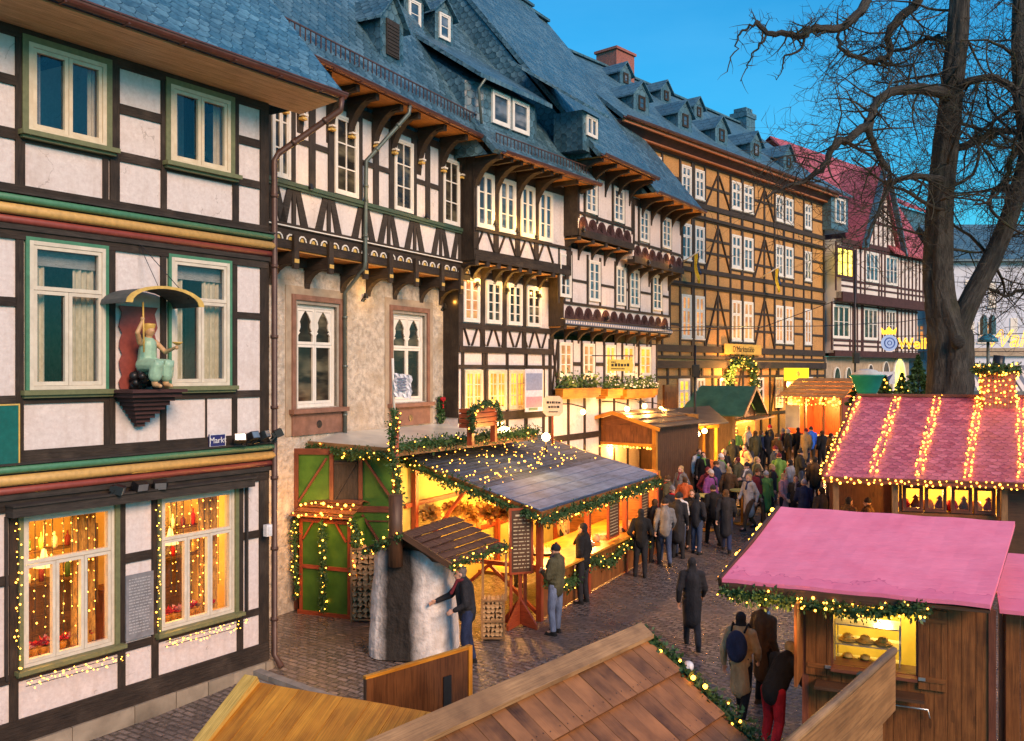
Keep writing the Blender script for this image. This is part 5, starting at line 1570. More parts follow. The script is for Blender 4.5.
    # straw bunches glowing in the near end of the stall
    for k in range(7):
        W_ = F.W(.5 + R.uniform(-.1, .5), 1.3 + .28 * k, 1.95 + R.uniform(-.1, .15))
        b = MB()
        for i in range(260): 
            d = V((R.gauss(0, 1), R.gauss(0, 1), R.gauss(0, .5))).normalized(); b.leaf(d * R.uniform(.02, .2), .20, d)
        o = b.build('straw_bunch', M['straw'], None); o.location = W_
        tag(o, 'bunch of golden straw hanging inside the near end of the grill stall', 'straw bunch', 'straw bunches hung in the grill stall')
    # sausages trays, jars on the counter
    for k in range(6):
        W_ = F.W(3.0 + .55 * k, .25, 1.05)
        b = MB(); 
        if k % 2: b.lathe([(.09, 0), (.10, .10), (.08, .15), (.05, .19)], (0, 0, 0), 12); nm, mm, lb = 'jar', 'logend', 'stoneware mustard jar on the grill stall counter'
        else: b.box(-.18, .18, -.12, .12, 0, .06); b.box(-.15, .15, -.09, .09, .061, .10); nm, mm, lb = 'tray', 'steel', 'steel serving tray on the grill stall counter'
        o = b.build(nm, M[mm]); o.location = W_; o.rotation_euler = (0, 0, F.rz); tag(o, lb, nm, nm + 's on the grill counter')
    # menu boards
    for k, (x, w_) in enumerate(((4.0, .62), (6.3, .5))):
        W_ = F.W(x, -.02, 1.15)
        t = thing('menu_board', ('dark menu board with red frame hung midway along the grill counter', 'narrower dark menu board near the far end of the grill counter')[k], 'menu board', W_, F.rz, 'menu boards')
        menu(t, w_, 1.15, 0)
    # garlands
    W3 = lambda p: F.W(*p)
    garland('fir garland with lights along the front eave of the blue roof', [W3(FL + V((0, -.05, -.1))), W3(FR_ + V((0, -.05, -.1)))], .14, 60, 'n', 300)
    garland('fir garland with lights down the near gable edge of the blue roof', [W3(BL + V((-.05, 0, 0))), W3(FL + V((-.05, 0, -.06)))], .13, 42, 'n', 300)
    garland('thick lit fir garland hanging along the grill counter front', [F.W(.2, .0, .85), F.W(1.4, .0, .5), F.W(2.6, .0, .85), F.W(3.8, 0, .5), F.W(5.0, .0, .85), F.W(6.2, 0, .5), F.W(7.5, 0, .85)], .16, 90, 'n', 240)
    lines = []
    nrm = V((0, 0, .12))
    for k in range(6):
        f = .06 + .10 * k
        lines.append([W3(BL.lerp(FL, f) + nrm), W3(BR.lerp(FR_, f) + nrm)])
    lightstring('net of warm lights laid over the blue grill stall roof', lines, 96, 'n', jit=.12)
    lines = [[W3(BL.lerp(FL, f) + nrm), W3(BL.lerp(FL, f).lerp(BR.lerp(FR_, f), .75) + nrm)] for f in (.11, .22, .33, .44, .54)]
    lightstring('second looser net of warm lights on the near part of the blue stall roof', lines, 90, 'n', jit=.14)
    return F, BL, BR
M['straw'] = gm('straw', (.62, .27, .04), (.85, .50, .12), 10, (1, 1, 1), .7, .3, .005, .3, coord='obj')
def menu(t, w, h, z):
    b = MB(); b.box(-w / 2, w / 2, -.02, .02, z, z + h); b.build('panel', M['wood_dark'], t)
    b = MB(); f = .045
    b.box(-w / 2 - f, -w / 2, -.03, .03, z - f, z + h + f); b.box(w / 2, w / 2 + f, -.03, .03, z - f, z + h + f); b.box(-w / 2, w / 2, -.03, .03, z + h, z + h + f); b.box(-w / 2, w / 2, -.03, .03, z - f, z)
    b.build('frame', M['redwood'], t)
    b = MB(); q = z + h - .12
    b.box(-w * .3, w * .3, -.026, -.021, q, q + .035)
    while q > z + .1:
        q -= .075; a = -w * .40; 
        while a < w * .2:
            l = R.uniform(.04, .11); b.box(a, min(a + l, w * .22), -.025, -.021, q, q + .02); a += l + .025
        b.box(w * .28, w * .40, -.025, -.021, q, q + .02)
    b.build('lettering', plain('chalk', (.55, .45, .28), .8), t)
gF, gBL, gBR = grill_stall()

# free-standing menu stand with red foot
p = G(521, 627)
t = thing('menu_board', 'tall menu board on a red cross-foot stand before the grill stall', 'menu board', p, rad(18), 'menu boards')
menu(t, .42, 1.25, 1.12)
b = MB(); b.box(-.035, .035, .03, .08, .05, 1.2); b.build('post', M['redwood'], t)
for k in range(4):
    b = MB(); a = k * math.pi / 2 + .6; u = V((math.cos(a), math.sin(a), 0)); n_ = V((-u.y, u.x, 0)) * .025
    b.prism([V((0, .055, 0)) + u * .03 - n_ + V((0, 0, .55)), V((0, .055, 0)) + u * .42 - n_ + V((0, 0, .10)), V((0, .055, 0)) + u * .42 - n_, V((0, .055, 0)) + u * .03 - n_ + V((0, 0, .05))], n_ * 2)
    b.build('foot', M['redwood'], t)
b = MB(); b.box(.10, .17, .12, .16, 0, 1.1); b.box(-.2, -.14, .12, .16, 0, 1.1); b.build('rear_leg', M['redwood'], t)

# ================================================================== GREEN STALL
def green_stall():
    A = V((-4.72, 19.55, 0)); B = V((-2.42, 19.35, 0))
    F = Fr(A, (B - A)); W = (B - A).length
    r = thing('market_stall', 'green-walled stall with red-brown timbers and a flat pale tarpaulin roof by the stone house', 'stall', F.o, F.rz, 'wooden market stalls')
    b = MB(); b.box(0, W, 0, .06, .0, 3.45); b.build('wall', M['stallgreen'], r)
    b = MB(); yy = -.04
    for z in (2.15, 1.95, .9, 3.38): b.box(0, W, yy, .0, z, z + (.13 if z != 1.95 else .02))
    for x in (.0, .78, 1.42, W - .1): b.box(x, x + .09, yy - .003, .0, .02 if x in (.0,) or x > 2 else 2.2, 3.4)
    b.bar((.1, -.025, 2.35), (.72, -.025, 3.3), .045, .09, (0, 1, 0)); b.bar((W - .1, -.025, 2.35), (1.55, -.025, 3.3), .045, .09, (0, 1, 0)); b.bar((.1, -.022, 1.0), (.72, -.022, 2.1), .04, .09, (0, 1, 0)); b.bar((W - .1, -.022, 1.0), (1.5, -.022, 2.1), .04, .09, (0, 1, 0))
    b.build('timber', M['wood_red'], r)
    b = MB(); b.box(.88, 1.40, -.03, -.0, 2.36, 3.26); b.bar((.9, -.045, 2.4), (1.38, -.045, 3.22), .03, .07, (0, 1, 0)); b.bar((.88, -.04, 2.4), (1.40, -.04, 2.4), .03, .05); b.bar((.88, -.04, 3.2), (1.40, -.04, 3.2), .03, .05); b.build('shutter', M['timber_grey'], r)
    # tarpaulin roof over green stall and along the back of the grill stall
    zt = 3.55
    Q = [Pz(289, 441, zt + .06), Pz(392, 450, zt), Pz(537, 434, zt), Pz(492, 423.5, zt + .1), Pz(400, 424, zt + .25), Pz(330, 430, zt + .25)]
    Qw = [F.L(q) for q in Q]
    b = MB(); b.prism(Qw, (0, 0, -.09)); b.build('roof_sheet', M['tarp'], r)
    b = MB(); b.bar(Qw[0] + V((0, -.03, -.05)), Qw[1] + V((0, -.03, -.05)), .05, .18); b.bar(Qw[1] + V((.0, -.03, -.05)), Qw[2] + V((0, -.03, -.05)), .05, .18); b.build('fascia', M['wood_pale'], r)
    W2 = lambda p: F.W(*p)
    garland('lit fir garland along the top of the green stall front', [W2(Qw[0] + V((0, -.1, -.12))), W2(Qw[1] + V((0, -.1, -.12)))], .12, 34, 'n', 280)
    garland('fir garland with few lights along the pale roof edge above the blue roof', [W2(Qw[1] + V((0.05, -.1, .08))), W2(Qw[2] + V((0, -.1, .06)))], .15, 30, 'n', 300)
    # corner post wrapped in greenery left
    pA = Pz(283, 445, 3.5)
    t = thing('post', 'timber post wrapped in lit fir greenery at the stone house', 'post', (pA.x, pA.y, 0)); b = MB(); b.tube([(0, 0, 0), (0, 0, 3.9)], .06, 8); b.build('pole', M['redwood'], t)
    garland('lit fir garland winding down the left post of the green stall', [(pA.x + .02, pA.y - .08, 3.95), (pA.x - .05, pA.y - .1, 3.0), (pA.x + .06, pA.y - .1, 2.0), (pA.x, pA.y - .08, .9)], .13, 44, 'n', 280)
    b = MB()
    for i in range(160):
        d = V((R.gauss(0, 1), R.gauss(0, 1), R.gauss(0, 1))).normalized(); b.leaf(d * R.uniform(.02, .17), .12, d)
    o = b.build('fir_tuft', M['needle']); o.location = (pA.x, pA.y, 4.0); tag(o, 'tuft of fir branches on top of the left stall post', 'fir tuft')
    # centre pole
    pB = Pz(397, 452, 3.5); pB = V((pB.x, pB.y - .25, 0))
    t = thing('post', 'red flag post wrapped in lights between the green and the grill stall', 'post', pB)
    b = MB(); b.tube([(0, 0, 0), (0, 0, 3.2), (0, 0, 4.3)], .07, 8); b.build('pole', M['redwood'], t)
    b = MB(); b.tube([(-.02, .0, 4.2), (-.06, .0, 5.45)], .028, 6); b.build('mast', M['white'], t)
    garland('lit fir garland winding around the red post beside the oven', [(pB.x, pB.y - .1, 4.4), (pB.x - .08, pB.y - .1, 3.6), (pB.x + .08, pB.y - .1, 2.8), (pB.x - .06, pB.y - .1, 2.0)], .12, 46, 'n', 280)
    # plastic-wrapped notice on the mast
    k = 1
    a = P(398, 376, pB.y - .05); c = P(415, 402, pB.y - .05)
    t = thing('poster', 'crumpled white plastic-wrapped notice on the mast before the gothic window', 'poster', (pB.x, pB.y, 4.9))
    b = MB(); n = 6
    for i in range(n):
        for j in range(n):
            def q(i, j): return V((-.02 + .36 * i / n + .02 * math.sin(j * 2.0), -.06 + .03 * math.sin(i * 2.1 + j * 1.3), .25 - .48 * j / n - .05 * i / n + .015 * math.sin(i * 3)))
            b.face([q(i, j), q(i, j + 1), q(i + 1, j + 1), q(i + 1, j)])
    for i in range(n):
        pass
    b.build('sheet', gm('plastic_sheet', (.62, .60, .66), (.80, .78, .82), 6, rough=.25, bump=.4), t)
    b = MB()
    for j in range(5): b.box(.05, .24, -.098, -.094, .12 - .06 * j, .15 - .06 * j)
    b.build('print', plain('print_grey', (.22, .22, .30), .6), t)
    return r
M['wood_red'] = gm('wood_redbrown', (.12, .035, .018), (.22, .07, .035), 6, (.3, 3, 1), .5, .3, .004, .3)
M['tarp'] = gm('pale_tarp', (.38, .40, .38), (.62, .62, .54), 1.2, (1, 1, 1), .28, .15, .02, .25, c3=(.50, .46, .32))
green_stall()

# small green booth
def booth():
    a = G(300, 613); c = G(351, 619)
    F = Fr(a, (c - a)); W = (c - a).length
    r = thing('booth', 'small green ticket booth with a lit shingled canopy in front of the green stall', 'booth', F.o, F.rz)
    b = MB(); b.box(0, W, 0, .9, .05, 2.05); b.build('wall', M['stallgreen'], r)
    b = MB(); b.box(-.04, W + .04, -.04, .94, 0, .08); 
    for x in (0, W - .07): b.box(x, x + .07, -.03, -.0, .08, 2.05)
    b.box(.07, W - .07, -.028, 0, .98, 1.06); b.box(.07, W - .07, -.028, 0, 1.97, 2.05); b.bar((.1, -.02, 1.6), (.35, -.02, 1.98), .03, .06, (0, 1, 0)); b.bar((W - .1, -.02, 1.6), (W - .35, -.02, 1.98), .03, .06, (0, 1, 0)); b.build('timber', M['redwood'], r)
    b = MB(); plankslope(b, (-.05, .45, 2.42), (W + .05, .45, 2.42), (W + .12, -.22, 2.08), (-.12, -.22, 2.08), 9, 4, .015); plankslope(b, (W + .05, .45, 2.42), (-.05, .45, 2.42), (-.12, 1.0, 2.10), (W + .12, 1.0, 2.10), 9, 3, .015)
    b.build('canopy_roof', M['barkred'], r)
    w = lambda *p: F.W(*p)
    garland('lit fir garland down the left edge of the green booth', [w(-.05, -.1, 2.05), w(-.08, -.08, 1.3), w(-.02, -.08, .35)], .08, 24, 'n', 300, leaf=.08)
    garland('lit fir garland down the middle of the green booth', [w(.62, -.12, 2.05), w(.66, -.1, 1.2), w(.62, -.08, .1)], .08, 26, 'n', 300, leaf=.08)
    garland('lit fir garland hanging off the right side of the green booth', [w(W + .1, -.1, 2.1), w(W + .22, -.1, 1.8), w(W + .12, -.05, .9)], .11, 26, 'n', 280)
    lightstring('cluster of bright fairy lights on the green booth canopy', [[w(-.1, -.2, 2.16), w(W + .1, -.2, 2.16)], [w(-.1, .1, 2.32), w(W + .1, .1, 2.32)]], 26, 'm', jit=.05)
    lamp_point('booth_light', w(W * .5, -.5, 2.3), 29.4, .1, WARM)
M['barkred'] = gm('shingle_red', (.16, .05, .02), (.32, .12, .05), 8, (.5, 3, 1), .6, .5, .01, .3)
booth()
# pale timber frame at the left
p = G(284, 611); t = thing('wooden_frame', 'pale narrow timber rack standing left of the green booth', 'rack', p, .1)
b = MB()
for x in (-.16, .10): b.box(x, x + .05, 0, .05, 0, 1.5); b.box(x, x + .05, .35, .4, 0, 1.5)
for z in (.05, .5, 1.0, 1.45): b.box(-.16, .15, .005, .045, z, z + .04); b.box(-.16, .15, .355, .395, z, z + .04)
b.build('rack_frame', M['wood_pale'], t)

# ================================================================== OVEN with shingled roof
def oven():
    c = V((-1.82, 16.9, 0)); F = Fr(c, (1, -.15))
    r = thing('oven', 'rounded whitewashed stone bread oven with a soot-black streak, a small shingled roof and a flue', 'oven', c, F.rz)
    b = MB(); n = 56; prof = [(1.03 - .008 * q + R.uniform(-.006, .006), .13 * q) for q in range(15)] + [(.90, 1.95), (.7, 2.0)]
    ring = []
    for j, (k, z) in enumerate(prof):
        row = []
        for i in range(n):
            a = 2 * math.pi * i / n; cx, sy = math.cos(a), math.sin(a); e = 3.4
            rr = (abs(cx) ** e + abs(sy) ** e) ** (-1 / e)
            rr *= 1 + .012 * math.sin(a * 5 + z * 3) + .008 * math.sin(a * 11 - z * 7) + R.uniform(-.005, .005)
            row.append(V((cx * rr * .77 * k, sy * rr * .80 * k, z)))
        ring.append(row)
    for j in range(len(prof) - 1):
        for i in range(n):
            i2 = (i + 1) % n; q = [ring[j][i], ring[j][i2], ring[j + 1][i2], ring[j + 1][i]]
            b.face(q, [(i * .13, prof[j][1]), ((i + 1) * .13, prof[j][1]), ((i + 1) * .13, prof[j + 1][1]), (i * .13, prof[j + 1][1])])
    b.face([ring[-1][i] for i in range(n)])
    b.sm = [True] * len(b.sm)
    ob = b.build('masonry', M['oven'], r)
    # soot streak down the face, a patch of real soot
    f = F.L
    top = {}
    ridge0 = f(V((-1.95, 15.9, 2.30))); ridge1 = f(V((-1.12, 17.75, 2.32))); er0 = f(V((-1.08, 15.75, 1.78))); er1 = f(V((-.10, 17.35, 1.80))); el0 = f(V((-2.75, 16.65, 1.85))); el1 = f(V((-2.0, 18.3, 1.85)))
    b = MB(); plankslope(b, ridge0, ridge1, er1, er0, 20, 6, .02); plankslope(b, ridge1, ridge0, el0, el1, 20, 6, .02)
    b.build('shingle_roof', M['barkshingle'], r)
    b = MB(); b.bar(ridge0, er0, .05, .1); b.bar(ridge0, el0, .05, .1); b.prism([ridge0 + V((0, .2, -.03)), er0 + V((0, .2, -.03)), el0 + V((0, .2, -.03))], (0, .03, 0)); b.build('gable_board', M['wood_dark'], r)
    b = MB(); q = f(V((-2.08, 16.1, 1.7))); b.tube([q, q + V((0, 0, 1.28))], .13, 12); b.tube([q + V((0, 0, .5)), q + V((0, 0, .55))], .14, 12); b.build('flue', M['wood_dark'], r)
    garland('lit fir garland along the right eave of the oven roof', [F.W(*er0), F.W(*er1)], .10, 34, 'n', 280, leaf=.08)
    garland('lit fir garland along the left edge of the oven roof', [F.W(*ridge0) + V((0, -.05, 0)), F.W(*el0) + V((0, -.05, 0))], .08, 12, 'n', 240, leaf=.08)
# whitewashed masonry with soot below the flue
t = NT('oven_masonry')
co_ = t.coord('uv'); f_ = t.noise(co_, 5, 8); g_ = t.noise(co_, 1.2, 4)
c_ = t.mix(t.ramp(f_, .3, .7), (.50, .46, .43), (.84, .80, .77)); c_ = t.mix(t.math('MULTIPLY', t.ramp(g_, .45, .7), .5), c_, (.30, .23, .17))
sp_ = t.n('ShaderNodeSeparateXYZ'); t.l(t.coord('obj'), sp_.inputs[0])
dx_ = t.math('ADD', t.math('ABSOLUTE', t.math('ADD', sp_.outputs[0], .10)), t.math('MULTIPLY', g_, .22))
k_ = t.math('MULTIPLY', t.math('SUBTRACT', 1.0, t.ramp(dx_, .32, .54)), t.math('LESS_THAN', sp_.outputs[1], 0))
c_ = t.mix(t.math('MULTIPLY', k_, .97), c_, (.02, .016, .013))
M['oven'] = t.bsdf(c_, .95, 0, t.math('ADD', f_, t.math('MULTIPLY', g_, 1.5)), 1.0, .06, .1)
oven()

# log racks and logs
def lograck(px, py, w, h, rzv, label, tag_, nx, nz, d=.35):
    p = G(px, py); r = thing('log_rack', label, 'log rack', p, rzv, 'log racks')
    b = MB()
    for x in (0, w): b.box(x - .04, x, -.02, .02, 0, h + .1); b.box(x - .04, x, d, d + .04, 0, h + .1)
    for z in (.04, h * .5, h + .04): b.box(-.04, w, -.03, .0, z, z + .035)
    b.box(-.04, w, d + .01, d + .03, 0, h); b.build('frame', M['wood_pale'], r)
    for i in range(nx):
        for j in range(nz):
            rr = min(w / nx, h / nz) * .62
            b = MB(); k = R.choice((3, 3, 4, 5)); a0 = R.uniform(0, 6)
            pts = [(math.cos(a0 + 6.283 * q / k) * rr * R.uniform(.8, 1.1), 0, math.sin(a0 + 6.283 * q / k) * rr * R.uniform(.8, 1.1)) for q in range(k)]
            b.prism(pts, (0, d, 0)); b.f and None
            o = b.build('log', M['logend'])
            lx = -.02 + w * (i + .5) / nx; lz = .08 + h * (j + .5) / nz
            o.location = p + Matrix.Rotation(rzv, 3, 'Z') @ V((lx, R.uniform(-.02, .02), lz)); o.rotation_euler = (0, 0, rzv)
            tag(o, tag_, 'log', tag_ + ' group')
lograck(352.5, 622, .58, 1.45, -.1, 'tall rack of split firewood between the green booth and the oven', 'split firewood log in the tall rack beside the oven', 5, 13)
lograck(483, 641, .42, .72, .0, 'low rack of split firewood right of the oven', 'split firewood log in the low rack right of the oven', 5, 8)
p = G(483, 641); t = thing('wooden_frame', 'pale upright timber frame above the low log rack', 'rack', p + V((0, .1, .85)))
b = MB()
for x in (-.03, .42): b.box(x, x + .045, 0, .04, -.1, .85)
b.box(-.03, .465, 0, .04, .81, .85); b.build('frame', M['wood_pale'], t)

# ================================================================== BROWN STALL
def hut(name_label, LW, RW, zE, zR, depth, wallm, roofm, zg, openz=(1.05, 1.9), over=.35, ridge='y', courses=5, boards=14, fas=None):
    pass
def brown_stall():
    A = Pz(582, 424, 3.3); B = Pz(656, 427, 3.3); zg = gz(A.x, A.y)
    A.z = B.z = 0; F = Fr((A.x, A.y, zg), (B - A)); W = (B - A).length; h = 3.3 - zg; D = 3.4
    r = thing('market_stall', 'brown wooden gabled stall with a dark low roof behind the blue-roofed stall', 'stall', F.o, F.rz, 'wooden market stalls')
    b = MB(); plankwall(b, 0, W, h - .62, h, 0, .04, .16); plankwall(b, 0, W, .0, .95, .05, .04, .16)
    n = 12
    for i in range(n):
        x0 = W * i / n; x1 = W * (i + 1) / n - .008; zz = lambda x: h + .42 * (1 - abs(x - W / 2) / (W / 2))
        b.prism([(x0, 0, h), (x1, 0, h), (x1, 0, zz(x1)), (x0, 0, zz(x0))], (0, .04, 0))
    b.build('wall', M['wood'], r); b = MB(); plankwall(b, 0, D, 0, h, W - .04, .04, .16, 'y'); plankwall(b, 0, D, 0, h, 0, .04, .16, 'y')
    b.box(0, W, D, D + .04, 0, h + .3); b.build('side_wall', M['wood_dark'], r)
    b = MB(); b.box(-.02, .12, -.05, .08, 0, h); b.box(W - .12, W + .02, -.05, .08, 0, h); b.box(0, W, -.06, .0, h - .68, h - .58); b.box(0, W, -.35, .3, .95, 1.0); b.build('frame', M['wood_orange'], r)
    b = MB(); e = .35
    plankslope(b, (W / 2, -.4, h + .50), (W / 2, D + .3, h + .50), (W + e, D + .3, h - .02), (W + e, -.4, h - .02), 22, 4, .02); plankslope(b, (W / 2, D + .3, h + .50), (W / 2, -.4, h + .50), (-e, -.4, h - .02), (-e, D + .3, h - .02), 22, 4, .02)
    b.build('roof', M['roofdark'], r)
    b = MB(); b.bar((W / 2, -.42, h + .46), (W + e, -.42, h - .06), .05, .12); b.bar((W / 2, -.42, h + .46), (-e, -.42, h - .06), .05, .12); b.build('verge_board', M['wood_orange'], r)
    lightstring('row of warm lights under the brown stall front board', [[F.W(.1, -.1, h - .72), F.W(W - .1, -.1, h - .72)]], 22, 'f')
    for x in (W * .3, W * .75): lamp_point('brown_stall_light', F.W(x, .9, h - .8), 147.0, .12, WARM)
    # goods: boxes of lit sweets
    for k in range(6):
        b = MB(); b.box(-.18, .18, -.15, .15, 0, .12); b.box(-.15, .15, -.12, .12, .12, .2 + .05 * (k % 3)); o = b.build('goods_box', M['wood_orange' if k % 2 else 'stallyellow']); o.location = F.W(.35 + k * .5, 0, 1.0); o.rotation_euler = (0, 0, F.rz)
        tag(o, 'small goods box on the brown stall counter', 'box', 'goods boxes on the brown stall counter')
    return F, W, h
M['roofdark'] = gm('dark_roof_boards', (.05, .04, .035), (.14, .12, .10), 5, (.3, 3, 1), .5, .5, .01, .4)
bF, bW, bh = brown_stall()
# lean-to stall between brown and green huts: bright lamps on a beam
LP = []
for k, (x, y) in enumerate(((676, 437), (683, 437), (690, 437), (697.5, 434), (704.5, 431))):
    w_ = P(x, y, 33.5 + k * .25)
    t = thing('globe_lamp', 'bright bare bulb on the beam between the brown and the green stall', 'lamp', w_, 0, 'bright bulbs between two stalls')
    b = MB(); b.ball((0, 0, 0), .10, 10, 8); b.build('globe', M['lamp'], t); b = MB(); b.lathe([(.05, .08), (.05, .17)], (0, 0, 0), 8); b.build('socket', M['black'], t)
    LP.append(w_)
a = LP[0]; c = LP[-1]
t = thing('market_stall', 'small open lean-to stall with bright bulbs between brown and green stalls', 'stall', (a.x, a.y, gz(a.x, a.y)), 0, 'wooden market stalls')
L_ = lambda p: V(p) - V(t.location)
b = MB(); b.bar(L_(a + V((-.5, .3, .18))), L_(c + V((.6, .3, .18))), .1, .12); 
for q in (a + V((-.4, .3, 0)), c + V((.5, .3, 0))): b.bar(V((L_(q).x, L_(q).y, 0)), L_(q + V((0, 0, .2))), .1, .1, (1, 0, 0))
b.bar(L_(a + V((-.4, .3, -.9))), L_(a + V((.5, .3, .1))), .07, .07); b.bar(L_(a + V((-.4, 2.5, -2.0))), L_(a + V((-.4, 2.5, .7))), .1, .1, (1, 0, 0))
b.bar(L_(c + V((.5, 2.5, -2.2))), L_(c + V((.5, 2.5, .7))), .1, .1, (1, 0, 0)); b.build('frame', M['wood_orange'], t)
b = MB(); b.prism([L_(a + V((-.8, 2.8, .8))), L_(c + V((.8, 2.8, .8))), L_(c + V((.9, -.1, .3))), L_(a + V((-.8, -.1, .3)))], (0, 0, .06)); b.build('roof', M['roofdark'], t)
b = MB(); b.prism([L_(a + V((-.3, .2, -2.0))), L_(c + V((.4, .2, -2.0))), L_(c + V((.4, .2, -1.15))), L_(a + V((-.3, .2, -1.15)))], (0, .5, 0)); b.build('counter', M['wood_red'], t)
lamp_point('beam_light', a.lerp(c, .5) + V((0, -.35, -.1)), 800.0, .2, (1, .52, .13))

# ================================================================== GREEN-ROOFED STALL
def greenroof_stall():
    A = Pz(676, 412, 3.4); B = Pz(734, 413.4, 3.4); zg = gz(A.x, A.y) - .05; A.z = B.z = 0
    F = Fr((A.x, A.y, zg), (B - A)); W = (B - A).length; h = 3.4 - zg; D = 3.2
    r = thing('market_stall', 'wooden stall with a green felt gable roof and a lit serving hatch on its right', 'stall', F.o, F.rz, 'wooden market stalls')
    b = MB(); plankwall(b, 0, W, 0, h, 0, .04, .2); b.box(0, .04, 0, D, 0, h); b.box(0, W, D, D + .04, 0, h)
    plankwall(b, 0, D, 0, .95, W - .04, .04, .2, 'y'); plankwall(b, 0, D, h - .35, h, W - .04, .04, .2, 'y'); b.prism([(W, 0, h), (W, D, h), (W, D / 2, h + 1.0)], (-.04, 0, 0)); b.build('wall', M['wood_orange2'], r)
    b = MB(); e = .3
    for sg, y0 in ((1, -e), (-1, D + e)):
        b.prism([(-.3, D / 2, h + 1.08), (W + .5, D / 2, h + 1.08), (W + .5, y0, h - .12), (-.3, y0, h - .12)], (0, 0, .05))
    b.build('roof', M['greenfelt'], r)
    b = MB(); b.bar((W + .51, D / 2, h + 1.06), (W + .51, -e, h - .12), .05, .14); b.bar((W + .51, D / 2, h + 1.06), (W + .51, D + e, h - .12), .05, .14); b.box(W - .05, W + .06, -.05, .08, 0, h); b.box(W - .05, W + .06, D - .08, D + .05, 0, h); b.box(W - .05, W + .9, 0, D, h - .28, h - .22); b.box(W - .1, W + .35, .1, D - .1, .95, 1.0); b.build('frame', M['wood_pale'], r)
    b = MB(); b.box(.5, .55, .1, D - .1, .3, h - .1); b.build('shelf_wall', M['stallyellow'], r)
    for k in range(12):
        b = MB(); b.box(-.12, .12, -.1, .1, 0, R.uniform(.15, .3)); o = b.build('gift_box', M[('cl_red', 'stallyellow', 'white', 'cl_green')[k % 4]]); o.location = F.W(W - .0 + .1 * 0, .3 + (k % 6) * .5, 1.0 if k < 6 else 1.0); 
        if k >= 6: o.location = F.W(.7, .3 + (k % 6) * .5, 1.25)
        if k >= 6: 
            pass
        tag(o, 'small gift box ' + ('on the counter of the green-roofed stall' if k < 6 else 'on the back shelf of the green-roofed stall'), 'box', 'gift boxes ' + ('on the counter' if k < 6 else 'on the back shelf') + ' of the green-roofed stall')
    b = MB(); b.box(.55, .9, .1, D - .1, 1.2, 1.25); b.build('shelf', M['wood'], r)
    for y in (.8, 2.3): lamp_point('green_roof_stall_light', F.W(W - .7, y, h - .4), 231.0, .12, WARM)
    lightstring('warm light string framing the green-roofed stall hatch', [[F.W(W + .1, .1, h - .4), F.W(W + .1, D - .1, h - .4)], [F.W(W + .08, .05, 1.1), F.W(W + .08, .05, h - .4)]], 26, 'f')
M['wood_orange2'] = gm('wood_tan', (.20, .10, .04), (.34, .18, .075), 5, (.25, 3, 1), .5, .3, .006, .3)
M['greenfelt'] = gm('green_felt', (.025, .10, .06), (.06, .18, .11), 2, (1, 1, 1), .7, .3, .01, .35)
greenroof_stall()

# ================================================================== FAR TAN STALL with red interior
def tan_stall():
    A = P(786, 396, 43); B = P(842, 396, 41.0); zg = gz(A.x, A.y); h = A.z - zg; A.z = B.z = 0
    F = Fr((A.x, A.y, zg), (B - A)); W = (B - A).length; D = 2.6
    r = thing('market_stall', 'far stall with tan plank roof and glowing red interior under the ochre house', 'stall', F.o, F.rz, 'wooden market stalls')
    b = MB(); plankslope(b, (-.1, 1.4, h + .85), (W + .1, 1.4, h + .85), (W + .3, -.4, h - .05), (-.3, -.4, h - .05), 14, 5, .02); plankslope(b, (W + .1, 1.4, h + .85), (-.1, 1.4, h + .85), (-.1, D + .3, h), (W + .1, D + .3, h), 14, 3, .02); b.build('roof', M['wood_pale'], r)
    b = MB(); b.box(0, W, D, D + .05, 0, h); b.box(0, .05, 0, D, 0, h); b.box(W - .05, W, 0, D, 0, h); b.build('rear_wall', M['redwood'], r)
    b = MB(); plankwall(b, 0, W, 0, 1.0, 0, .04, .2); b.box(-.05, W + .05, -.25, .3, 1.0, 1.05)
    for x in (0, W * .33, W * .66, W - .1): b.box(x, x + .1, -.02, .08, 1.0, h)
    b.build('frame', M['wood_orange2'], r)
    lightstring('icicle light fringe under the tan stall roof', [[F.W(-.2, -.4, h - .1), F.W(W + .2, -.4, h - .1)], [F.W(-.2, -.38, h - .3), F.W(W + .2, -.38, h - .3)]], 60, 'f', jit=.1)
    lamp_point('tan_stall_light', F.W(W * .6, 1.0, h - .5), 450, .15, (1, .42, .14)); lamp_point('tan_stall_light', F.W(W * .2, 1.0, h - .5), 252.0, .15, WARM)
    t = thing('notice_board', 'pale lit notice board hanging at the left of the far tan stall', 'notice board', F.W(.35, -.12, h - 1.5), F.rz)
    b = MB(); b.box(-.3, .42, -.02, .02, 0, 1.1); b.build('panel', M['tarp'], t)
tan_stall()

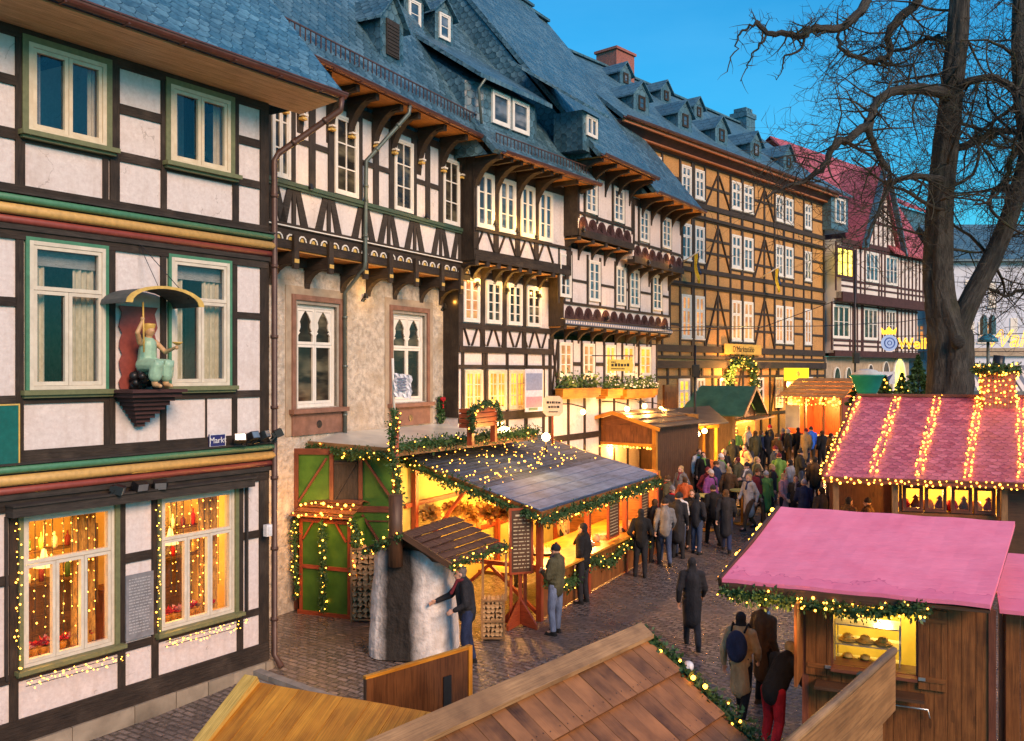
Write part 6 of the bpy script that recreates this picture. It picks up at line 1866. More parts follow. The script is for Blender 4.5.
# ================================================================== PINK SHINGLED STALL
def pink_stall():
    A = Pz(822, 477, 2.45); B = Pz(1023, 483.5, 2.45); d = (B - A).normalized(); B2 = A + d * 8.5
    zg = 0.08; F = Fr((A.x, A.y, zg), (d.x, d.y)); W = 8.5
    RL = F.L(Pz(857, 396, 4.45)); eL = F.L(A); RR = V((RL.x + W - .6, RL.y, RL.z)); eR = F.L(B2)
    r = thing('market_stall', 'large stall with pink fish-scale shingle roof edged by light strings and a lit window row', 'stall', F.o, F.rz, 'wooden market stalls')
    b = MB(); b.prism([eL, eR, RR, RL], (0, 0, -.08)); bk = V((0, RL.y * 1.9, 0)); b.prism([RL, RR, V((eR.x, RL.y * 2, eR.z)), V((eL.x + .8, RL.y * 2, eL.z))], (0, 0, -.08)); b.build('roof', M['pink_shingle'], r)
    b = MB(); b.bar(eL + V((0, -.01, -.06)), eR + V((0, -.01, -.06)), .05, .16); b.bar(eL, RL, .06, .12); b.bar(RL + V((0, 0, .03)), RR + V((0, 0, .03)), .16, .08); b.build('fascia', M['wood_red'], r)
    yw = .55; zt = 2.2
    def sx(px, y=yw):                      # local x of the wall under a pixel column
        lo, hi = -1, 9
        for _ in range(40):
            m = (lo + hi) / 2; p = F.W(m, y, 2)
            if 512 + FPX * p.x / p.y < px: lo = m
            else: hi = m
        return lo
    x0, x1 = sx(895), sx(1001); 
    zz = lambda y_, x_: (lambda p: CAMZ - (y_ - 370.5) / FPX * p.y - zg)(F.W(sx(x_), yw, 0))
    za, zb = zz(513, 950), zz(486, 950)
    b = MB(); b.wall(x0 + .1, W - .6, 0, zt + .1, yw, yw + .08, [(sx(902), sx(997), za, zb)]); b.box(.3, x0 + .1, 2.6, 2.68, 0, zt + .2); b.box(W - .7, W - .6, yw + .08, 5, 0, zt); b.box(.3, W - .7, 4.6, 4.7, 0, zt + .6); b.build('wall', M['wood_dark'], r)
    for k, px in enumerate((836, 895, 1004)):
        b = MB(); x = sx(px, .25); b.box(x - .07, x + .07, .18, .32, 0, zt + .05); b.build('post', M['wood_orange2'], r)
    b = MB(); b.box(.2, W - .5, yw - .06, yw - .002, zb + .08, zb + .2); b.box(sx(902) - .1, sx(997) + .1, yw - .10, yw - .002, za - .14, za - .02); b.build('trim', M['wood'], r)
    for a, c in ((902.6, 923), (924.7, 946.5), (951, 972), (974, 995.5)):
        o = window(r, sx(a), sx(c), za + .01, zb - .01, yw + .06, [(0, 1, 0, 1, 1, 1)], M['wood_red'], None, fw=.05, sw=.03, depth=.1)
        q = MB(); q.face([(sx(a) + .05, yw + .03, za + .05), (sx(c) - .05, yw + .03, za + .05), (sx(c) - .05, yw + .03, zb - .05), (sx(a) + .05, yw + .03, zb - .05)]); q.build('pane', M['clear'], o)
    b = MB(); b.box(x0 + .2, W - .8, 2.2, 2.25, .2, zt); b.box(x0 + .2, W - .8, yw + .1, 1.0, za - .06, za - .02); b.build('inner_wall', M['stallyellow'], r)
    for k in range(8):
        b = MB(); 
        if k % 2: b.lathe([(.10, 0), (.13, .15), (.05, .3), (.09, .33), (.001, .42)], (0, 0, 0), 12)
        else: b.lathe([(.001, 0), (.12, .02), (.16, .14), (.10, .28), (.001, .32)], (0, 0, 0), 12)
        o = b.build('ornament', M[('cl_red', 'wood_dark', 'gold', 'cl_wine')[k % 4]]); o.location = F.W(sx(906) + k * (sx(992) - sx(906)) / 7, yw + .4, za - .02)
        tag(o, 'dark christmas ornament displayed in the window of the pink shingled stall', 'ornament', 'ornaments in the pink stall window')
    for x in (x0 + .8, x0 + 2.4): lamp_point('pink_stall_light', F.W(x, 1.4, 1.95), 126.0, .1, WARM)
    # light strips on roof
    up = V((0, 0, .05)); W3 = lambda p: F.W(*p)
    def strip(xb, yb, xt, yt, lb, nb=48):
        def onroof(px, py):
            n = (eR - eL).cross(RL - eL).normalized(); c0 = F.L(V((0, 0, CAMZ))); q = F.L(P(px, py, 10)); dd = q - c0
            t = (eL - c0).dot(n) / dd.dot(n); return c0 + dd * t
        a = onroof(xb, yb); c = onroof(xt, yt)
        o2 = V((.07, 0, 0))
        lightstring(lb, [[W3(a + up - o2), W3(c + up - o2)], [W3(c + up + o2), W3(a + up + o2)]], nb, 'n' if 0 else 'm', jit=.04)
    strip(823, 476, 858, 397, 'string of warm lights down the left edge of the pink shingle roof', 64)
    strip(871.5, 476, 897.5, 397, 'light string on the pink shingle roof, second from its left edge', 56)
    strip(917, 477.5, 938.5, 397, 'light string on the pink shingle roof left of the tree trunk base', 56)
    strip(966.5, 479.5, 980, 397, 'light string on the pink shingle roof beside the lit chimney', 56)
    strip(1022, 481, 1021, 397, 'light string at the right edge of the photo on the pink shingle roof', 56)
    lightstring('warm lights along the eave of the pink shingle roof', [[W3(eL + V((-.05, -.06, -.02))), W3(eR + V((0, -.06, -.02)))], [W3(eL + V((0, -.07, -.12))), W3(eR + V((0, -.07, -.12)))]], 100, 'm', jit=.03)
    # lit chimney
    def onr(px, py):
        n = (eR - eL).cross(RL - eL).normalized(); c0 = F.L(V((0, 0, CAMZ))); q = F.L(P(px, py, 10)); dd = q - c0
        return c0 + dd * ((eL - c0).dot(n) / dd.dot(n))
    c = onr(997, 402)
    C0 = F.W(c.x, c.y, c.z - .1)
    t = thing('roof_chimney', 'square roof chimney wrapped in fairy lights under a fir wreath', 'chimney', C0, F.rz)
    w_ = .40; hh = .98
    b = MB(); b.box(-w_, w_, -w_ * .8, w_ * .8, -.2, hh); b.build('shaft', M['brickred'], t)
    b = MB(); b.tube([(.0, 0, hh - .1), (.06, 0, hh + .42)], .15, 10); b.build('flue', M['black'], t)
    pts = [C0 + Matrix.Rotation(F.rz, 3, 'Z') @ V((math.cos(a) * (w_ + .12), math.sin(a) * (w_ + .05), hh + .02)) for a in [i * math.pi / 6 for i in range(13)]]
    garland('fir wreath with lights around the top of the roof chimney', pts, .15, 50, 'm', 260, leaf=.14)
    li = []
    for k in range(6):
        z = .02 + k * .16; li.append([C0 + Matrix.Rotation(F.rz, 3, 'Z') @ V(q) for q in ((-w_ - .02, w_ * .5, z), (-w_ - .03, -w_ * .8 - .03, z + .03), (w_ + .03, -w_ * .8 - .03, z + .08), (w_ + .02, w_ * .5, z + .1))])
    lightstring('fairy lights wound around the roof chimney of the pink shingled stall', li, 90, 'm', jit=.04)
    return F
pF = pink_stall()

# ================================================================== NEAR PINK STALL
t = NT('pink_tarpaulin')
co_ = t.coord('obj'); f_ = t.noise(co_, 3, 6); g_ = t.noise(co_, .8, 3)
c_ = t.mix(t.ramp(f_, .3, .7), (.82, .19, .29), (.90, .25, .37)); c_ = t.mix(t.math('MULTIPLY', t.ramp(g_, .4, .7), .2), c_, (.92, .32, .43))
# tide marks of dried water near the eave
sp_ = t.n('ShaderNodeSeparateXYZ'); t.l(t.coord('obj'), sp_.inputs[0])
wv = t.noise(t.coord('obj', (1, 1, 1)), 2.2, 3)
ed = t.math('SUBTRACT', sp_.outputs[1], t.math('MULTIPLY', t.ramp(wv, .42, .7), .42))
ln = t.math('LESS_THAN', t.math('ABSOLUTE', t.math('ADD', ed, -.08)), .012)
c_ = t.mix(t.math('MULTIPLY', ln, .5), c_, (.45, .07, .15))
c_ = t.mix(t.math('MULTIPLY', t.math('LESS_THAN', ed, .08), .25), c_, (.60, .10, .22))
wr_ = t.noise(t.coord('obj', (1.2, 4.5, 1)), 1.6, 3); M['pinktarp'] = t.bsdf(c_, .42, 0, t.math('ADD', t.math('MULTIPLY', wr_, 4.0), f_), .3, .014, .4)
def near_stall():
    A = Pz(722, 580, 2.4); B = Pz(990, 606, 2.4); C = Pz(1015, 523, 3.1); D = Pz(781, 508, 3.1)
    e = B - A; F = Fr((A.x, A.y, -.05), (e.x, e.y))
    a, b_, c, d = (F.L(q) for q in (A, B, C, D))
    r = thing('market_stall', 'near wooden stall with a flat pink tarpaulin roof, open shutters and a yellow-lit hatch', 'stall', F.o, F.rz, 'wooden market stalls')
    # sheet with slight sag, built as grid
    n, m = 16, 10; m_ = MB()
    def q(i, j):
        u, v = i / n, j / m; p = a.lerp(b_, u).lerp(d.lerp(c, u), v)
        return p + V((0, 0, .02 - .03 * math.sin(math.pi * v) * (1 + .3 * math.sin(u * 9)) + .006 * math.sin(u * 23 + v * 9)))
    for i in range(n):
        for j in range(m): m_.face([q(i, j), q(i + 1, j), q(i + 1, j + 1), q(i, j + 1)])
    for i in range(n): m_.face([q(i, 0), q(i, 0) - V((0, 0, .05)), q(i + 1, 0) - V((0, 0, .05)), q(i + 1, 0)])
    for j in range(m): m_.face([q(n, j), q(n, j) - V((0, 0, .07)), q(n, j + 1) - V((0, 0, .07)), q(n, j + 1)])
    m_.build('roof_sheet', M['pinktarp'], r)
    m_ = MB(); dn = V((0, 0, -.09)); m_.bar(a + dn, b_ * .72 + a * .28 + dn, .05, .12); m_.bar(a + V((-.03, 0, -.03)), d + V((-.03, 0, -.03)), .05, .13); m_.prism([p + V((0, 0, -.06)) for p in (a, b_, c, d)], (0, 0, -.03)); m_.build('roof_boards', M['wood_dark'], r)
    yw = .32; h = 2.33; x0 = 1.02; x1 = 3.22; D_ = 2.0
    ox0, ox1 = 1.38, 2.36; oz0, oz1 = 1.42, 2.24
    b = MB()
    # plank walls around the hatch
    x = x0
    while x < x1:
        x2 = min(x + .155, x1)
        if x2 > ox0 and x < ox1:
            b.box(x, x2 - .005, yw - R.uniform(0, .004), yw + .03, .0, oz0); b.box(x, x2 - .005, yw, yw + .03, oz1, h + .05)
        else: b.box(x, x2 - .005, yw - R.uniform(0, .004), yw + .03, .0, h + .05)
        x = x2
    plankwall(b, yw, D_ + .3, 0, h + .0, x0, .03, .16, 'y'); plankwall(b, yw, D_ + .3, 0, h + .0, x1 - .03, .03, .16, 'y'); b.box(x0, x1, D_ + .3, D_ + .34, 0, h + .3)
    b.build('wall', M['wood'], r)
    b = MB(); b.wall(x0 + .04, x1 - .04, .0, h, yw + .035, yw + .05, [(ox0, ox1, oz0, oz1)]); b.build('leak_block', M['wood_dark'], r)  # lining added behind the planks so lamp light cannot leak through
    b = MB(); b.box(ox0 - .02, ox1 + .02, yw - .16, yw + .4, oz0 - .05, oz0 - .01); b.box(ox0 - .04, ox0, yw - .02, yw + .05, oz0, oz1); b.box(ox1, ox1 + .04, yw - .02, yw + .05, oz0, oz1); b.box(x0 - .03, x0 + .05, yw - .02, yw + .05, 0, h); b.box(x1 - .05, x1 + .03, yw - .02, yw + .05, 0, h); b.build('frame', M['wood_red'], r)
    b = MB(); b.box(x0 + .15, ox1 + .1, yw - .30, yw - .01, 1.16, 1.20); b.build('ledge', M['wood_dark'], r)
    def shutter(xa, xb, y, label, rot=None):
        b = MB(); plankwall(b, xa, xb, oz0 - .16, oz1 + .02, y - .035, .03, .13); b.box(xa + .02, xb - .02, y - .05, y - .036, oz0 - .06, oz0); b.box(xa + .02, xb - .02, y - .05, y - .036, oz1 - .14, oz1 - .08)
        o = b.build('shutter', M['wood'], r)
        for z in (oz0 - .03, oz1 - .11):
            h_ = MB(); h_.box(xa if xa > ox1 - .1 else xb - .08, (xa if xa > ox1 - .1 else xb - .08) + .08, y - .06, y - .05, z - .02, z + .02); h_.build('hinge', M['steel'], o)
    shutter(x0 + .02, ox0 - .02, yw, ''); shutter(ox1 + .03, ox1 + .36, yw, '')
    b = MB(); plankwall(b, yw - .62, yw - .02, oz0 - .16, oz1 + .05, x0 - .05, .035, .15, 'y'); b.build('side_shutter', M['wood'], r)
    b = MB(); b.tube([(2.0, yw - .06, 1.02), (2.5, yw - .06, 1.02), (2.52, yw - .06, .92)], .012, 6); b.build('rail', M['steel'], r)
    # interior: warm lamp, shelves, steel warmers
    b = MB(); b.box(x0 + .05, x1 - .05, D_, D_ + .02, .1, h); b.box(x0 + .04, x0 + .06, yw + .1, D_, .1, h); b.build('lining', M['stallyellow'], r)
    b = MB()
    for z in (1.36, 1.62, 1.88): b.box(x0 + .35, x0 + 1.15, .55, 1.0, z, z + .015)
    for x in (x0 + .35, x0 + 1.14): b.box(x, x + .015, .55, .565, 1.36, 1.95); b.box(x, x + .015, .985, 1.0, 1.36, 1.95)
    b.build('glass_case_frame', M['steel'], r)
    for k in range(6):
        b = MB(); b.lathe([(.001, .03), (.09, .03), (.12, .0), (.12, .01)], (0, 0, 0), 12); b.ball((0, 0, .05), .07, 8, 6, (1, 1, .6)); o = b.build('bread_roll_plate', M['straw']); o.location = F.W(x0 + .5 + .22 * (k % 3), .75, 1.38 + .26 * (k // 3)); tag(o, 'plate of baked goods in the glass case of the pink-roofed hatch', 'plate', 'plates in the hatch glass case')
    lamp_point('hatch_light', F.W(1.95, 1.1, 2.1), 71.4, .08, (1, .62, .14)); lamp_point('hatch_light', F.W(2.7, 1.4, 2.0), 29.4, .08, (1, .62, .14))
    lamp_point('eave_light', F.W(.75, -.35, 1.95), 26, .08, WARM)
    garland('fir garland with lights under the front eave of the near pink roof', [F.W(*(a + V((.02, -.06, -.13)))), F.W(*(a.lerp(b_, .36) + V((0, -.06, -.22)))), F.W(*(a.lerp(b_, .58) + V((0, -.06, -.20)))), F.W(*(a.lerp(b_, .78) + V((0, -.06, -.10))))], .10, 60, 'n', 520, leaf=.09)
    lightstring('thin light string up the left edge of the near pink roof', [[F.W(*(a + V((-.08, 0, -.02)))), F.W(*(d + V((-.08, 0, -.02))))]], 14, 'm')
    return F, a, b_, c, d, x1
nF, na, nb_, nc, nd, nx1 = near_stall()
# neighbour to the right
r = thing('market_stall', 'dark wooden stall with a rose roof cut by the right edge of the photo', 'stall', nF.W(3.55, .9, 0), nF.rz, 'wooden market stalls')
b = MB(); plankwall(b, -.15, 2.6, 0, 2.2, 0, .03, .16); plankwall(b, 0, 1.4, 0, 2.2, -.15, .03, .16, 'y'); b.build('wall', M['wood'], r)
b = MB(); b.prism([(-.24, -.25, 2.22), (2.8, -.25, 2.22), (2.8, 1.5, 2.62), (-.24, 1.5, 2.62)], (0, 0, .05)); b.build('roof_sheet', M['pinktarp'], r)

# ================================================================== FOREGROUND PLANK ROOFS
def fore_roof_a():
    ap = Pz(637, 631, 3.0); lo = Pz(385, 742, 3.0); d = (lo - ap).normalized(); o = V((ap.x, ap.y, 0))
    F = Fr(o, (d.x, d.y))     # x runs along the ridge towards the camera; y horizontally to the right of the picture
    r = thing('market_stall', 'wooden hut right below the camera with a weathered plank roof edged by a garland', 'stall', o, F.rz, 'wooden market stalls')
    L = 4.2; Wd = 1.9; p = .70; sgn = 1 if F.v.x > 0 else -1
    R0 = V((0, 0, 3.0)); R1 = V((L, 0, 3.0)); E0 = V((0, sgn * Wd, 3.0 - p * Wd)); E1 = V((L, sgn * Wd, 3.0 - p * Wd))
    b = MB(); plankslope(b, R0, R1, E1, E0, 27, 5, .025, .02); nailheads(b, b.build('roof_boards', M['wood_roof'], r))
    b = MB(); plankslope(b, R1, R0, V((0, -sgn * Wd, 3 - p * Wd)), V((L, -sgn * Wd, 3 - p * Wd)), 22, 4, .025, .02); b.build('rear_roof_boards', M['wood_roof'], r)
    b = MB(); q = V((0, sgn * .02, .04)); n_ = V((0, sgn * .12, -.12 * p))
    b.prism([R0 + q + V((-.04, 0, 0)), R1 + q, R1 + q + n_, R0 + q + n_ + V((-.04, 0, 0))], (0, 0, .03)); b.prism([R0 + q + V((-.04, 0, 0)), R1 + q, R1 + V((0, -sgn * .16, .04 - .13)), R0 + V((-.04, -sgn * .16, .04 - .13))], (0, 0, .028)); b.build('ridge_board', M['wood_pale'], r)
    b = MB()
    for sg in (1, -1):
        b.bar(R0 + V((-.02, 0, -.06)), V((-.02, sg * Wd, 2.94 - p * Wd)), .04, .12)
    b.build('verge_board', M['wood'], r)
    b = MB(); b.prism([(.25, -1.6, 0), (.25, 1.6, 0), (.25, 1.6, 3 - p * 1.65), (.25, 0, 2.9), (.25, -1.6, 3 - p * 1.65)], (.04, 0, 0)); b.box(.25, L - .2, sgn * 1.6 - .02, sgn * 1.6 + .02, 0, 3 - p * 1.65); b.box(.25, L - .2, -sgn * 1.6 - .02, -sgn * 1.6 + .02, 0, 3 - p * 1.65); b.build('wall', M['wood'], r)
    garland('fir garland with lights and a red bauble down the verge of the near plank roof', [F.W(-.05, 0, 3.02), F.W(-.06, sgn * Wd * .5, 3.02 - p * Wd * .5), F.W(-.06, sgn * Wd, 3.02 - p * Wd)], .085, 44, 'n', 700, leaf=.07)
    for k, f in enumerate((.22, .62, .9)):
        b = MB(); b.ball((0, 0, 0), .045, 12, 8); o = b.build('bauble', M['cl_white' if k == 0 else 'cl_redshine']); o.location = F.W(-.12, sgn * Wd * f, 3.05 - p * Wd * f); tag(o, ('white bauble on the garland near the roof peak', 'red bauble halfway down the roof garland', 'red bauble low on the roof garland')[k], 'bauble', 'baubles on the roof garland')
M['cl_redshine'] = plain('red_bauble', (.55, .02, .02), .15)
fore_roof_a()
def fore_roof_b():
    a = Pz(258, 683, 2.8); c = Pz(432, 713, 2.8); d = (c - a).normalized(); F = Fr((a.x, a.y, 0), (d.x, d.y))
    L = (c - a).length + .35
    r = thing('market_stall', 'hut at the bottom left with a glossy orange plank roof and yellow edge board', 'stall', F.o, F.rz, 'wooden market stalls')
    p = .55; Wd = 1.9
    b = MB(); plankslope(b, (0, 0, 2.8), (L, 0, 2.8), (L, -Wd, 2.8 - p * Wd), (0, -Wd, 2.8 - p * Wd), 9, 3, .025, .02); nailheads(b, b.build('roof_boards', M['wood_orange'], r))
    b = MB(); plankslope(b, (L, 0, 2.8), (0, 0, 2.8), (0, .9, 2.8 - p * .9), (L, .9, 2.8 - p * .9), 9, 2, .025, .02); b.build('rear_roof_boards', M['wood_orange'], r)
    b = MB(); b.bar((-.05, .0, 2.82), (-.05, -Wd, 2.82 - p * Wd), .12, .09); b.build('verge_board', gm('yellow_board_edge', (.58, .34, .06), (.72, .46, .11), 6, (.25, 3, 1), .4, .3, .005, .3), r)
    b = MB(); b.box(.1, L - .1, -1.7, -1.66, 0, 2.8 - p * 1.7 - .03); b.box(.1, L - .1, .72, .76, 0, 2.35); b.box(.1, .14, -1.7, .72, 0, 1.8); b.box(L - .14, L - .1, -1.7, .72, 0, 1.8); b.build('wall', M['wood'], r)
fore_roof_b()
# upright board panel behind them
a = V((-1.32, 8.1, 0)); c = V((-.42, 9.0, 0)); F = Fr(a, (c - a)); W = (c - a).length
r = thing('board_screen', 'upright varnished board screen with a dark slot standing between the two plank roofs', 'screen', F.o, F.rz)
b = MB(); b.box(0, W, 0, .03, .0, 2.42); b.box(.0, .05, -.02, .0, 0, 2.42); b.build('panel', gm('varnished_board', (.075, .026, .010), (.19, .075, .025), 3, (.4, 2, 1), .3, .15, .004, .45), r)
b = MB(); b.box(W * .72, W * .80, -.012, -.001, 1.75, 2.22); b.build('slot', M['black'], r)
b = MB(); b.bar((W, .015, 0), (W, .015, 2.45), .05, .05, (1, 0, 0)); b.bar((0, .015, 2.43), (W, .015, 2.43), .045, .03); b.build('edge_strip', M['wood_orange'], r)

# plank parapet lower right
a = Pz(893, 651, 2.95); c = Pz(792, 741, 2.95); d = (c - a); d.z = 0
F = Fr((a.x, a.y, 0), (d.x, d.y)); L = d.length + 1.2
r = thing('plank_barrier', 'thick wooden plank barrier with a grey rounded top rail at the bottom right', 'barrier', F.o, F.rz)
b = MB(); b.box(0, L, -.02, .02, 2.48, 2.93); b.box(.35, L, -.018, .018, 1.9, 2.475); b.build('board', gm('barrier_board', (.17, .075, .024), (.40, .20, .075), 2.5, (.4, 2.5, 1), .45, .3, .005, .45), r)
b = MB(); b.tube([(-.02, 0, 2.95), (L, 0, 2.95)], .032, 8); b.build('top_rail', M['wood_pale'], r)
for x in (.5, 2.4):
    b = MB(); b.box(x, x + .09, -.11, -.022, 0, 2.9) if True else None; b.build('post', M['wood_pale'], r)
# ================================================================== TREE
TY = 29.0
def tp_(x, y, dy=0.0): return P(x, y, TY + dy)
def tree():
    base = V((tp_(948, 392).x, TY, gz(14, TY)))
    r = thing('bare_tree', 'huge bare forked tree rising behind the pink shingled stall', 'tree', base)
    def loc(p): return V(p) - base
    def curve(pts, n=6):
        out = []
        for i in range(len(pts) - 1):
            p0 = pts[max(0, i - 1)]; p1 = pts[i]; p2 = pts[i + 1]; p3 = pts[min(len(pts) - 1, i + 2)]
            for k in range(n):
                t = k / n
                out.append(.5 * ((2 * p1) + (p2 - p0) * t + (2 * p0 - 5 * p1 + 4 * p2 - p3) * t * t + (3 * p1 - p0 - 3 * p2 + p3) * t ** 3))
        out.append(pts[-1]); return out
    def lim(px, r0, r1, nm='limb', seg=6, n=4, wob=.0, parent=r, mat_='bark'):
        r0 *= .85
        pts = [loc(tp_(x, y, d)) for x, y, d in px]; c = curve(pts, n)
        c = [p + V((R.gauss(0, wob), R.gauss(0, wob), R.gauss(0, wob))) for p in c]
        m = len(c); rs = [r0 + (r1 - r0) * (i / (m - 1)) ** .8 for i in range(m)]
        b = MB(); b.tube(c, rs, seg)
        b.build(nm, M[mat_], parent); return c, rs
    # trunk: lathe-like ring with buttress noise
    b = MB(); 
    k = TY / FPX
    pts = [loc(V((base.x + .05, TY, base.z - .3))), loc(tp_(948, 420)), loc(tp_(949, 392)), loc(tp_(950, 360)), loc(tp_(949, 335)), loc(tp_(940, 300)), loc(tp_(938, 260)), loc(tp_(941, 200)), loc(tp_(947, 140)), loc(tp_(953, 80)), loc(tp_(958, 20)), loc(tp_(962, -60)), loc(tp_(966, -180))]
    rs = [.92, .74, .68, .64, .64, .47, .41, .385, .36, .33, .30, .26, .18]
    c = curve(pts, 4); m = len(c)
    rr = []
    for i in range(m): q = i / 4; j = min(int(q), len(rs) - 2); rr.append(rs[j] + (rs[j + 1] - rs[j]) * (q - j))
    n = 44
    ring = []
    for i, p in enumerate(c):
        row = []
        for a in range(n):
            an = 2 * math.pi * a / n
            f = 1 + .08 * math.sin(an * 5 + p.z * .6) + .06 * math.sin(an * 9 - p.z * 1.3) + .03 * math.sin(an * 17 + p.z * 2) + R.uniform(-.03, .03)
            row.append(p + V((math.cos(an), math.sin(an), 0)) * rr[i] * f)
        ring.append(row)
    for i in range(m - 1):
        for a in range(n):
            a2 = (a + 1) % n; w = rr[i] * 6.28 / n
            b.face([ring[i][a], ring[i][a2], ring[i + 1][a2], ring[i + 1][a]], [(c[i].z, a * w), (c[i].z, (a + 1) * w), (c[i + 1].z, (a + 1) * w), (c[i + 1].z, a * w)])
    b.sm = [True] * len(b.sm)
    me = b
    o = b.build('trunk', M['bark'], r)
    bb = bmesh.new(); bb.from_mesh(o.data); bmesh.ops.remove_doubles(bb, verts=bb.verts, dist=.002); bb.to_mesh(o.data); bb.free()
    # burl
    b = MB(); b.ball(loc(tp_(958, 342, -.75)), .22, 12, 8, (1, .8, 1)); b.build('burl', M['bark'], o)
    L = []
    L.append(lim([(950, 352, 0), (968, 305, -.2), (990, 262, -.3), (1010, 215, -.4), (1028, 150, -.3), (1040, 60, 0), (1046, -60, .4)], .44, .20, seg=14))
    L.append(lim([(955, 100, 0), (940, 92, -.5), (913, 89, -1.0), (884, 95, -1.3), (871, 119, -1.6), (873, 142, -1.8), (887, 170, -2)], .26, .08, seg=10, wob=.02))
    L.append(lim([(870, 122, -1.6), (850, 139, -1.9), (836, 145, -2.1), (824, 167, -2.3), (806, 181, -2.5), (779, 190, -2.7), (765, 200, -2.8)], .19, .03, seg=8, wob=.03))
    L.append(lim([(938, -60, 0), (919, 0, .6), (904, 14, .8), (889, 33, 1), (889, 53, 1.1), (874, 62, 1.2), (854, 56, 1.3), (839, 47, 1.5), (838, 30, 1.6)], .22, .05, seg=8, wob=.03))
    L.append(lim([(880, -50, -1), (867, 0, -1.2), (856, 15, -1.4), (839, 28, -1.6), (815, 28, -1.8), (803, 36, -1.9), (786, 34, -2), (767, 33, -2.1), (757, 21, -2.2)], .20, .07, seg=8, wob=.02))
    L.append(lim([(757, 21, -2.2), (747, 28, -2.2), (738, 37, -2.2), (734, 52, -2.2), (727, 69, -2.2)], .06, .015, seg=6, wob=.03))
    L.append(lim([(768, 34, -2.1), (758, 47, -2.1), (750, 57, -2.1), (745, 70, -2.1), (741, 80, -2.1)], .05, .012, seg=6, wob=.03))
    L.append(lim([(803, 36, -1.9), (799, 50, -1.9), (785, 56, -1.9), (782, 68, -1.9), (777, 78, -1.9)], .06, .012, seg=6, wob=.03))
    L.append(lim([(948, 178, 0), (935, 179, -.5), (922, 176, -1), (898, 181, -1.4), (886, 195, -1.7), (873, 221, -2), (866, 245, -2.1)], .17, .03, seg=8, wob=.03))
    L.append(lim([(955, 92, 0), (972, 80, -.6), (996, 79, -.9), (1014, 89, -1.2), (1020, 110, -1.4), (1034, 134, -1.6)], .18, .08, seg=8, wob=.02))
    L.append(lim([(950, 150, .0), (978, 141, .6), (999, 131, .9), (1024, 134, 1.2), (1045, 140, 1.3)], .16, .08, seg=8, wob=.02))
    L.append(lim([(952, 46, 0), (941, 40, .4), (928, 38.6, .8), (910, 47.5, 1.2), (895, 50, 1.4), (880, 44, 1.6)], .13, .04, seg=8, wob=.03))
    L.append(lim([(1030, 140, 0), (1012, 160, -.3), (1003, 185, -.5), (990, 200, -.6), (975, 205, -.7)], .12, .03, seg=6, wob=.03))
    L.append(lim([(1045, 300, 0), (1020, 290, .2), (1005, 296, .3), (985, 288, .4), (975, 296, .4)], .10, .03, seg=6, wob=.03))
    L.append(lim([(1070, 330, 0), (1050, 240, 0), (1034, 190, 0), (1022, 120, 0), (1018, 40, 0), (1020, -60, 0)], .30, .18, seg=8, wob=.03))
    # random secondary limbs
    T = MB()
    cnt = [0]
    def grow(p, d, L_, r0, depth):
        n = max(3, int(L_ / .28)); pts = [p]; rs = [r0]; q = p; dd = d.normalized()
        ax = V((R.gauss(0, 1), R.gauss(0, 1), R.gauss(0, 1))).normalized()
        curl = R.uniform(-.22, .22)
        for i in range(n):
            dd = (dd + V((R.gauss(0, .16), R.gauss(0, .13), R.gauss(0, .16))) + ax.cross(dd) * curl).normalized()
            q = q + dd * (L_ / n); pts.append(q); rs.append(r0 * (1 - .75 * (i + 1) / n))
        T.tube(pts, rs, 5 if r0 > .035 else 3, cap=False); cnt[0] += n
        if depth > 0:
            kk = R.choice((2, 3, 3, 4)) + (1 if depth > 1 else 0)
            for j in range(kk):
                i = R.randint(1, n); nd = (dd * .5 + V((R.gauss(0, 1), R.gauss(0, .7), R.gauss(0, 1))).normalized()).normalized()
                grow(pts[i], nd, L_ * R.uniform(.45, .8), max(rs[i] * .65, .009), depth - 1)
    M['twig'] = M['twig']
    for li, (c, rs) in enumerate(L):
        if li in (0,): continue
        n = len(c)
        m = int(10 + plen(c) * 3.0)
        if li in (5, 6, 7): m = 7
        for k in range(m):
            i = R.randint(n // 5, n - 1); d = V((R.gauss(0, 1), R.gauss(0, .7), R.gauss(-.1, 1)))
            big = min(rs[i], .1)
            grow(c[i], d, R.uniform(.9, 2.3) * (1 if li not in (4, 5, 6, 7) else .35), max(.014, big * .4), 2 if li not in (5, 6, 7) else 0)
    for (px, py, dx, dz) in ((946, 230, -1, .1), (944, 210, -1, .5), (950, 170, -1, .3), (955, 60, 1, .4), (957, 30, 1, .2), (950, 110, -1, .5), (952, 70, -1, .3), (955, 10, -1, .3), (942, 250, 1, .2), (948, 190, 1, .4), (958, 0, 1, .6), (955, 120, 1, .2), (1000, 240, 1, .5), (985, 265, 1, .0), (1008, 210, -1, .4), (1020, 180, -1, .2), (1028, 140, -1, .4), (990, 255, -1, .5), (1030, 100, -1, .3), (1035, 60, -1, .2)):
        p = loc(tp_(px, py, R.uniform(-.3, .3))); d = V((dx, R.gauss(0, .7), dz + R.gauss(0, .3)))
        grow(p, d, R.uniform(2.4, 4.4), R.uniform(.045, .08), 4)
    T.build('crown', M['twig'], r)
    print('tree segs', cnt[0])
tree()
# ================================================================== details on and around the houses
def wp(F, x, y, off): 
    s, z = F.hit(x, y, off); return F.W(s, -off, z)
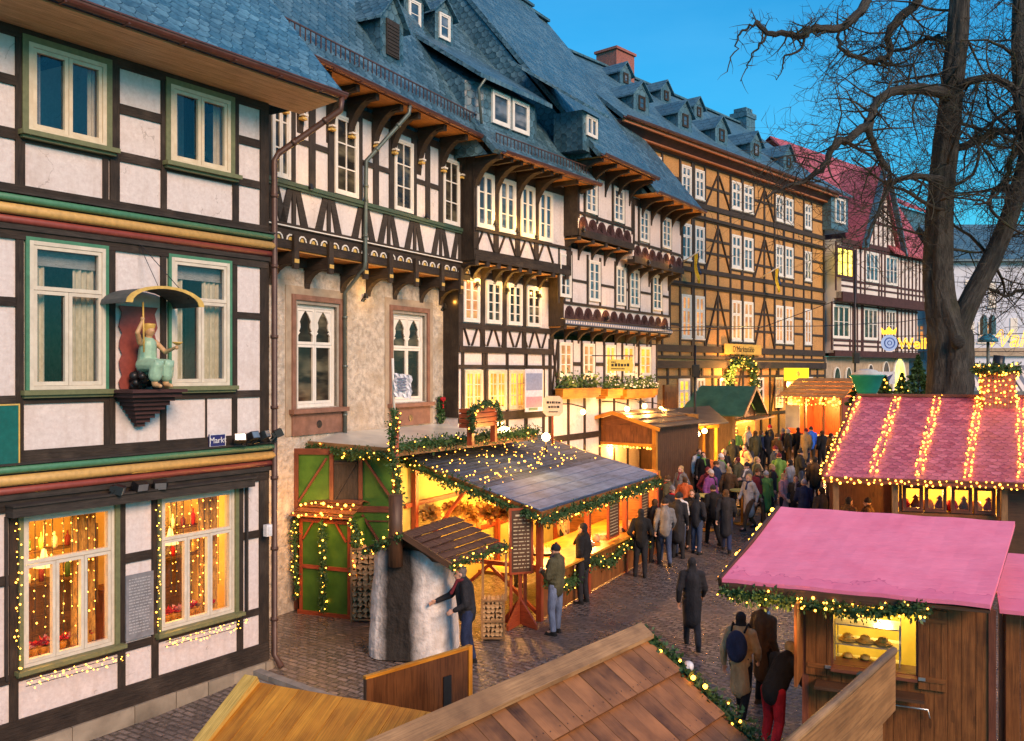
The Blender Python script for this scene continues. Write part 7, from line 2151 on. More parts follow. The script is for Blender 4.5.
# ---- shop windows of the near house
S1 = lambda x: H1.s(x)
for k, (a, c) in enumerate(((22, 114), (160, 234), (-150, -50))):
    s0, s1 = S1(a) + .12, S1(c) - .12
    if k < 2:
        lines = []
        n = 9
        for i in range(n):
            s = s0 + (s1 - s0) * (i + .5) / n + R.uniform(-.03, .03); lines.append([H1.W(s, .20, 3.08), H1.W(s, .20, 1.25 + R.uniform(0, .5))])
        lightstring(('curtain of fairy lights hanging inside the left shop window', 'curtain of fairy lights hanging inside the right shop window')[k], lines, 96, 's', jit=.03)
        lightstring(('light string around the frame and sill of the left shop window', 'light string around the frame and sill of the right shop window')[k],
            [[H1.W(s0 - .22, -.12, 3.15), H1.W(s0 - .22, -.12, 1.1)], [H1.W(s0 - .2, -.27, 1.0), H1.W(s1 + .2, -.27, .98)], [H1.W(s0 - .2, -.26, .93), H1.W(s1 + .1, -.27, .90)]], 80, 's', jit=.04)
        for j in range(9):
            s = s0 + .1 + (s1 - s0 - .2) * j / 8 + R.uniform(-.04, .04)
            t = thing('poinsettia', ('potted red poinsettia on the inner sill of the left shop window', 'potted red poinsettia on the inner sill of the right shop window')[k], 'plant', H1.W(s, .36, 1.12), 0, ('poinsettias in the left shop window', 'poinsettias in the right shop window')[k])
            b = MB(); b.lathe([(.05, 0), (.07, .10), (.065, .11)], (0, 0, 0), 10); b.build('pot', M['wood_orange'], t)
            b = MB()
            for q in range(26): d = V((R.gauss(0, 1), R.gauss(0, 1), R.uniform(.0, 1))).normalized(); b.leaf(V((0, 0, .14)) + d * R.uniform(.03, .09), .10, d)
            b.build('leaves', M['cl_red' if j % 3 else 'cl_pink'], t)
        # hanging lamp and furniture inside
        t = thing('hanging_lamp', ('glowing bell lamp hanging inside the left shop window', 'glowing bell lamp hanging inside the right shop window')[k], 'lamp', H1.W((s0 + s1) / 2 + .1, .9, 2.25), 0, 'lamps inside the shop')
        b = MB(); b.lathe([(.001, .28), (.03, .26), (.06, .1), (.14, 0)], (0, 0, 0), 14); b.build('shade', M['glow'], t)
        b = MB(); b.tube([(0, 0, .26), (0, 0, 1.1)], .006, 4); b.build('cord', M['black'], t)
        for q in range(2):
            b = MB(); x = s0 + .3 + q * .9
            b.box(-.35, .35, -.2, .2, 0, .95 + .3 * q); b.box(-.38, .38, -.23, .23, .95 + .3 * q, 1.0 + .3 * q)
            for z in (.3, .6): b.box(-.3, .3, -.215, -.201, z, z + .2)
            o = b.build('cabinet', M['wood_dark' if q else 'wood_red']); o.location = H1.W(x, 1.9, .5); o.rotation_euler = (0, 0, H1.rz)
            tag(o, ('low ' if not q else 'tall ') + 'wooden cabinet inside the ' + ('left' if k == 0 else 'right') + ' shop window', 'cabinet')
        t = thing('wall_shelf', ('shelf of bottles on the back wall seen through the left shop window', 'shelf of bottles on the back wall seen through the right shop window')[k], 'shelf', H1.W(s0 + .9, 1.5, 1.9), H1.rz)
        b = MB(); b.box(-.9, .9, -.1, .1, -.03, 0); b.box(-.9, .9, -.1, .1, .47, .5); b.box(-.92, -.89, -.1, .1, -.5, .8); b.box(.89, .92, -.1, .1, -.5, .8); b.build('boards', M['wood_dark'], t)
        for q in range(16):
            b = MB(); hb_ = R.uniform(.2, .34); b.lathe([(.04, 0), (.045, hb_ * .6), (.015, hb_ * .75), (.015, hb_)], (0, 0, 0), 8); o = b.build('bottle', M[('cl_red', 'needle', 'gold', 'white', 'cl_wine')[q % 5]]); o.location = H1.W(s0 + .1 + .21 * (q % 8), 1.5, 1.9 + .5 * (q // 8))
            tag(o, 'small coloured bottle on the shelf behind the ' + ('left' if k == 0 else 'right') + ' shop window', 'bottle', 'bottles behind the ' + ('left' if k == 0 else 'right') + ' shop window')
        # dark curtain fall on one side of each window
        b = MB(); n = 14
        for i in range(n):
            x0_, x1_ = s1 - .38 + .36 * i / n, s1 - .38 + .36 * (i + 1) / n; y0_, y1_ = .30 + .04 * math.sin(i * 1.7), .30 + .04 * math.sin((i + 1) * 1.7)
            b.face([(x0_, y0_, 1.15), (x1_, y1_, 1.15), (x1_, y1_, 3.15), (x0_, y0_, 3.15)])
        o = b.build('curtain', M['curtain'] if 'curtain' in M else M['wood_orange']); o.location = H1.o; o.rotation_euler = (0, 0, H1.rz); tag(o, 'gathered ochre curtain at the right side of the ' + ('left' if k == 0 else 'right') + ' shop window', 'curtain')
    lamp_point('shop_light', H1.W((s0 + s1) / 2, 1.2, 2.7), 75, .15, (1, .48, .07)); lamp_point('shop_light', H1.W((s0 + s1) / 2, .6, 1.7), 16, .1, (1, .48, .07))

def plate(name, F, x0, y0, x1, y1, off, mat_, label, cat, d=.03, group=None):
    s0, zt = F.hit(x0, y0, off); s1, zb = F.hit(x1, y1, off)
    t = thing(name, label, cat, F.W((s0 + s1) / 2, -off, zb), F.rz, group)
    w = abs(s1 - s0); h = zt - zb
    b = MB(); b.box(-w / 2, w / 2, -d, 0, 0, h); b.build('panel', mat_, t)
    return t, w, h
M['signblue'] = plain('sign_blue', (.03, .03, .14), .35); M['signwhite'] = plain('sign_white', (.75, .75, .75), .4)
t, w, h = plate('street_sign', H1, 208.5, 434.5, 224.5, 446, .05, M['signblue'], 'small dark blue street sign reading Markt on the lower beam', 'street sign')
b = MB(); e = .012
b.box(-w / 2, w / 2, -.034, -.031, h - e, h); b.box(-w / 2, w / 2, -.034, -.031, 0, e); b.box(-w / 2, -w / 2 + e, -.034, -.031, e, h - e); b.box(w / 2 - e, w / 2, -.034, -.031, e, h - e); b.build('border', M['signwhite'], t)
text('lettering', 'Markt', h * .66, M['signwhite'], t, (0, -.034, h * .5), (rad(90), 0, 0), .003)
t, w, h = plate('plaque', H1, 125, 576, 152.5, 634, .04, gm('plaque_grey', (.16, .16, .17), (.26, .26, .27), 8), 'grey inscribed metal plaque between the two shop windows', 'plaque')
b = MB(); z = h - .08
while z > .06:
    x = -w * .4
    while x < w * .34: l = R.uniform(.02, .06); b.box(x, x + l, -.034, -.0305, z, z + .015); x += l + .015
    z -= .045
b.build('inscription', plain('plaque_text', (.42, .42, .42), .5), t)
t, w, h = plate('notice_board', H1, -30, 405, 18, 466, .06, plain('teal_board', (.01, .12, .10), .3), 'dark teal notice board with gold edge cut by the left photo edge', 'notice board', .05)
b = MB(); b.box(w / 2 - .02, w / 2, -.056, -.051, 0, h); b.box(-w / 2, w / 2 - .02, -.056, -.051, 0, .02); b.box(-w / 2, w / 2 - .02, -.056, -.051, h - .02, h); b.build('border', M['gold'], t)
# floodlights on the house corner and above the awning
def flood(loc, rz, label, group, sc=1.0, tilt=-.4):
    t = thing('floodlight', label, 'floodlight', loc, rz, group)
    b = MB(); Mx = Matrix.Rotation(tilt, 4, 'X')
    b.box(-.12 * sc, .12 * sc, -.14 * sc, .02, -.08 * sc, .08 * sc, Mx); b.box(-.10 * sc, .10 * sc, .02, .07, -.05 * sc, .05 * sc, Mx); b.build('housing', M['black'], t)
    b = MB(); b.box(-.10 * sc, .10 * sc, -.146 * sc, -.141 * sc, -.065 * sc, .065 * sc, Mx); b.build('lens', M['steel'], t)
    b = MB(); b.bar((-.14 * sc, 0, 0), (-.14 * sc, .1, -.12), .02, .02); b.bar((.14 * sc, 0, 0), (.14 * sc, .1, -.12), .02, .02); b.bar((-.14 * sc, .1, -.12), (.14 * sc, .1, -.12), .02, .02); b.build('bracket', M['black'], t)
for k, (x, y) in enumerate(((240, 439), (251, 437), (262, 436), (276, 434))): flood(wp(H1, x, y, .28), H1.rz + (-.6, .2, .5, 1.0)[k], ('floodlight leftmost in the row of four at the house corner', 'floodlight second from left at the house corner', 'floodlight third from left at the house corner', 'floodlight at the very corner of the near house')[k], 'floodlights on the near house corner', .8)
for k, (x, y) in enumerate(((116, 489), (139, 485), (160, 483.5))): flood(wp(H1, x, y, .2), H1.rz + (.8, 0, -.5)[k], ('white spotlight leftmost above the shop awning box', 'box spotlight in the middle above the shop awning box', 'white spotlight rightmost above the shop awning box')[k], 'spotlights above the shop awning', .8, .3)
b = MB(); b.box(-.06, .06, -.09, 0, -.1, .1); b.box(-.04, .04, -.11, -.09, -.07, .07); o = b.build('junction_box', M['white_metal']); o.location = wp(H1, 266, 530, .17); o.rotation_euler = (0, 0, H1.rz); tag(o, 'small white junction box beside the near downpipe', 'junction box')

# ---- statue under its canopy
def statue():
    s, zb = H1.hit(149, 389, .32)
    base = H1.W(s, -.32, zb)
    t = thing('statue', 'painted seated figure in pale green dress raising a staff on the near house wall', 'statue', base, rad(62))
    b = MB()
    hip = V((0, .05, .36)); ch = V((0, .02, .64)); hd = V((0, -.01, .88))
    capsule(b, hip, ch, .13, .11); capsule(b, (-.13, .02, .70), (.13, .02, .70), .055, .055); capsule(b, ch, hd, .06, .045); b.ball(hd, .085, 12, 8, (.85, 1, 1.15)); b.ball(hd + V((0, -.085, -.01)), .014, 8, 6)
    for sg in (-1, 1):
        capsule(b, hip + V((sg * .07, 0, 0)), (sg * .10, -.28, .36), .095, .075); capsule(b, (sg * .10, -.28, .36), (sg * .10, -.24, .10), .075, .05); capsule(b, (sg * .10, -.24, .07), (sg * .10, -.36, .05), .04, .032)
    capsule(b, (-.15, .02, .70), (-.26, -.06, .84), .045, .036); capsule(b, (-.26, -.06, .84), (-.20, -.10, 1.02), .036, .026); capsule(b, (.15, .02, .70), (.19, -.14, .56), .045, .036); capsule(b, (.19, -.14, .56), (.15, -.38, .62), .034, .024); b.ball((-.20, -.10, 1.05), .036, 8, 6); b.ball((.15, -.42, .625), .034, 8, 6)
    solid('body', b, plain('statue_skin', (.55, .33, .16), .4), .011, t, 2)
    b = MB(); capsule(b, hip + V((0, 0, -.03)), ch + V((0, 0, .03)), .15, .125); 
    for sg in (-1, 1): capsule(b, hip + V((sg * .07, 0, 0)), (sg * .10, -.28, .36), .11, .095); capsule(b, (sg * .10, -.28, .36), (sg * .10, -.25, .20), .092, .10)
    for q in range(6): capsule(b, (-.16 + .065 * q, -.33, .42), (-.16 + .065 * q, -.30, .20), .02, .026)
    solid('dress', b, plain('statue_green', (.30, .48, .34), .45), .013, t, 2)
    b = MB(); b.ball(hd + V((0, .02, .03)), .092, 10, 8, (.9, 1, 1)); b.lathe([(.085, 0), (.095, .05), (.08, .06)], hd + V((0, 0, .05)), 10); solid('hair', b, M['gold'], .014, t, 1)
    b = MB(); b.tube([(-.20, -.13, .55), (-.20, -.11, 1.30)], .014, 6); b.build('staff', M['gold'], t)
    b = MB(); b.lathe([(.02, 0), (.07, .03), (.08, .05)], (.15, -.44, .66), 10); b.build('bowl', M['gold'], t)
    b = MB()
    for q in range(26): b.ball((R.uniform(-.16, .16), R.uniform(-.05, .22), R.uniform(.02, .30)), R.uniform(.05, .08), 7, 5)
    b.build('rock_seat', M['black'], t)
    c = thing('statue_console', 'red-brown stepped bracket and arched canopy around the statue', 'console', H1.o, H1.rz)
    b = MB(); w = .46
    b.box(s - w, s + w, -.62, -.034, zb - .05, zb - .005); b.box(s - w * .9, s + w * .9, -.55, -.034, zb - .12, zb - .05)
    for k in range(7):
        f = 1 - k / 7; b.box(s - .33 * f - .02, s + .33 * f + .02, -.40 * f - .06, -.034, zb - .12 - .065 * (k + 1), zb - .12 - .065 * k - .003)
    b.build('shelf', M['timber_plum'], c)
    b = MB(); n = 12; zc = H1.z(149, 306, .3); wc = .62
    for i in range(n):
        a0 = math.pi * i / n; a1 = math.pi * (i + 1) / n
        q = lambda a, r0: V((s + math.cos(a) * wc * r0, 0, zc + math.sin(a) * .26 * r0))
        b.prism([q(a0, .96) + V((0, -.75, 0)), q(a0, 1.0) + V((0, -.75, 0)), q(a1, 1.0) + V((0, -.75, 0)), q(a1, .96) + V((0, -.75, 0))], (0, .72, 0))
    b.build('canopy', gm('canopy_lead', (.05, .06, .06), (.10, .11, .11), 5), c)
    b = MB()
    for i in range(n):
        a0 = math.pi * i / n; a1 = math.pi * (i + 1) / n
        q = lambda a, r0: V((s + math.cos(a) * wc * r0, -.752, zc + math.sin(a) * .26 * r0))
        b.prism([q(a0, .90), q(a0, 1.06), q(a1, 1.06), q(a1, .90)], (0, -.02, 0))
    b.build('canopy_trim', M['gold'], c)
    b = MB(); b.tube([(s, -.6, zc + .22), (s - .0, -.03, zc + 1.0)], .006, 4); b.tube([(s + .5, -.6, zc + .12), (s - .0, -.03, zc + 1.0)], .006, 4); b.build('stay', M['black'], c)
    b = MB(); wv = [(.30 + .03 * math.sin(k * 2.2), k / 12) for k in range(13)]
    pts = [(s - x, -.036, zb + (zc - zb) * z) for x, z in wv] + [(s + x, -.036, zb + (zc - zb) * z) for x, z in reversed(wv)]
    b.prism(pts, (0, -.02, 0)); b.build('back_board', M['redp'], c)
statue()

# ---- house 4 trimmings
def flowerbox(x0, x1, label, many):
    s0, s1 = H4.s(x0, .35), H4.s(x1, .35); z = H4.z((x0 + x1) / 2, 396, .35)
    t = thing('flower_box', label, 'flower box', H4.W((s0 + s1) / 2, -.32, z), H4.rz, 'flower boxes on the carved house'); w = s1 - s0
    b = MB(); b.box(-w / 2, w / 2, -.14, .14, 0, .26); b.box(-w / 2 - .02, w / 2 + .02, -.16, .16, .22, .26); b.box(-w / 2, w / 2, -.05, .32, -.08, -.003); b.build('box', M['wood_orange'], t)
    b = MB()
    for i in range(int(w * 260)): d = V((R.gauss(0, 1), R.gauss(0, 1), R.gauss(.3, 1))).normalized(); b.leaf((R.uniform(-w / 2, w / 2), R.gauss(0, .1), .28 + abs(R.gauss(0, .2))), .12, d)
    b.build('greenery', M['leafg'], t)
    b = MB()
    for i in range(int(w * many)): b.ball((R.uniform(-w / 2, w / 2), R.gauss(-.08, .08), .32 + abs(R.gauss(0, .15))), .03, 6, 4)
    b.build('blossoms', M['signwhite'], t, None, 'stuff')
flowerbox(560, 598, 'long flower box at the left under the lit windows of the carved house', 3)
flowerbox(605, 620, 'short flower box in the middle of the carved house sill', 6)
flowerbox(624, 655, 'flower box with white blossoms at the right of the carved house', 22)
for k, (x, y) in enumerate(((583, 412), (627, 409), (644.5, 406), (661, 409))):
    w_ = wp(H4, x, y, 1.0)
    t = thing('wall_lamp', ('bright bulb lamp below the carved house, leftmost of four', 'bright bulb lamp below the carved house, second of four', 'bright bulb lamp below the carved house, third of four', 'bright bulb lamp below the carved house, rightmost of four')[k], 'lamp', w_, H4.rz, 'bare bulb lamps on brackets below the carved house')
    b = MB(); b.ball((0, 0, 0), .085, 10, 8); b.build('globe', M['lamp'], t); b = MB(); b.tube([(0, 0, .08), (0, 0, .16), (0, .4, .24), (0, .95, .24)], .02, 6); b.build('bracket', M['black'], t)
    lamp_point('wall_lamp_light', w_ + V((0, 0, -.02)) - H4.n * -.15, 125, .1, (1, .44, .09))
for k, (x, y, off) in enumerate(((566, 380, .22), (590, 380, .22), (618, 378, .22), (641, 378, .22), (584, 229, 1.12), (649, 262, 1.12), (671, 266, 1.12), (608, 318, .66), (665, 327, .66))):
    w_ = wp(H4, x, y, off)
    flood(w_, H4.rz, ('small uplight at the left window sill of the carved house', 'small uplight at the second window sill of the carved house', 'small uplight at the third window sill of the carved house', 'small uplight at the fourth window sill of the carved house', 'small uplight on the top left rosette beam', 'small uplight on the top right rosette beam', 'small uplight at the far end of the top right rosette beam', 'small uplight on the blue frieze in the middle', 'small uplight at the far end of the blue frieze')[k], 'small uplights on the carved house', .5, 1.4)
    lamp_point('uplight', w_ + H4.n * .12 + V((0, 0, .12)), 9 if k < 4 else 6, .04, (1, .44, .09))
for k, (x, y) in enumerate(((478, 262), (508, 268), (540, 274))):
    w_ = wp(H3, x, y + 22, .10); flood(w_, H3.rz, 'small uplight under the jetty of the narrow house, ' + ('near', 'middle', 'far')[k] + ' one', 'uplights under the narrow house jetty', .4, 1.4); lamp_point('uplight', w_ + H3.n * .16 + V((0, 0, .1)), 12, .04, (1, .50, .08))
for k, (x, y) in enumerate(((496, 225), (518, 232), (537, 238))):
    w_ = wp(H3, x, y - 2, .66); flood(w_, H3.rz, 'small uplight on the top sill of the narrow house, ' + ('near', 'middle', 'far')[k] + ' one', 'uplights on the narrow house sill', .4, 1.4); lamp_point('uplight', w_ + H3.n * .2 + V((0, 0, .1)), 14, .04, (1, .50, .08))
for k, (x, y) in enumerate(((311, 189), (366, 202), (427, 218))):  # uplights added to warm the eave soffit; the house has none here
    w_ = wp(H2, x, y - 2, .72); flood(w_, H2.rz, 'small uplight on the green sill rail, ' + ('nearest', 'middle', 'farthest')[k] + ' one', 'uplights on the green sill rail', .4, 1.4); lamp_point('uplight', w_ + H2.n * .6 + V((0, 0, .1)), 7, .04, (1, .50, .08))
for k, (x, y) in enumerate(((366, 290), (445, 300))):  # uplights added to warm the jetty soffit, not real fixtures
    w_ = wp(H2, x, y + 6, .1); flood(w_, H2.rz, 'small uplight on the rough stone wall, ' + ('between the gothic windows', 'beside the right gothic window')[k], 'uplights on the rough stone wall', .4, 1.4); lamp_point('uplight', w_ + H2.n * .3 + V((0, 0, .1)), 7, .04, (1, .50, .08))
def blurtext(t, w, rows, y, mat_, h0):
    b = MB()
    for (z, hh, fr) in rows:
        x = -w * fr
        while x < w * fr: l = R.uniform(.4, 1.1) * hh; b.box(x, x + l, y - .003, y, z, z + hh * R.uniform(.75, 1)); x += l + hh * .25
    b.build('lettering', mat_, t)
# hanging yellow sign
a = wp(H4, 609, 371, 1.5); c = P(633.5, 371, a.y + .35); h_ = 11.5 * a.y / FPX
t = thing('hanging_sign', 'yellow hanging sign with rounded end on an iron bracket of the carved house', 'sign', a, math.atan2(c.y - a.y, c.x - a.x)); w = (c - a).length
b = MB(); pts = [(0, 0, 0), (w * .88, 0, 0), (w * .96, 0, h_ * .2), (w, 0, h_ * .5), (w * .96, 0, h_ * .8), (w * .88, 0, h_), (0, 0, h_)]; b.prism(pts, (0, .06, 0)); b.build('board', plain('sign_yellow', (.72, .50, .08), .4), t)
b = MB(); b.tube([(-.6, .03, h_ + .12), (w, .03, h_ + .12)], .02, 6); b.tube([(.1, .03, h_), (.1, .03, h_ + .12)], .012, 6); b.tube([(w * .85, .03, h_), (w * .85, .03, h_ + .12)], .012, 6); b.build('bracket', M['black'], t)
b = MB()
x = .08
for (z, hh, fr) in ((h_ * .72, .05, .3), (h_ * .40, .11, .85), (h_ * .15, .04, .7)):
    x = .08
    while x < w * fr - .05: l = R.uniform(.5, 1.0) * hh; b.box(x, x + l, -.005, -.001, z, z + hh * R.uniform(.75, 1)); x += l + hh * .3
b.build('lettering', M['timber'], t)
# octagonal sign on a pole over the stall roof
a = Pz(553, 416, 3.9); k = a.y / FPX
t = thing('notice_sign', 'cream octagonal sign on a pole above the blue stall roof', 'sign', a, .12)
b = MB(); w = 10 * k; h_ = 20 * k; c_ = w * .35
b.prism([(-w, 0, c_), (-w + c_, 0, 0), (w - c_, 0, 0), (w, 0, c_), (w, 0, h_ - c_), (w - c_, 0, h_), (-w + c_, 0, h_), (-w, 0, h_ - c_)], (0, .04, 0)); b.build('board', plain('sign_cream', (.70, .52, .34), .5), t)
blurtext(t, w, ((h_ * .62, .07, .65), (h_ * .40, .07, .5), (h_ * .18, .04, .45)), -.002, M['timber'], 0)
b = MB(); b.tube([(0, .05, -.9), (0, .05, .1)], .03, 6); b.build('pole', M['redwood'], t)
# bright lamp at the stall roof corner
w_ = Pz(546, 437, 3.62)
t = thing('globe_lamp', 'very bright bulb at the top rear corner of the blue stall roof', 'lamp', w_); b = MB(); b.ball((0, 0, 0), .10, 10, 8); b.build('globe', M['lamp'], t); b = MB(); b.tube([(0, 0, -.06), (0, 0, -.4)], .02, 6); b.build('stem', M['black'], t)
lamp_point('roof_corner_light', w_ + V((-.1, -.2, .12)), 90.0, .12, (1, .44, .09))
w_ = wp(H3, 500, 424, .6)  # bulb added to give the jetty its warm glow; no real lamp
t = thing('wall_lamp', 'warm bulb lamp low on the narrow house behind the stall roof', 'lamp', w_, H3.rz); b = MB(); b.ball((0, 0, 0), .08, 10, 8); b.build('globe', M['lamp'], t); b = MB(); b.tube([(0, 0, .06), (0, .25, .14), (0, .58, .14)], .02, 6); b.build('bracket', M['black'], t)
lamp_point('wall_lamp_light', w_ + H3.n * .2, 120, .12, (1, .44, .09))
lamp_point('wall_lamp_light', wp(H3, 530, 300, 1.3), 0.01, .1)  # further fill lamp added without a fixture, almost off
# red planter on the pale roof
a = Pz(471, 441, 3.65); c = Pz(497, 437, 3.65); u = (c - a); k = a.y / FPX
t = thing('flower_box', 'red slatted planter box framed with fir standing on the pale stall roof', 'planter', a, math.atan2(u.y, u.x)); w = u.length
b = MB()
for q in range(4): b.box(0, w, 0, .3, .28 + q * .11, .37 + q * .11)
b.box(.05, w - .05, .03, .27, .28, .68); b.build('box', M['redwood'], t)
b = MB(); b.box(.0, .12, -.02, .1, -.1, .3); b.box(w - .15, w - .03, -.02, .1, -.1, .3); b.build('post', M['redwood'], t)
R2 = math.atan2(u.y, u.x); Wq = lambda x, y, z: a + Matrix.Rotation(R2, 3, 'Z') @ V((x, y, z))
garland('fir garland framing the red slatted planter on the pale roof', [Wq(-.05, -.05, .2), Wq(-.05, -.05, .72), Wq(w * .5, 0, .82), Wq(w + .05, -.05, .72), Wq(w + .05, -.05, .2)], .09, 18, 'n', 260, leaf=.09)
# poster before the fourth window, and a swag on the stone wall
s0, zt = H3.hit(527.5, 369, .5); s1, zb = H3.hit(545, 411, .5)
t = thing('poster', 'white and pink poster hanging at the right window of the narrow house', 'poster', H3.W((s0 + s1) / 2, -.4, zb), H3.rz); w = s1 - s0; h_ = zt - zb
b = MB(); b.box(-w / 2, w / 2, -.02, .0, 0, h_); b.build('sheet', plain('poster_white', (.62, .62, .70), .4), t)
b = MB(); b.box(-w * .45, w * .45, -.024, -.021, h_ * .1, h_ * .35); b.build('pink_print', plain('poster_pink', (.60, .22, .30), .5), t)
b = MB(); b.box(-w * .3, w * .2, -.0245, -.0242, h_ * .03, h_ * .09); b.build('green_print', M['green'], t)
b = MB(); b.box(-w * .45, w * .45, -.024, -.021, h_ * .5, h_ * .9); b.build('blue_print', plain('poster_blue', (.24, .28, .42), .5), t)
b = MB(); b.tube([(0, .01, h_), (0, .4, h_ + .1)], .015, 5); b.build('bracket', M['black'], t)
q = wp(H2, 441, 410, .12)
t = thing('wreath', 'narrow fir swag with red bow on the rough stone wall', 'wreath', q, H2.rz); b = MB()
for i in range(220): b.leaf((R.gauss(0, .07), R.gauss(0, .03), R.uniform(-.35, .35)), .12)
b.build('greenery', M['needle'], t); b = MB(); b.ball((-.05, -.06, .30), .06, 8, 6); b.ball((.05, -.06, .30), .06, 8, 6); b.box(-.02, .02, -.08, -.05, .05, .28); b.build('bow', M['cl_red'], t)

# ---- ochre house: sign, flags, lit board, door garland
t, w, h = plate('sign', H5, 723.5, 343.5, 760.5, 355, .12, plain('sign_mustard', (.55, .34, .06), .5), 'mustard sign with dark old-style lettering on the ochre house', 'sign', .05)
text('lettering', "D’Marktstübb", h * .80, M['timber'], t, (0, -.055, h * .48), (rad(90), 0, 0), .006, sx=.98, shear=.15)
M['sign_lit'] = emis('lit_sign_yellow', (1.0, .66, .02), 1.6)
t, w, h = plate('lit_sign', H5, 784, 368, 806, 380, .9, M['sign_lit'], 'bright yellow illuminated sign on the ochre house above the far stall', 'sign', .15)
b = MB(); b.ball((0, -.16, h * .5), h * .25, 10, 6, (1.3, .1, 1)); b.build('emblem', M['wood_orange'], t)
b = MB(); b.box(-w / 2, w / 2, -.15, 0, -.35, -.06); b.build('lower_board', M['wood_red'], t)
lamp_point('sign_light', wp(H5, 795, 384, 1.3), 300, .1, (1, .7, .15))
for k, (x, y0, y1) in enumerate(((696.5, 258, 287), (777.5, 272, 296))):
    s, zt = H5.hit(x, y0, .9); z0 = H5.z(x, y1, .9)
    t = thing('flag', ('yellow and blue flag hanging left on the ochre house', 'yellow and blue flag hanging right on the ochre house')[k], 'flag', H5.W(s, -.0, zt), H5.rz, 'flags on the ochre house')
    b = MB(); b.tube([(0, -.05, -.2), (.1, -1.0, .3)], .03, 6); b.build('pole', M['white'], t)
    for c_, (mm, xo) in enumerate((('flagyellow', 0), ('flagblue', .16))):
        b = MB(); n = 8; hh = zt - z0
        for i in range(n):
            for j in range(3):
                f = lambda i, j: V((xo + .17 * j / 3 * (1 if c_ == 0 else .6) + .25 * i / n + .05 * math.sin(i * .9 + j), -.8 + .08 * math.sin(j * 2.2 + i * .5), .2 - hh * i / n * (1 if c_ == 0 else .7)))
                b.face([f(i, j), f(i + 1, j), f(i + 1, j + 1), f(i, j + 1)])
        if mm not in M: M[mm] = plain(mm, (.70, .50, .03) if c_ == 0 else (.03, .07, .22), .7)
        b.build('cloth', M[mm], t)
D5 = lambda x, y, o=.25: wp(H5, x, y, o)
garland('lit fir garland arched over the door of the ochre house', [D5(730, 390), D5(729, 374), D5(733, 364), D5(744, 361.5), D5(753, 365), D5(755, 376), D5(754, 390)], .26, 60, 'f', 150, leaf=.22)
lamp_point('door_light', D5(738, 372, .8), 260, .1, (1, .44, .09))
b = MB(); b.tube([wp(H4, 560, 318, 1.2), wp(H4, 655, 330, 1.0) + V((.2, 0, .1)), P(820, 326, 44), P(900, 322, 46), P(1060, 300, 46)], .018, 4); o = b.build('overhead_cable', M['black']); tag(o, 'thin dark cable spanning from the carved house towards the tree', 'cable')
b = MB(); b.tube([P(640, 332, 33), P(760, 328, 38), P(838, 300, 38)], .015, 4); o = b.build('overhead_cable', M['black']); tag(o, 'second dark cable crossing before the ochre house', 'cable')

# ---- poles, loudspeakers, lantern
def speakerpole(x, y, Y, ytop, label):
    c = P(x, y, Y); zg = gz(c.x, Y)
    t = thing('speaker_pole', label, 'pole', (c.x, Y, zg)); zt = P(x, ytop, Y).z - zg; zc = c.z - zg
    b = MB(); b.tube([(0, 0, 0), (0, 0, zt)], .05, 8); b.build('pole', M['black'], t)
    b = MB(); b.box(-.14, .14, -.2, -.05, zc - .25, zc + .25); b.prism([(-.14, -.2, zc - .25), (.14, -.2, zc - .25), (.1, -.24, zc + .2), (-.1, -.24, zc + .2)], (0, .03, 0)); b.build('loudspeaker', M['black'], t)
speakerpole(695, 371, 36, 345, 'thin black pole with loudspeaker beside the green-roofed stall')
speakerpole(855, 358, 42, 250, 'tall dark pole with loudspeaker before the red-roofed house')
c = P(988, 340, 36); zg = gz(c.x, 36)
t = thing('street_lamp', 'blue-green twin-fin street lantern right of the tree trunk', 'street lamp', (c.x, 36, zg)); z = c.z - zg
b = MB(); b.tube([(0, 0, 0), (0, 0, z)], .06, 8); b.build('pole', M['pipe'], t)
b = MB(); b.lathe([(.38, -.08), (.34, .06), (.18, .2), (.10, .25)], (0, 0, z), 12); b.build('lamp_base', M['lampblue'] if 'lampblue' in M else plain('lamp_blue', (.03, .20, .30), .4), t)
for sg in (-1, 1):
    b = MB(); b.box(sg * .17 - .09, sg * .17 + .09, -.12, .12, z + .22, z + .85); b.prism([(sg * .17 - .09, -.12, z + .85), (sg * .17 + .09, -.12, z + .85), (sg * .17, -.12, z + 1.0)], (0, .24, 0)); b.build('lamp_fin', plain('lamp_fin%d' % sg, (.03, .10, .14), .3), t)
# light letters hung across the square
c = P(961, 343, 47)
t = thing('light_lettering', 'glowing yellow fairy-light lettering strung across the square behind the tree', 'light sign', c)
M['lettering_lit'] = emis('lettering_lit', (1.0, .42, .03), 2.2)
k = 47 / FPX
text('lettering', 'Weihnachts', 15 * k, M['lettering_lit'], t, ((898 - 961) * k, 0, -.05), (rad(90), 0, 0), .0, 'LEFT', sx=.98, outline=.018)
text('lettering', 'Wald', 24 * k, M['lettering_lit'], t, ((985 - 961) * k, 0, .2), (rad(90), 0, 0), .0, 'LEFT', sx=.95, shear=.3, outline=.022)
b = MB(); b.tube([((893 - 961) * k, 0.06, -.45), (66 * k, .06, -.45)], .02, 4); b.tube([((893 - 961) * k, 0.06, .35), (66 * k, .06, .5)], .02, 4); b.build('cable', M['black'], t)
c = P(889, 343, 46.5)
t = thing('medallion', 'round pale blue and white light medallion with a gold crown left of the lettering', 'medallion', c)
b = MB(); b.lathe([(.42, 0), (.42, .06)], (0, 0, 0), 20, Matrix.Rotation(rad(90), 4, 'X')); b.build('disc', emis('medallion_white', (.6, .7, 1.0), .5), t)
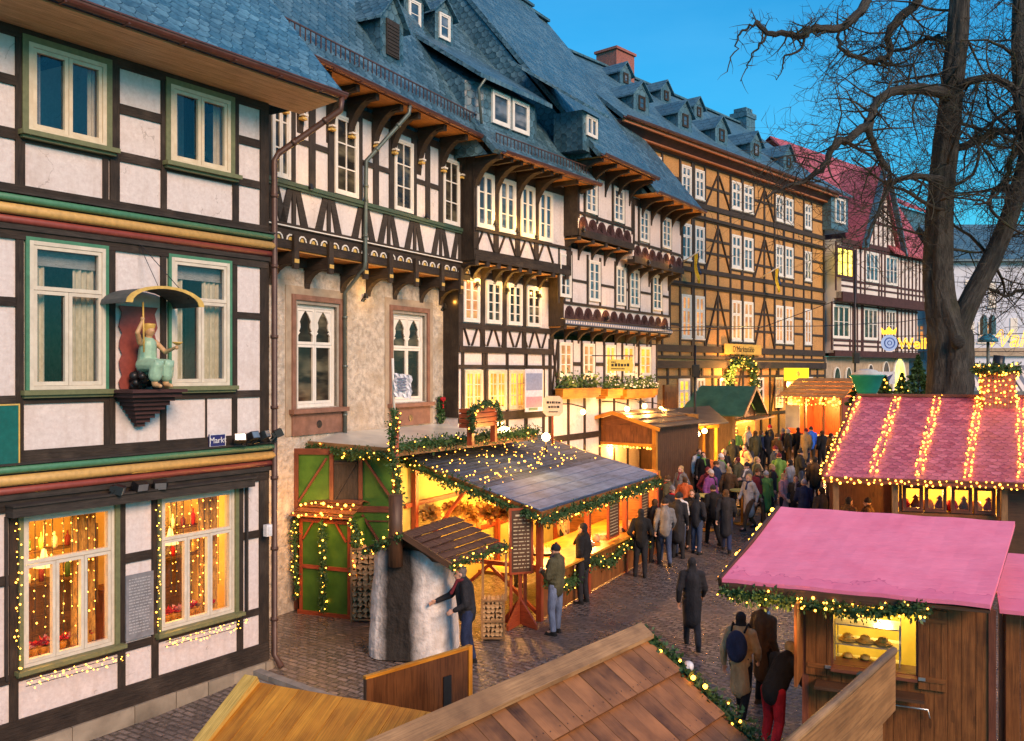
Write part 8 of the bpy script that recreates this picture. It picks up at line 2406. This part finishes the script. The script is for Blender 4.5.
b = MB(); b.tube([(math.cos(q * .3142) * .26, -.09, math.sin(q * .3142) * .26) for q in range(21)], .035, 5); b.tube([(math.cos(q * .6283) * .11, -.09, math.sin(q * .6283) * .11) for q in range(11)], .025, 5); b.build('ring', plain('medallion_blue', (.05, .12, .45), .4), t)
b = MB(); pts = [(-.35, 0, .45), (.35, 0, .45), (.4, 0, .8), (.2, 0, .62), (0, 0, .85), (-.2, 0, .62), (-.4, 0, .8)]; b.prism(pts, (0, .04, 0)); b.build('crown', M['lettering_lit'], t)

# ---- teal tub-shaped booth top, small firs
c = P(867, 395, 35); k = 35 / FPX; zg = gz(c.x, 35)
t = thing('drinks_booth', 'teal tub-shaped booth top with white domed lid beyond the pink shingle roof', 'booth', (c.x, 35, zg)); z = c.z - zg
b = MB(); b.lathe([(.30, z), (.40, z + .15), (.62, z + .72), (.66, z + .74), (.66, z + .78), (.60, z + .78)], (0, 0, 0), 24); b.build('tub', gm('teal_paint', (.01, .24, .20), (.02, .34, .28), 3, rough=.4), t)
b = MB(); b.lathe([(.58, z + .78), (.56, z + .84), (.40, z + .90), (.38, z + .95), (.2, z + 1.0), (.001, z + 1.02)], (0, 0, 0), 24); b.build('lid', M['white'], t)
b = MB(); b.tube([(0, 0, 0), (0, 0, z)], .28, 12); b.build('stem', M['redwood'], t)
def smallfir(x, ybase, Y, h, label, group=None, lights=0):
    c = P(x, 370, Y); zg = gz(c.x, Y); zb = P(x, ybase, Y).z
    t = thing('fir_tree', label, 'fir tree', (c.x, Y, zg), 0, group)
    z0 = zb - zg
    b = MB(); b.tube([(0, 0, 0), (0, 0, z0 + h * .95)], [.07, .02], 6); b.build('trunk', M['bark'], t)
    b = MB()
    for i in range(int(700 * h)):
        f = R.random() ** 1.4; a = R.uniform(0, 6.28); rr = h * .36 * (1 - f) * R.uniform(.5, 1.05) * (1 + .25 * math.sin(f * 40)); b.leaf((math.cos(a) * rr, math.sin(a) * rr, z0 + h * f), .2, V((math.cos(a), math.sin(a), -.35 + R.uniform(-.2, .2))))
    b.build('crown', M['needle'], t)
    if lights: bulbs(t, [(math.cos(q * 2.4) * h * .3 * (1 - q / lights), math.sin(q * 2.4) * h * .3 * (1 - q / lights), z0 + h * .1 + h * .85 * q / lights) for q in range(lights)], 'f')
smallfir(918, 398, 44, 2.1, 'dark green fir between the gothic doorway and the tree trunk')
smallfir(902, 402, 38, 1.2, 'small lit fir before the yellow gothic doorway', None, 14)
smallfir(860, 405, 36, 1.3, 'small dark fir under the teal tub booth')
smallfir(885, 400, 37, 1.0, 'small fir with lights right of the teal tub booth', None, 14)
b = MB(); b.box(-.4, .4, -.03, .03, 0, .55); o = b.build('panel_sign', plain('sign_pale', (.55, .58, .68), .4)); o.location = P(886, 384, 40); tag(o, 'white and blue panel sign left of the gothic doorway', 'sign'); tsign = o
b = MB(); b.prism([(-.3, -.035, .1), (.1, -.035, .1), (.3, -.035, .45), (.0, -.035, .3)], (0, -.004, 0)); b.build('blue_emblem', M['signblue'], o)
b = MB(); b.box(-.03, .03, .04, .08, -3.2, .3); b.build('post', M['black'], o)
# standing tables with yellow cloth
for k, (x, y) in enumerate(((706, 530), (742, 524))):
    p = G(x, y); t = thing('standing_table', ('round standing table with yellow top left of the crowd', 'round standing table with yellow top in the crowd')[k], 'table', p, 0, 'standing tables')
    b = MB(); b.lathe([(.38, 1.06), (.40, 1.08), (.38, 1.10)], (0, 0, 0), 20); b.build('tabletop', M['stallyellow'], t); b = MB(); b.tube([(0, 0, .02), (0, 0, 1.06)], .04, 8); b.lathe([(.28, 0), (.28, .03), (.05, .05)], (0, 0, 0), 16); b.build('pedestal', M['wood_orange'], t)

# ================================================================== PEOPLE placed by the photograph
rt = rad
K = {'st': ('stand', 'jacket', 'short'), 'wh': ('walk', 'jacket', 'hat'), 'ho': ('hold', 'jacket', 'hat'), 'po': ('pocket', 'jacket', 'short'), 'wl': ('walk', 'coat', 'long'), 'sc': ('stand', 'coat', 'hat'), 're': ('reach', 'jacket', 'short'), 'le': ('lean', 'jacket', 'long')}
PP = [  # key, x, y foot (or -y head), facing deg, top, legs, hair, scale, label
 ('re', 467, 665, -80, 'cl_dark', 'cl_navy', 'cl_hgrey', 1.0, 'grey-haired man in a dark jacket reaching towards the oven'),
 ('ho', 556, 634, -125, 'cl_olive', 'cl_jeanl', 'cl_dark', 1.0, 'person in olive jacket and light jeans at the near end of the grill counter'),
 ('st', 583, 603, -120, 'cl_black', 'cl_dark', 'cl_dark', 1.0, 'person all in black at the grill counter between two menu boards'),
 ('po', 641, 577, 170, 'cl_black', 'cl_dark', 'cl_dark', 1.0, 'man in short black jacket seen from behind near the garlanded counter end'),
 ('st', 655, 563, 150, 'cl_dark', 'cl_dark', 'cl_brown', 1.0, 'dark-clad person half hidden behind the man in black jacket'),
 ('wh', 665, 565, 175, 'cl_grey', 'cl_jean', 'cl_dark', 1.02, 'person in grey jacket and blue jeans walking away up the lane'),
 ('sc', 678, 558, 160, 'cl_dark', 'cl_dark', 'cl_dark', 1.0, 'person in long dark coat right of the grey jacket walker'),
 ('st', 692, 549, -20, 'cl_black', 'cl_dark', 'cl_brown', 1.0, 'slim person in black standing mid lane'),
 ('ho', 680, -493, 200, 'cl_white', 'cl_jean', 'cl_dark', 1.0, 'person in white jacket in the crowd beyond the grill stall'),
 ('po', 685, -476, 150, 'cl_orange', 'cl_dark', 'cl_brown', 1.0, 'person in orange-red jacket near the bright bulbs'),
 ('wl', 726, 552, 165, 'cl_dark', 'cl_navy', 'cl_brown', 1.02, 'woman in long charcoal coat walking away in mid lane'),
 ('wh', 713, 545, 185, 'cl_black', 'cl_black', 'cl_dark', 1.0, 'person in black left of the woman in charcoal coat'),
 ('sc', 711, -470, 30, 'cl_purple', 'cl_dark', 'cl_lgrey', .98, 'person in purple coat in the middle of the crowd'),
 ('wl', 692, 648, 172, 'cl_dark', 'cl_dark', 'cl_dark', .98, 'dark coated figure walking alone in the open lane'),
 ('st', 699, -450, 10, 'cl_white', 'cl_black', 'cl_brown', 1.0, 'person in white top under the bright bulbs'),
 ('ho', 721, -455, 60, 'cl_grey', 'cl_dark', 'cl_white', 1.0, 'person in grey jacket with white hat beyond the lane'),
 ('po', 733, 485, 170, 'cl_black', 'cl_dark', 'cl_dark', 1.0, 'man in black standing on the yellow-lit ground by the green-roofed stall'),
 ('st', 755, 475, 200, 'cl_olive', 'cl_jean', 'cl_brown', 1.04, 'man in olive jacket and jeans at the green-roofed stall hatch'),
 ('po', 767, 472, 160, 'cl_dark', 'cl_dark', 'cl_dark', 1.0, 'person in dark jacket right of the man in olive'),
 ('ho', 777, 478, 120, 'cl_brown', 'cl_dark', 'cl_brown', 1.0, 'person in brown jacket before the far stalls'),
 ('st', 788, 470, 100, 'cl_dark', 'cl_brown', 'cl_lgrey', 1.0, 'person in dark jacket with pale hair before the far stalls'),
 ('po', 761, -430, 90, 'cl_navy', 'cl_dark', 'cl_brown', 1.0, 'person in navy jacket behind the man in olive'),
 ('sc', 783, -428, -60, 'cl_dark', 'cl_dark', 'cl_grey', 1.0, 'person in dark long coat and grey hat beyond the brown jacket'),
 ('st', 798, -427, 180, 'cl_black', 'cl_dark', 'cl_dark', 1.0, 'person in black beyond the blue jacket'),
 ('wh', 811, -426, 170, 'cl_blue', 'cl_dark', 'cl_dark', 1.0, 'person in bright blue jacket before the red-lit far stall'),
 ('po', 822, -430, 200, 'cl_dark', 'cl_dark', 'cl_brown', 1.0, 'dark figure right of the bright blue jacket'),
 ('st', 831, -433, 100, 'cl_brown', 'cl_dark', 'cl_dark', 1.0, 'brown-jacketed figure at the foot of the lit roof edge'),
 ('ho', 770, -425, -90, 'cl_dark', 'cl_dark', 'cl_red', 1.0, 'figure with red hat deep in the far crowd'),
 ('sc', 766, -470, 20, 'cl_green', 'cl_dark', 'cl_lgrey', 1.0, 'person in green coat in the middle crowd'),
 ('wl', 749, -474, -60, 'cl_lgrey', 'cl_brown', 'cl_blond', .98, 'woman in pale coat with blond hair in the middle crowd'),
 ('wl', 784, -472, 40, 'cl_pink', 'cl_dark', 'cl_blond', .98, 'woman in pink-beige coat in the middle crowd'),
 ('po', 796, -474, -40, 'cl_dark', 'cl_dark', 'cl_brown', 1.0, 'person in dark jacket near the grey cap'),
 ('ho', 804, -479, 170, 'cl_navy', 'cl_navy', 'cl_lgrey', 1.0, 'person in navy jacket with pale grey cap beside the shingled stall'),
 ('po', 822, -489, 190, 'cl_dark', 'cl_dark', 'cl_black', 1.04, 'broad person in dark jacket at the corner of the shingled stall'),
 ('st', 849, -497, 120, 'cl_brown', 'cl_dark', 'cl_dark', 1.0, 'person sheltering under the shingled eave near its first post'),
 ('sc', 868, -497, -120, 'cl_brown', 'cl_dark', 'cl_dark', 1.0, 'person in brown coat under the shingled eave left of the windows'),
 ('st', 757, 505, 60, 'cl_olive', 'cl_brown', 'cl_blond', .98, 'person in olive jacket in front of the middle crowd'),
 ('wh', 672, -486, 30, 'cl_dark', 'cl_jean', 'cl_grey', 1.0, 'person with grey hat by the brown stall corner'),
 ('st', 648, -478, 60, 'cl_black', 'cl_dark', 'cl_brown', 1.0, 'bareheaded person at the brown stall counter'),
 ('po', 697, -492, 140, 'cl_dark', 'cl_jean', 'cl_dark', 1.0, 'dark person between the white and the purple jackets'),
 ('wl', 741, 722, 150, 'cl_tan', 'cl_black', 'cl_dark', .98, 'woman in beige coat with a dark backpack waiting by the near pink stall'),
 ('sc', 764, 706, 120, 'cl_brown', 'cl_black', 'cl_wine', .97, 'person in rust brown coat and wine-red hat beside the beige coat woman'),
 ('le', 777, 752, 132, 'cl_black', 'cl_red', 'cl_blond', .98, 'person in bright red trousers leaning on the near pink stall'),
]
tops = ['cl_black', 'cl_navy', 'cl_brown', 'cl_olive', 'cl_grey', 'cl_wine', 'cl_dark', 'cl_green', 'cl_lgrey', 'cl_tan']
EX = [(703, 500, 'left of the purple coat'), (716, 512, 'just before the purple coat'), (729, 520, 'behind the charcoal coat woman'), (738, 508, 'beside the standing table'), (747, 515, 'before the blond woman'), (758, 524, 'lowest in the middle crowd'), (772, 515, 'below the green coat'),
      (779, 503, 'between the green and the pink-beige coats'), (790, 510, 'above the near pink roof edge'), (745, 490, 'between hatch and middle crowd'), (724, 496, 'under the bright bulbs to the right'), (775, 492, 'behind the green coat'), (815, 508, 'next to the first post of the shingled stall'), (668, 530, 'at the far end of the grill counter'), (681, 517, 'near the far grill counter end in the lane'), (708, 522, 'in the lane before the standing table'), (800, 497, 'behind the pale grey cap'), (736, 470, 'beside the green-roofed stall corner'), (748, 468, 'at the corner post of the green-roofed stall'), (806, 470, 'below the bright blue jacket')]
CN = dict(cl_black='black', cl_navy='navy', cl_brown='brown', cl_olive='olive', cl_grey='grey', cl_wine='wine-red', cl_dark='charcoal', cl_green='green', cl_lgrey='pale grey', cl_tan='tan')
for i, (x, y, w_) in enumerate(EX):
    tp2 = tops[i % 10]; PP.append((list(K)[(i * 5) % 6], x, y, (i * 73) % 360, tp2, ('cl_dark', 'cl_jean', 'cl_brown')[i % 3], ('cl_dark', 'cl_brown', 'cl_blond', 'cl_wine')[i % 4], 1.0, 'person in ' + CN[tp2] + ' clothes ' + w_))
for key, x, y, rz_, top, leg, hair, sc_, lb in PP:
    loc = G(x, y) if y > 0 else Gh(x, -y)
    person(K[key], loc, rt(rz_), lb, top, leg, hair, sc_ * R.uniform(.97, 1.02), 'people at the market', 'cl_brown' if 'beige' in lb else 'cl_black')
# vendors inside the grill stall and the hatch
for k, (x, rz_) in enumerate(((2.6, 0), (5.3, .3))):
    person(K['ho' if k == 0 else 'st'], gF.W(x, 1.9, 0), gF.rz + rz_, ('vendor in white jacket behind the near half of the grill counter', 'vendor in tan jacket behind the far half of the grill counter')[k], ('cl_white', 'cl_tan')[k], 'cl_dark', 'cl_lgrey', 1.02, 'stall vendors')
p = G(741, 722)
t = thing('backpack', 'dark rounded backpack worn by the woman in the beige coat', 'backpack', p + V((0, 0, 1.02)), rt(150))
b = MB(); b.ball((0, .24, .20), .20, 12, 8, (.85, .55, 1.25)); b.ball((0, .32, .10), .13, 10, 8, (.9, .5, .9)); solid('bag', b, M['cl_navy'], .018, t, 2)
b = MB()
for sg in (-1, 1): b.tube([(sg * .10, .17, .40), (sg * .12, .02, .50), (sg * .13, -.15, .38), (sg * .13, -.17, .1), (sg * .13, .1, -.02)], .016, 5)
b.build('strap', M['cl_black'], t)
for k_, o_ in list(BANK.items()):
    if k_ not in USED:
        for c in KIDS[k_]: bpy.data.objects.remove(c)
        bpy.data.objects.remove(o_)
# ================================================================== camera, sky, sun
cam = bpy.data.cameras.new('camera'); cam.lens = 36 * FPX / 1024; cam.sensor_width = 36; cam.clip_end = 2000; cam.clip_start = .1
co = bpy.data.objects.new('camera', cam); COL.objects.link(co); co.location = (0, 0, CAMZ); co.rotation_euler = (rad(90), 0, 0)
scene.camera = co
w = bpy.data.worlds.new('World'); scene.world = w; w.use_nodes = True
nt = w.node_tree; bg = nt.nodes['Background']
sky = nt.nodes.new('ShaderNodeTexSky'); sky.sky_type = 'NISHITA'; sky.sun_disc = False
SUN_EL, SUN_AZ = rad(30), rad(146)     # low evening light from behind the camera's right shoulder
sky.sun_elevation = SUN_EL; sky.sun_rotation = SUN_AZ; sky.ozone_density = 4.0; sky.air_density = 1.6; sky.dust_density = .3; sky.altitude = 0
mx = nt.nodes.new('ShaderNodeMix'); mx.data_type = 'RGBA'; mx.blend_type = 'MULTIPLY'; mx.inputs[0].default_value = 1
nt.links.new(sky.outputs[0], mx.inputs[6]); mx.inputs[7].default_value = (.13, .82, 1.16, 1)
tc = nt.nodes.new('ShaderNodeTexCoord'); mp = nt.nodes.new('ShaderNodeMapping'); mp.inputs['Scale'].default_value = (1, 1, 3.5)
nz = nt.nodes.new('ShaderNodeTexNoise'); nz.inputs['Scale'].default_value = 2.2; nz.inputs['Detail'].default_value = 6; nz.inputs['Roughness'].default_value = .55
nt.links.new(tc.outputs['Generated'], mp.inputs[0]); nt.links.new(mp.outputs[0], nz.inputs['Vector'])
mr = nt.nodes.new('ShaderNodeMapRange'); mr.inputs[1].default_value = .45; mr.inputs[2].default_value = .8; mr.inputs[4].default_value = .18
nt.links.new(nz.outputs['Fac'], mr.inputs[0])
m2 = nt.nodes.new('ShaderNodeMix'); m2.data_type = 'RGBA'; nt.links.new(mr.outputs[0], m2.inputs[0]); nt.links.new(mx.outputs[2], m2.inputs[6]); m2.inputs[7].default_value = (1.9, 5.2, 8.0, 1)
nt.links.new(m2.outputs[2], bg.inputs[0]); bg.inputs[1].default_value = .105
sl = bpy.data.lights.new('evening_sun', 'SUN'); sl.energy = 2.9; sl.angle = rad(25); sl.color = (1.0, .60, .36)
so = bpy.data.objects.new('evening_sun', sl); COL.objects.link(so)
az = SUN_AZ; el = SUN_EL
d = V((math.sin(az) * math.cos(el), math.cos(az) * math.cos(el), math.sin(el)))
so.rotation_euler = d.to_track_quat('Z', 'Y').to_euler()
vs = scene.view_settings; vs.view_transform = 'Standard'; vs.look = 'None'; vs.gamma = 1; vs.exposure = .60; vs.use_curve_mapping = False
cy = scene.cycles; cy.use_denoising = True
try: cy.denoiser = 'OPENIMAGEDENOISE'
except Exception: pass
cy.max_bounces = 6; cy.diffuse_bounces = 3; cy.glossy_bounces = 3; cy.transmission_bounces = 4; cy.transparent_max_bounces = 8
cy.sample_clamp_indirect = 4; cy.use_light_tree = True; cy.caustics_reflective = False; cy.caustics_refractive = False
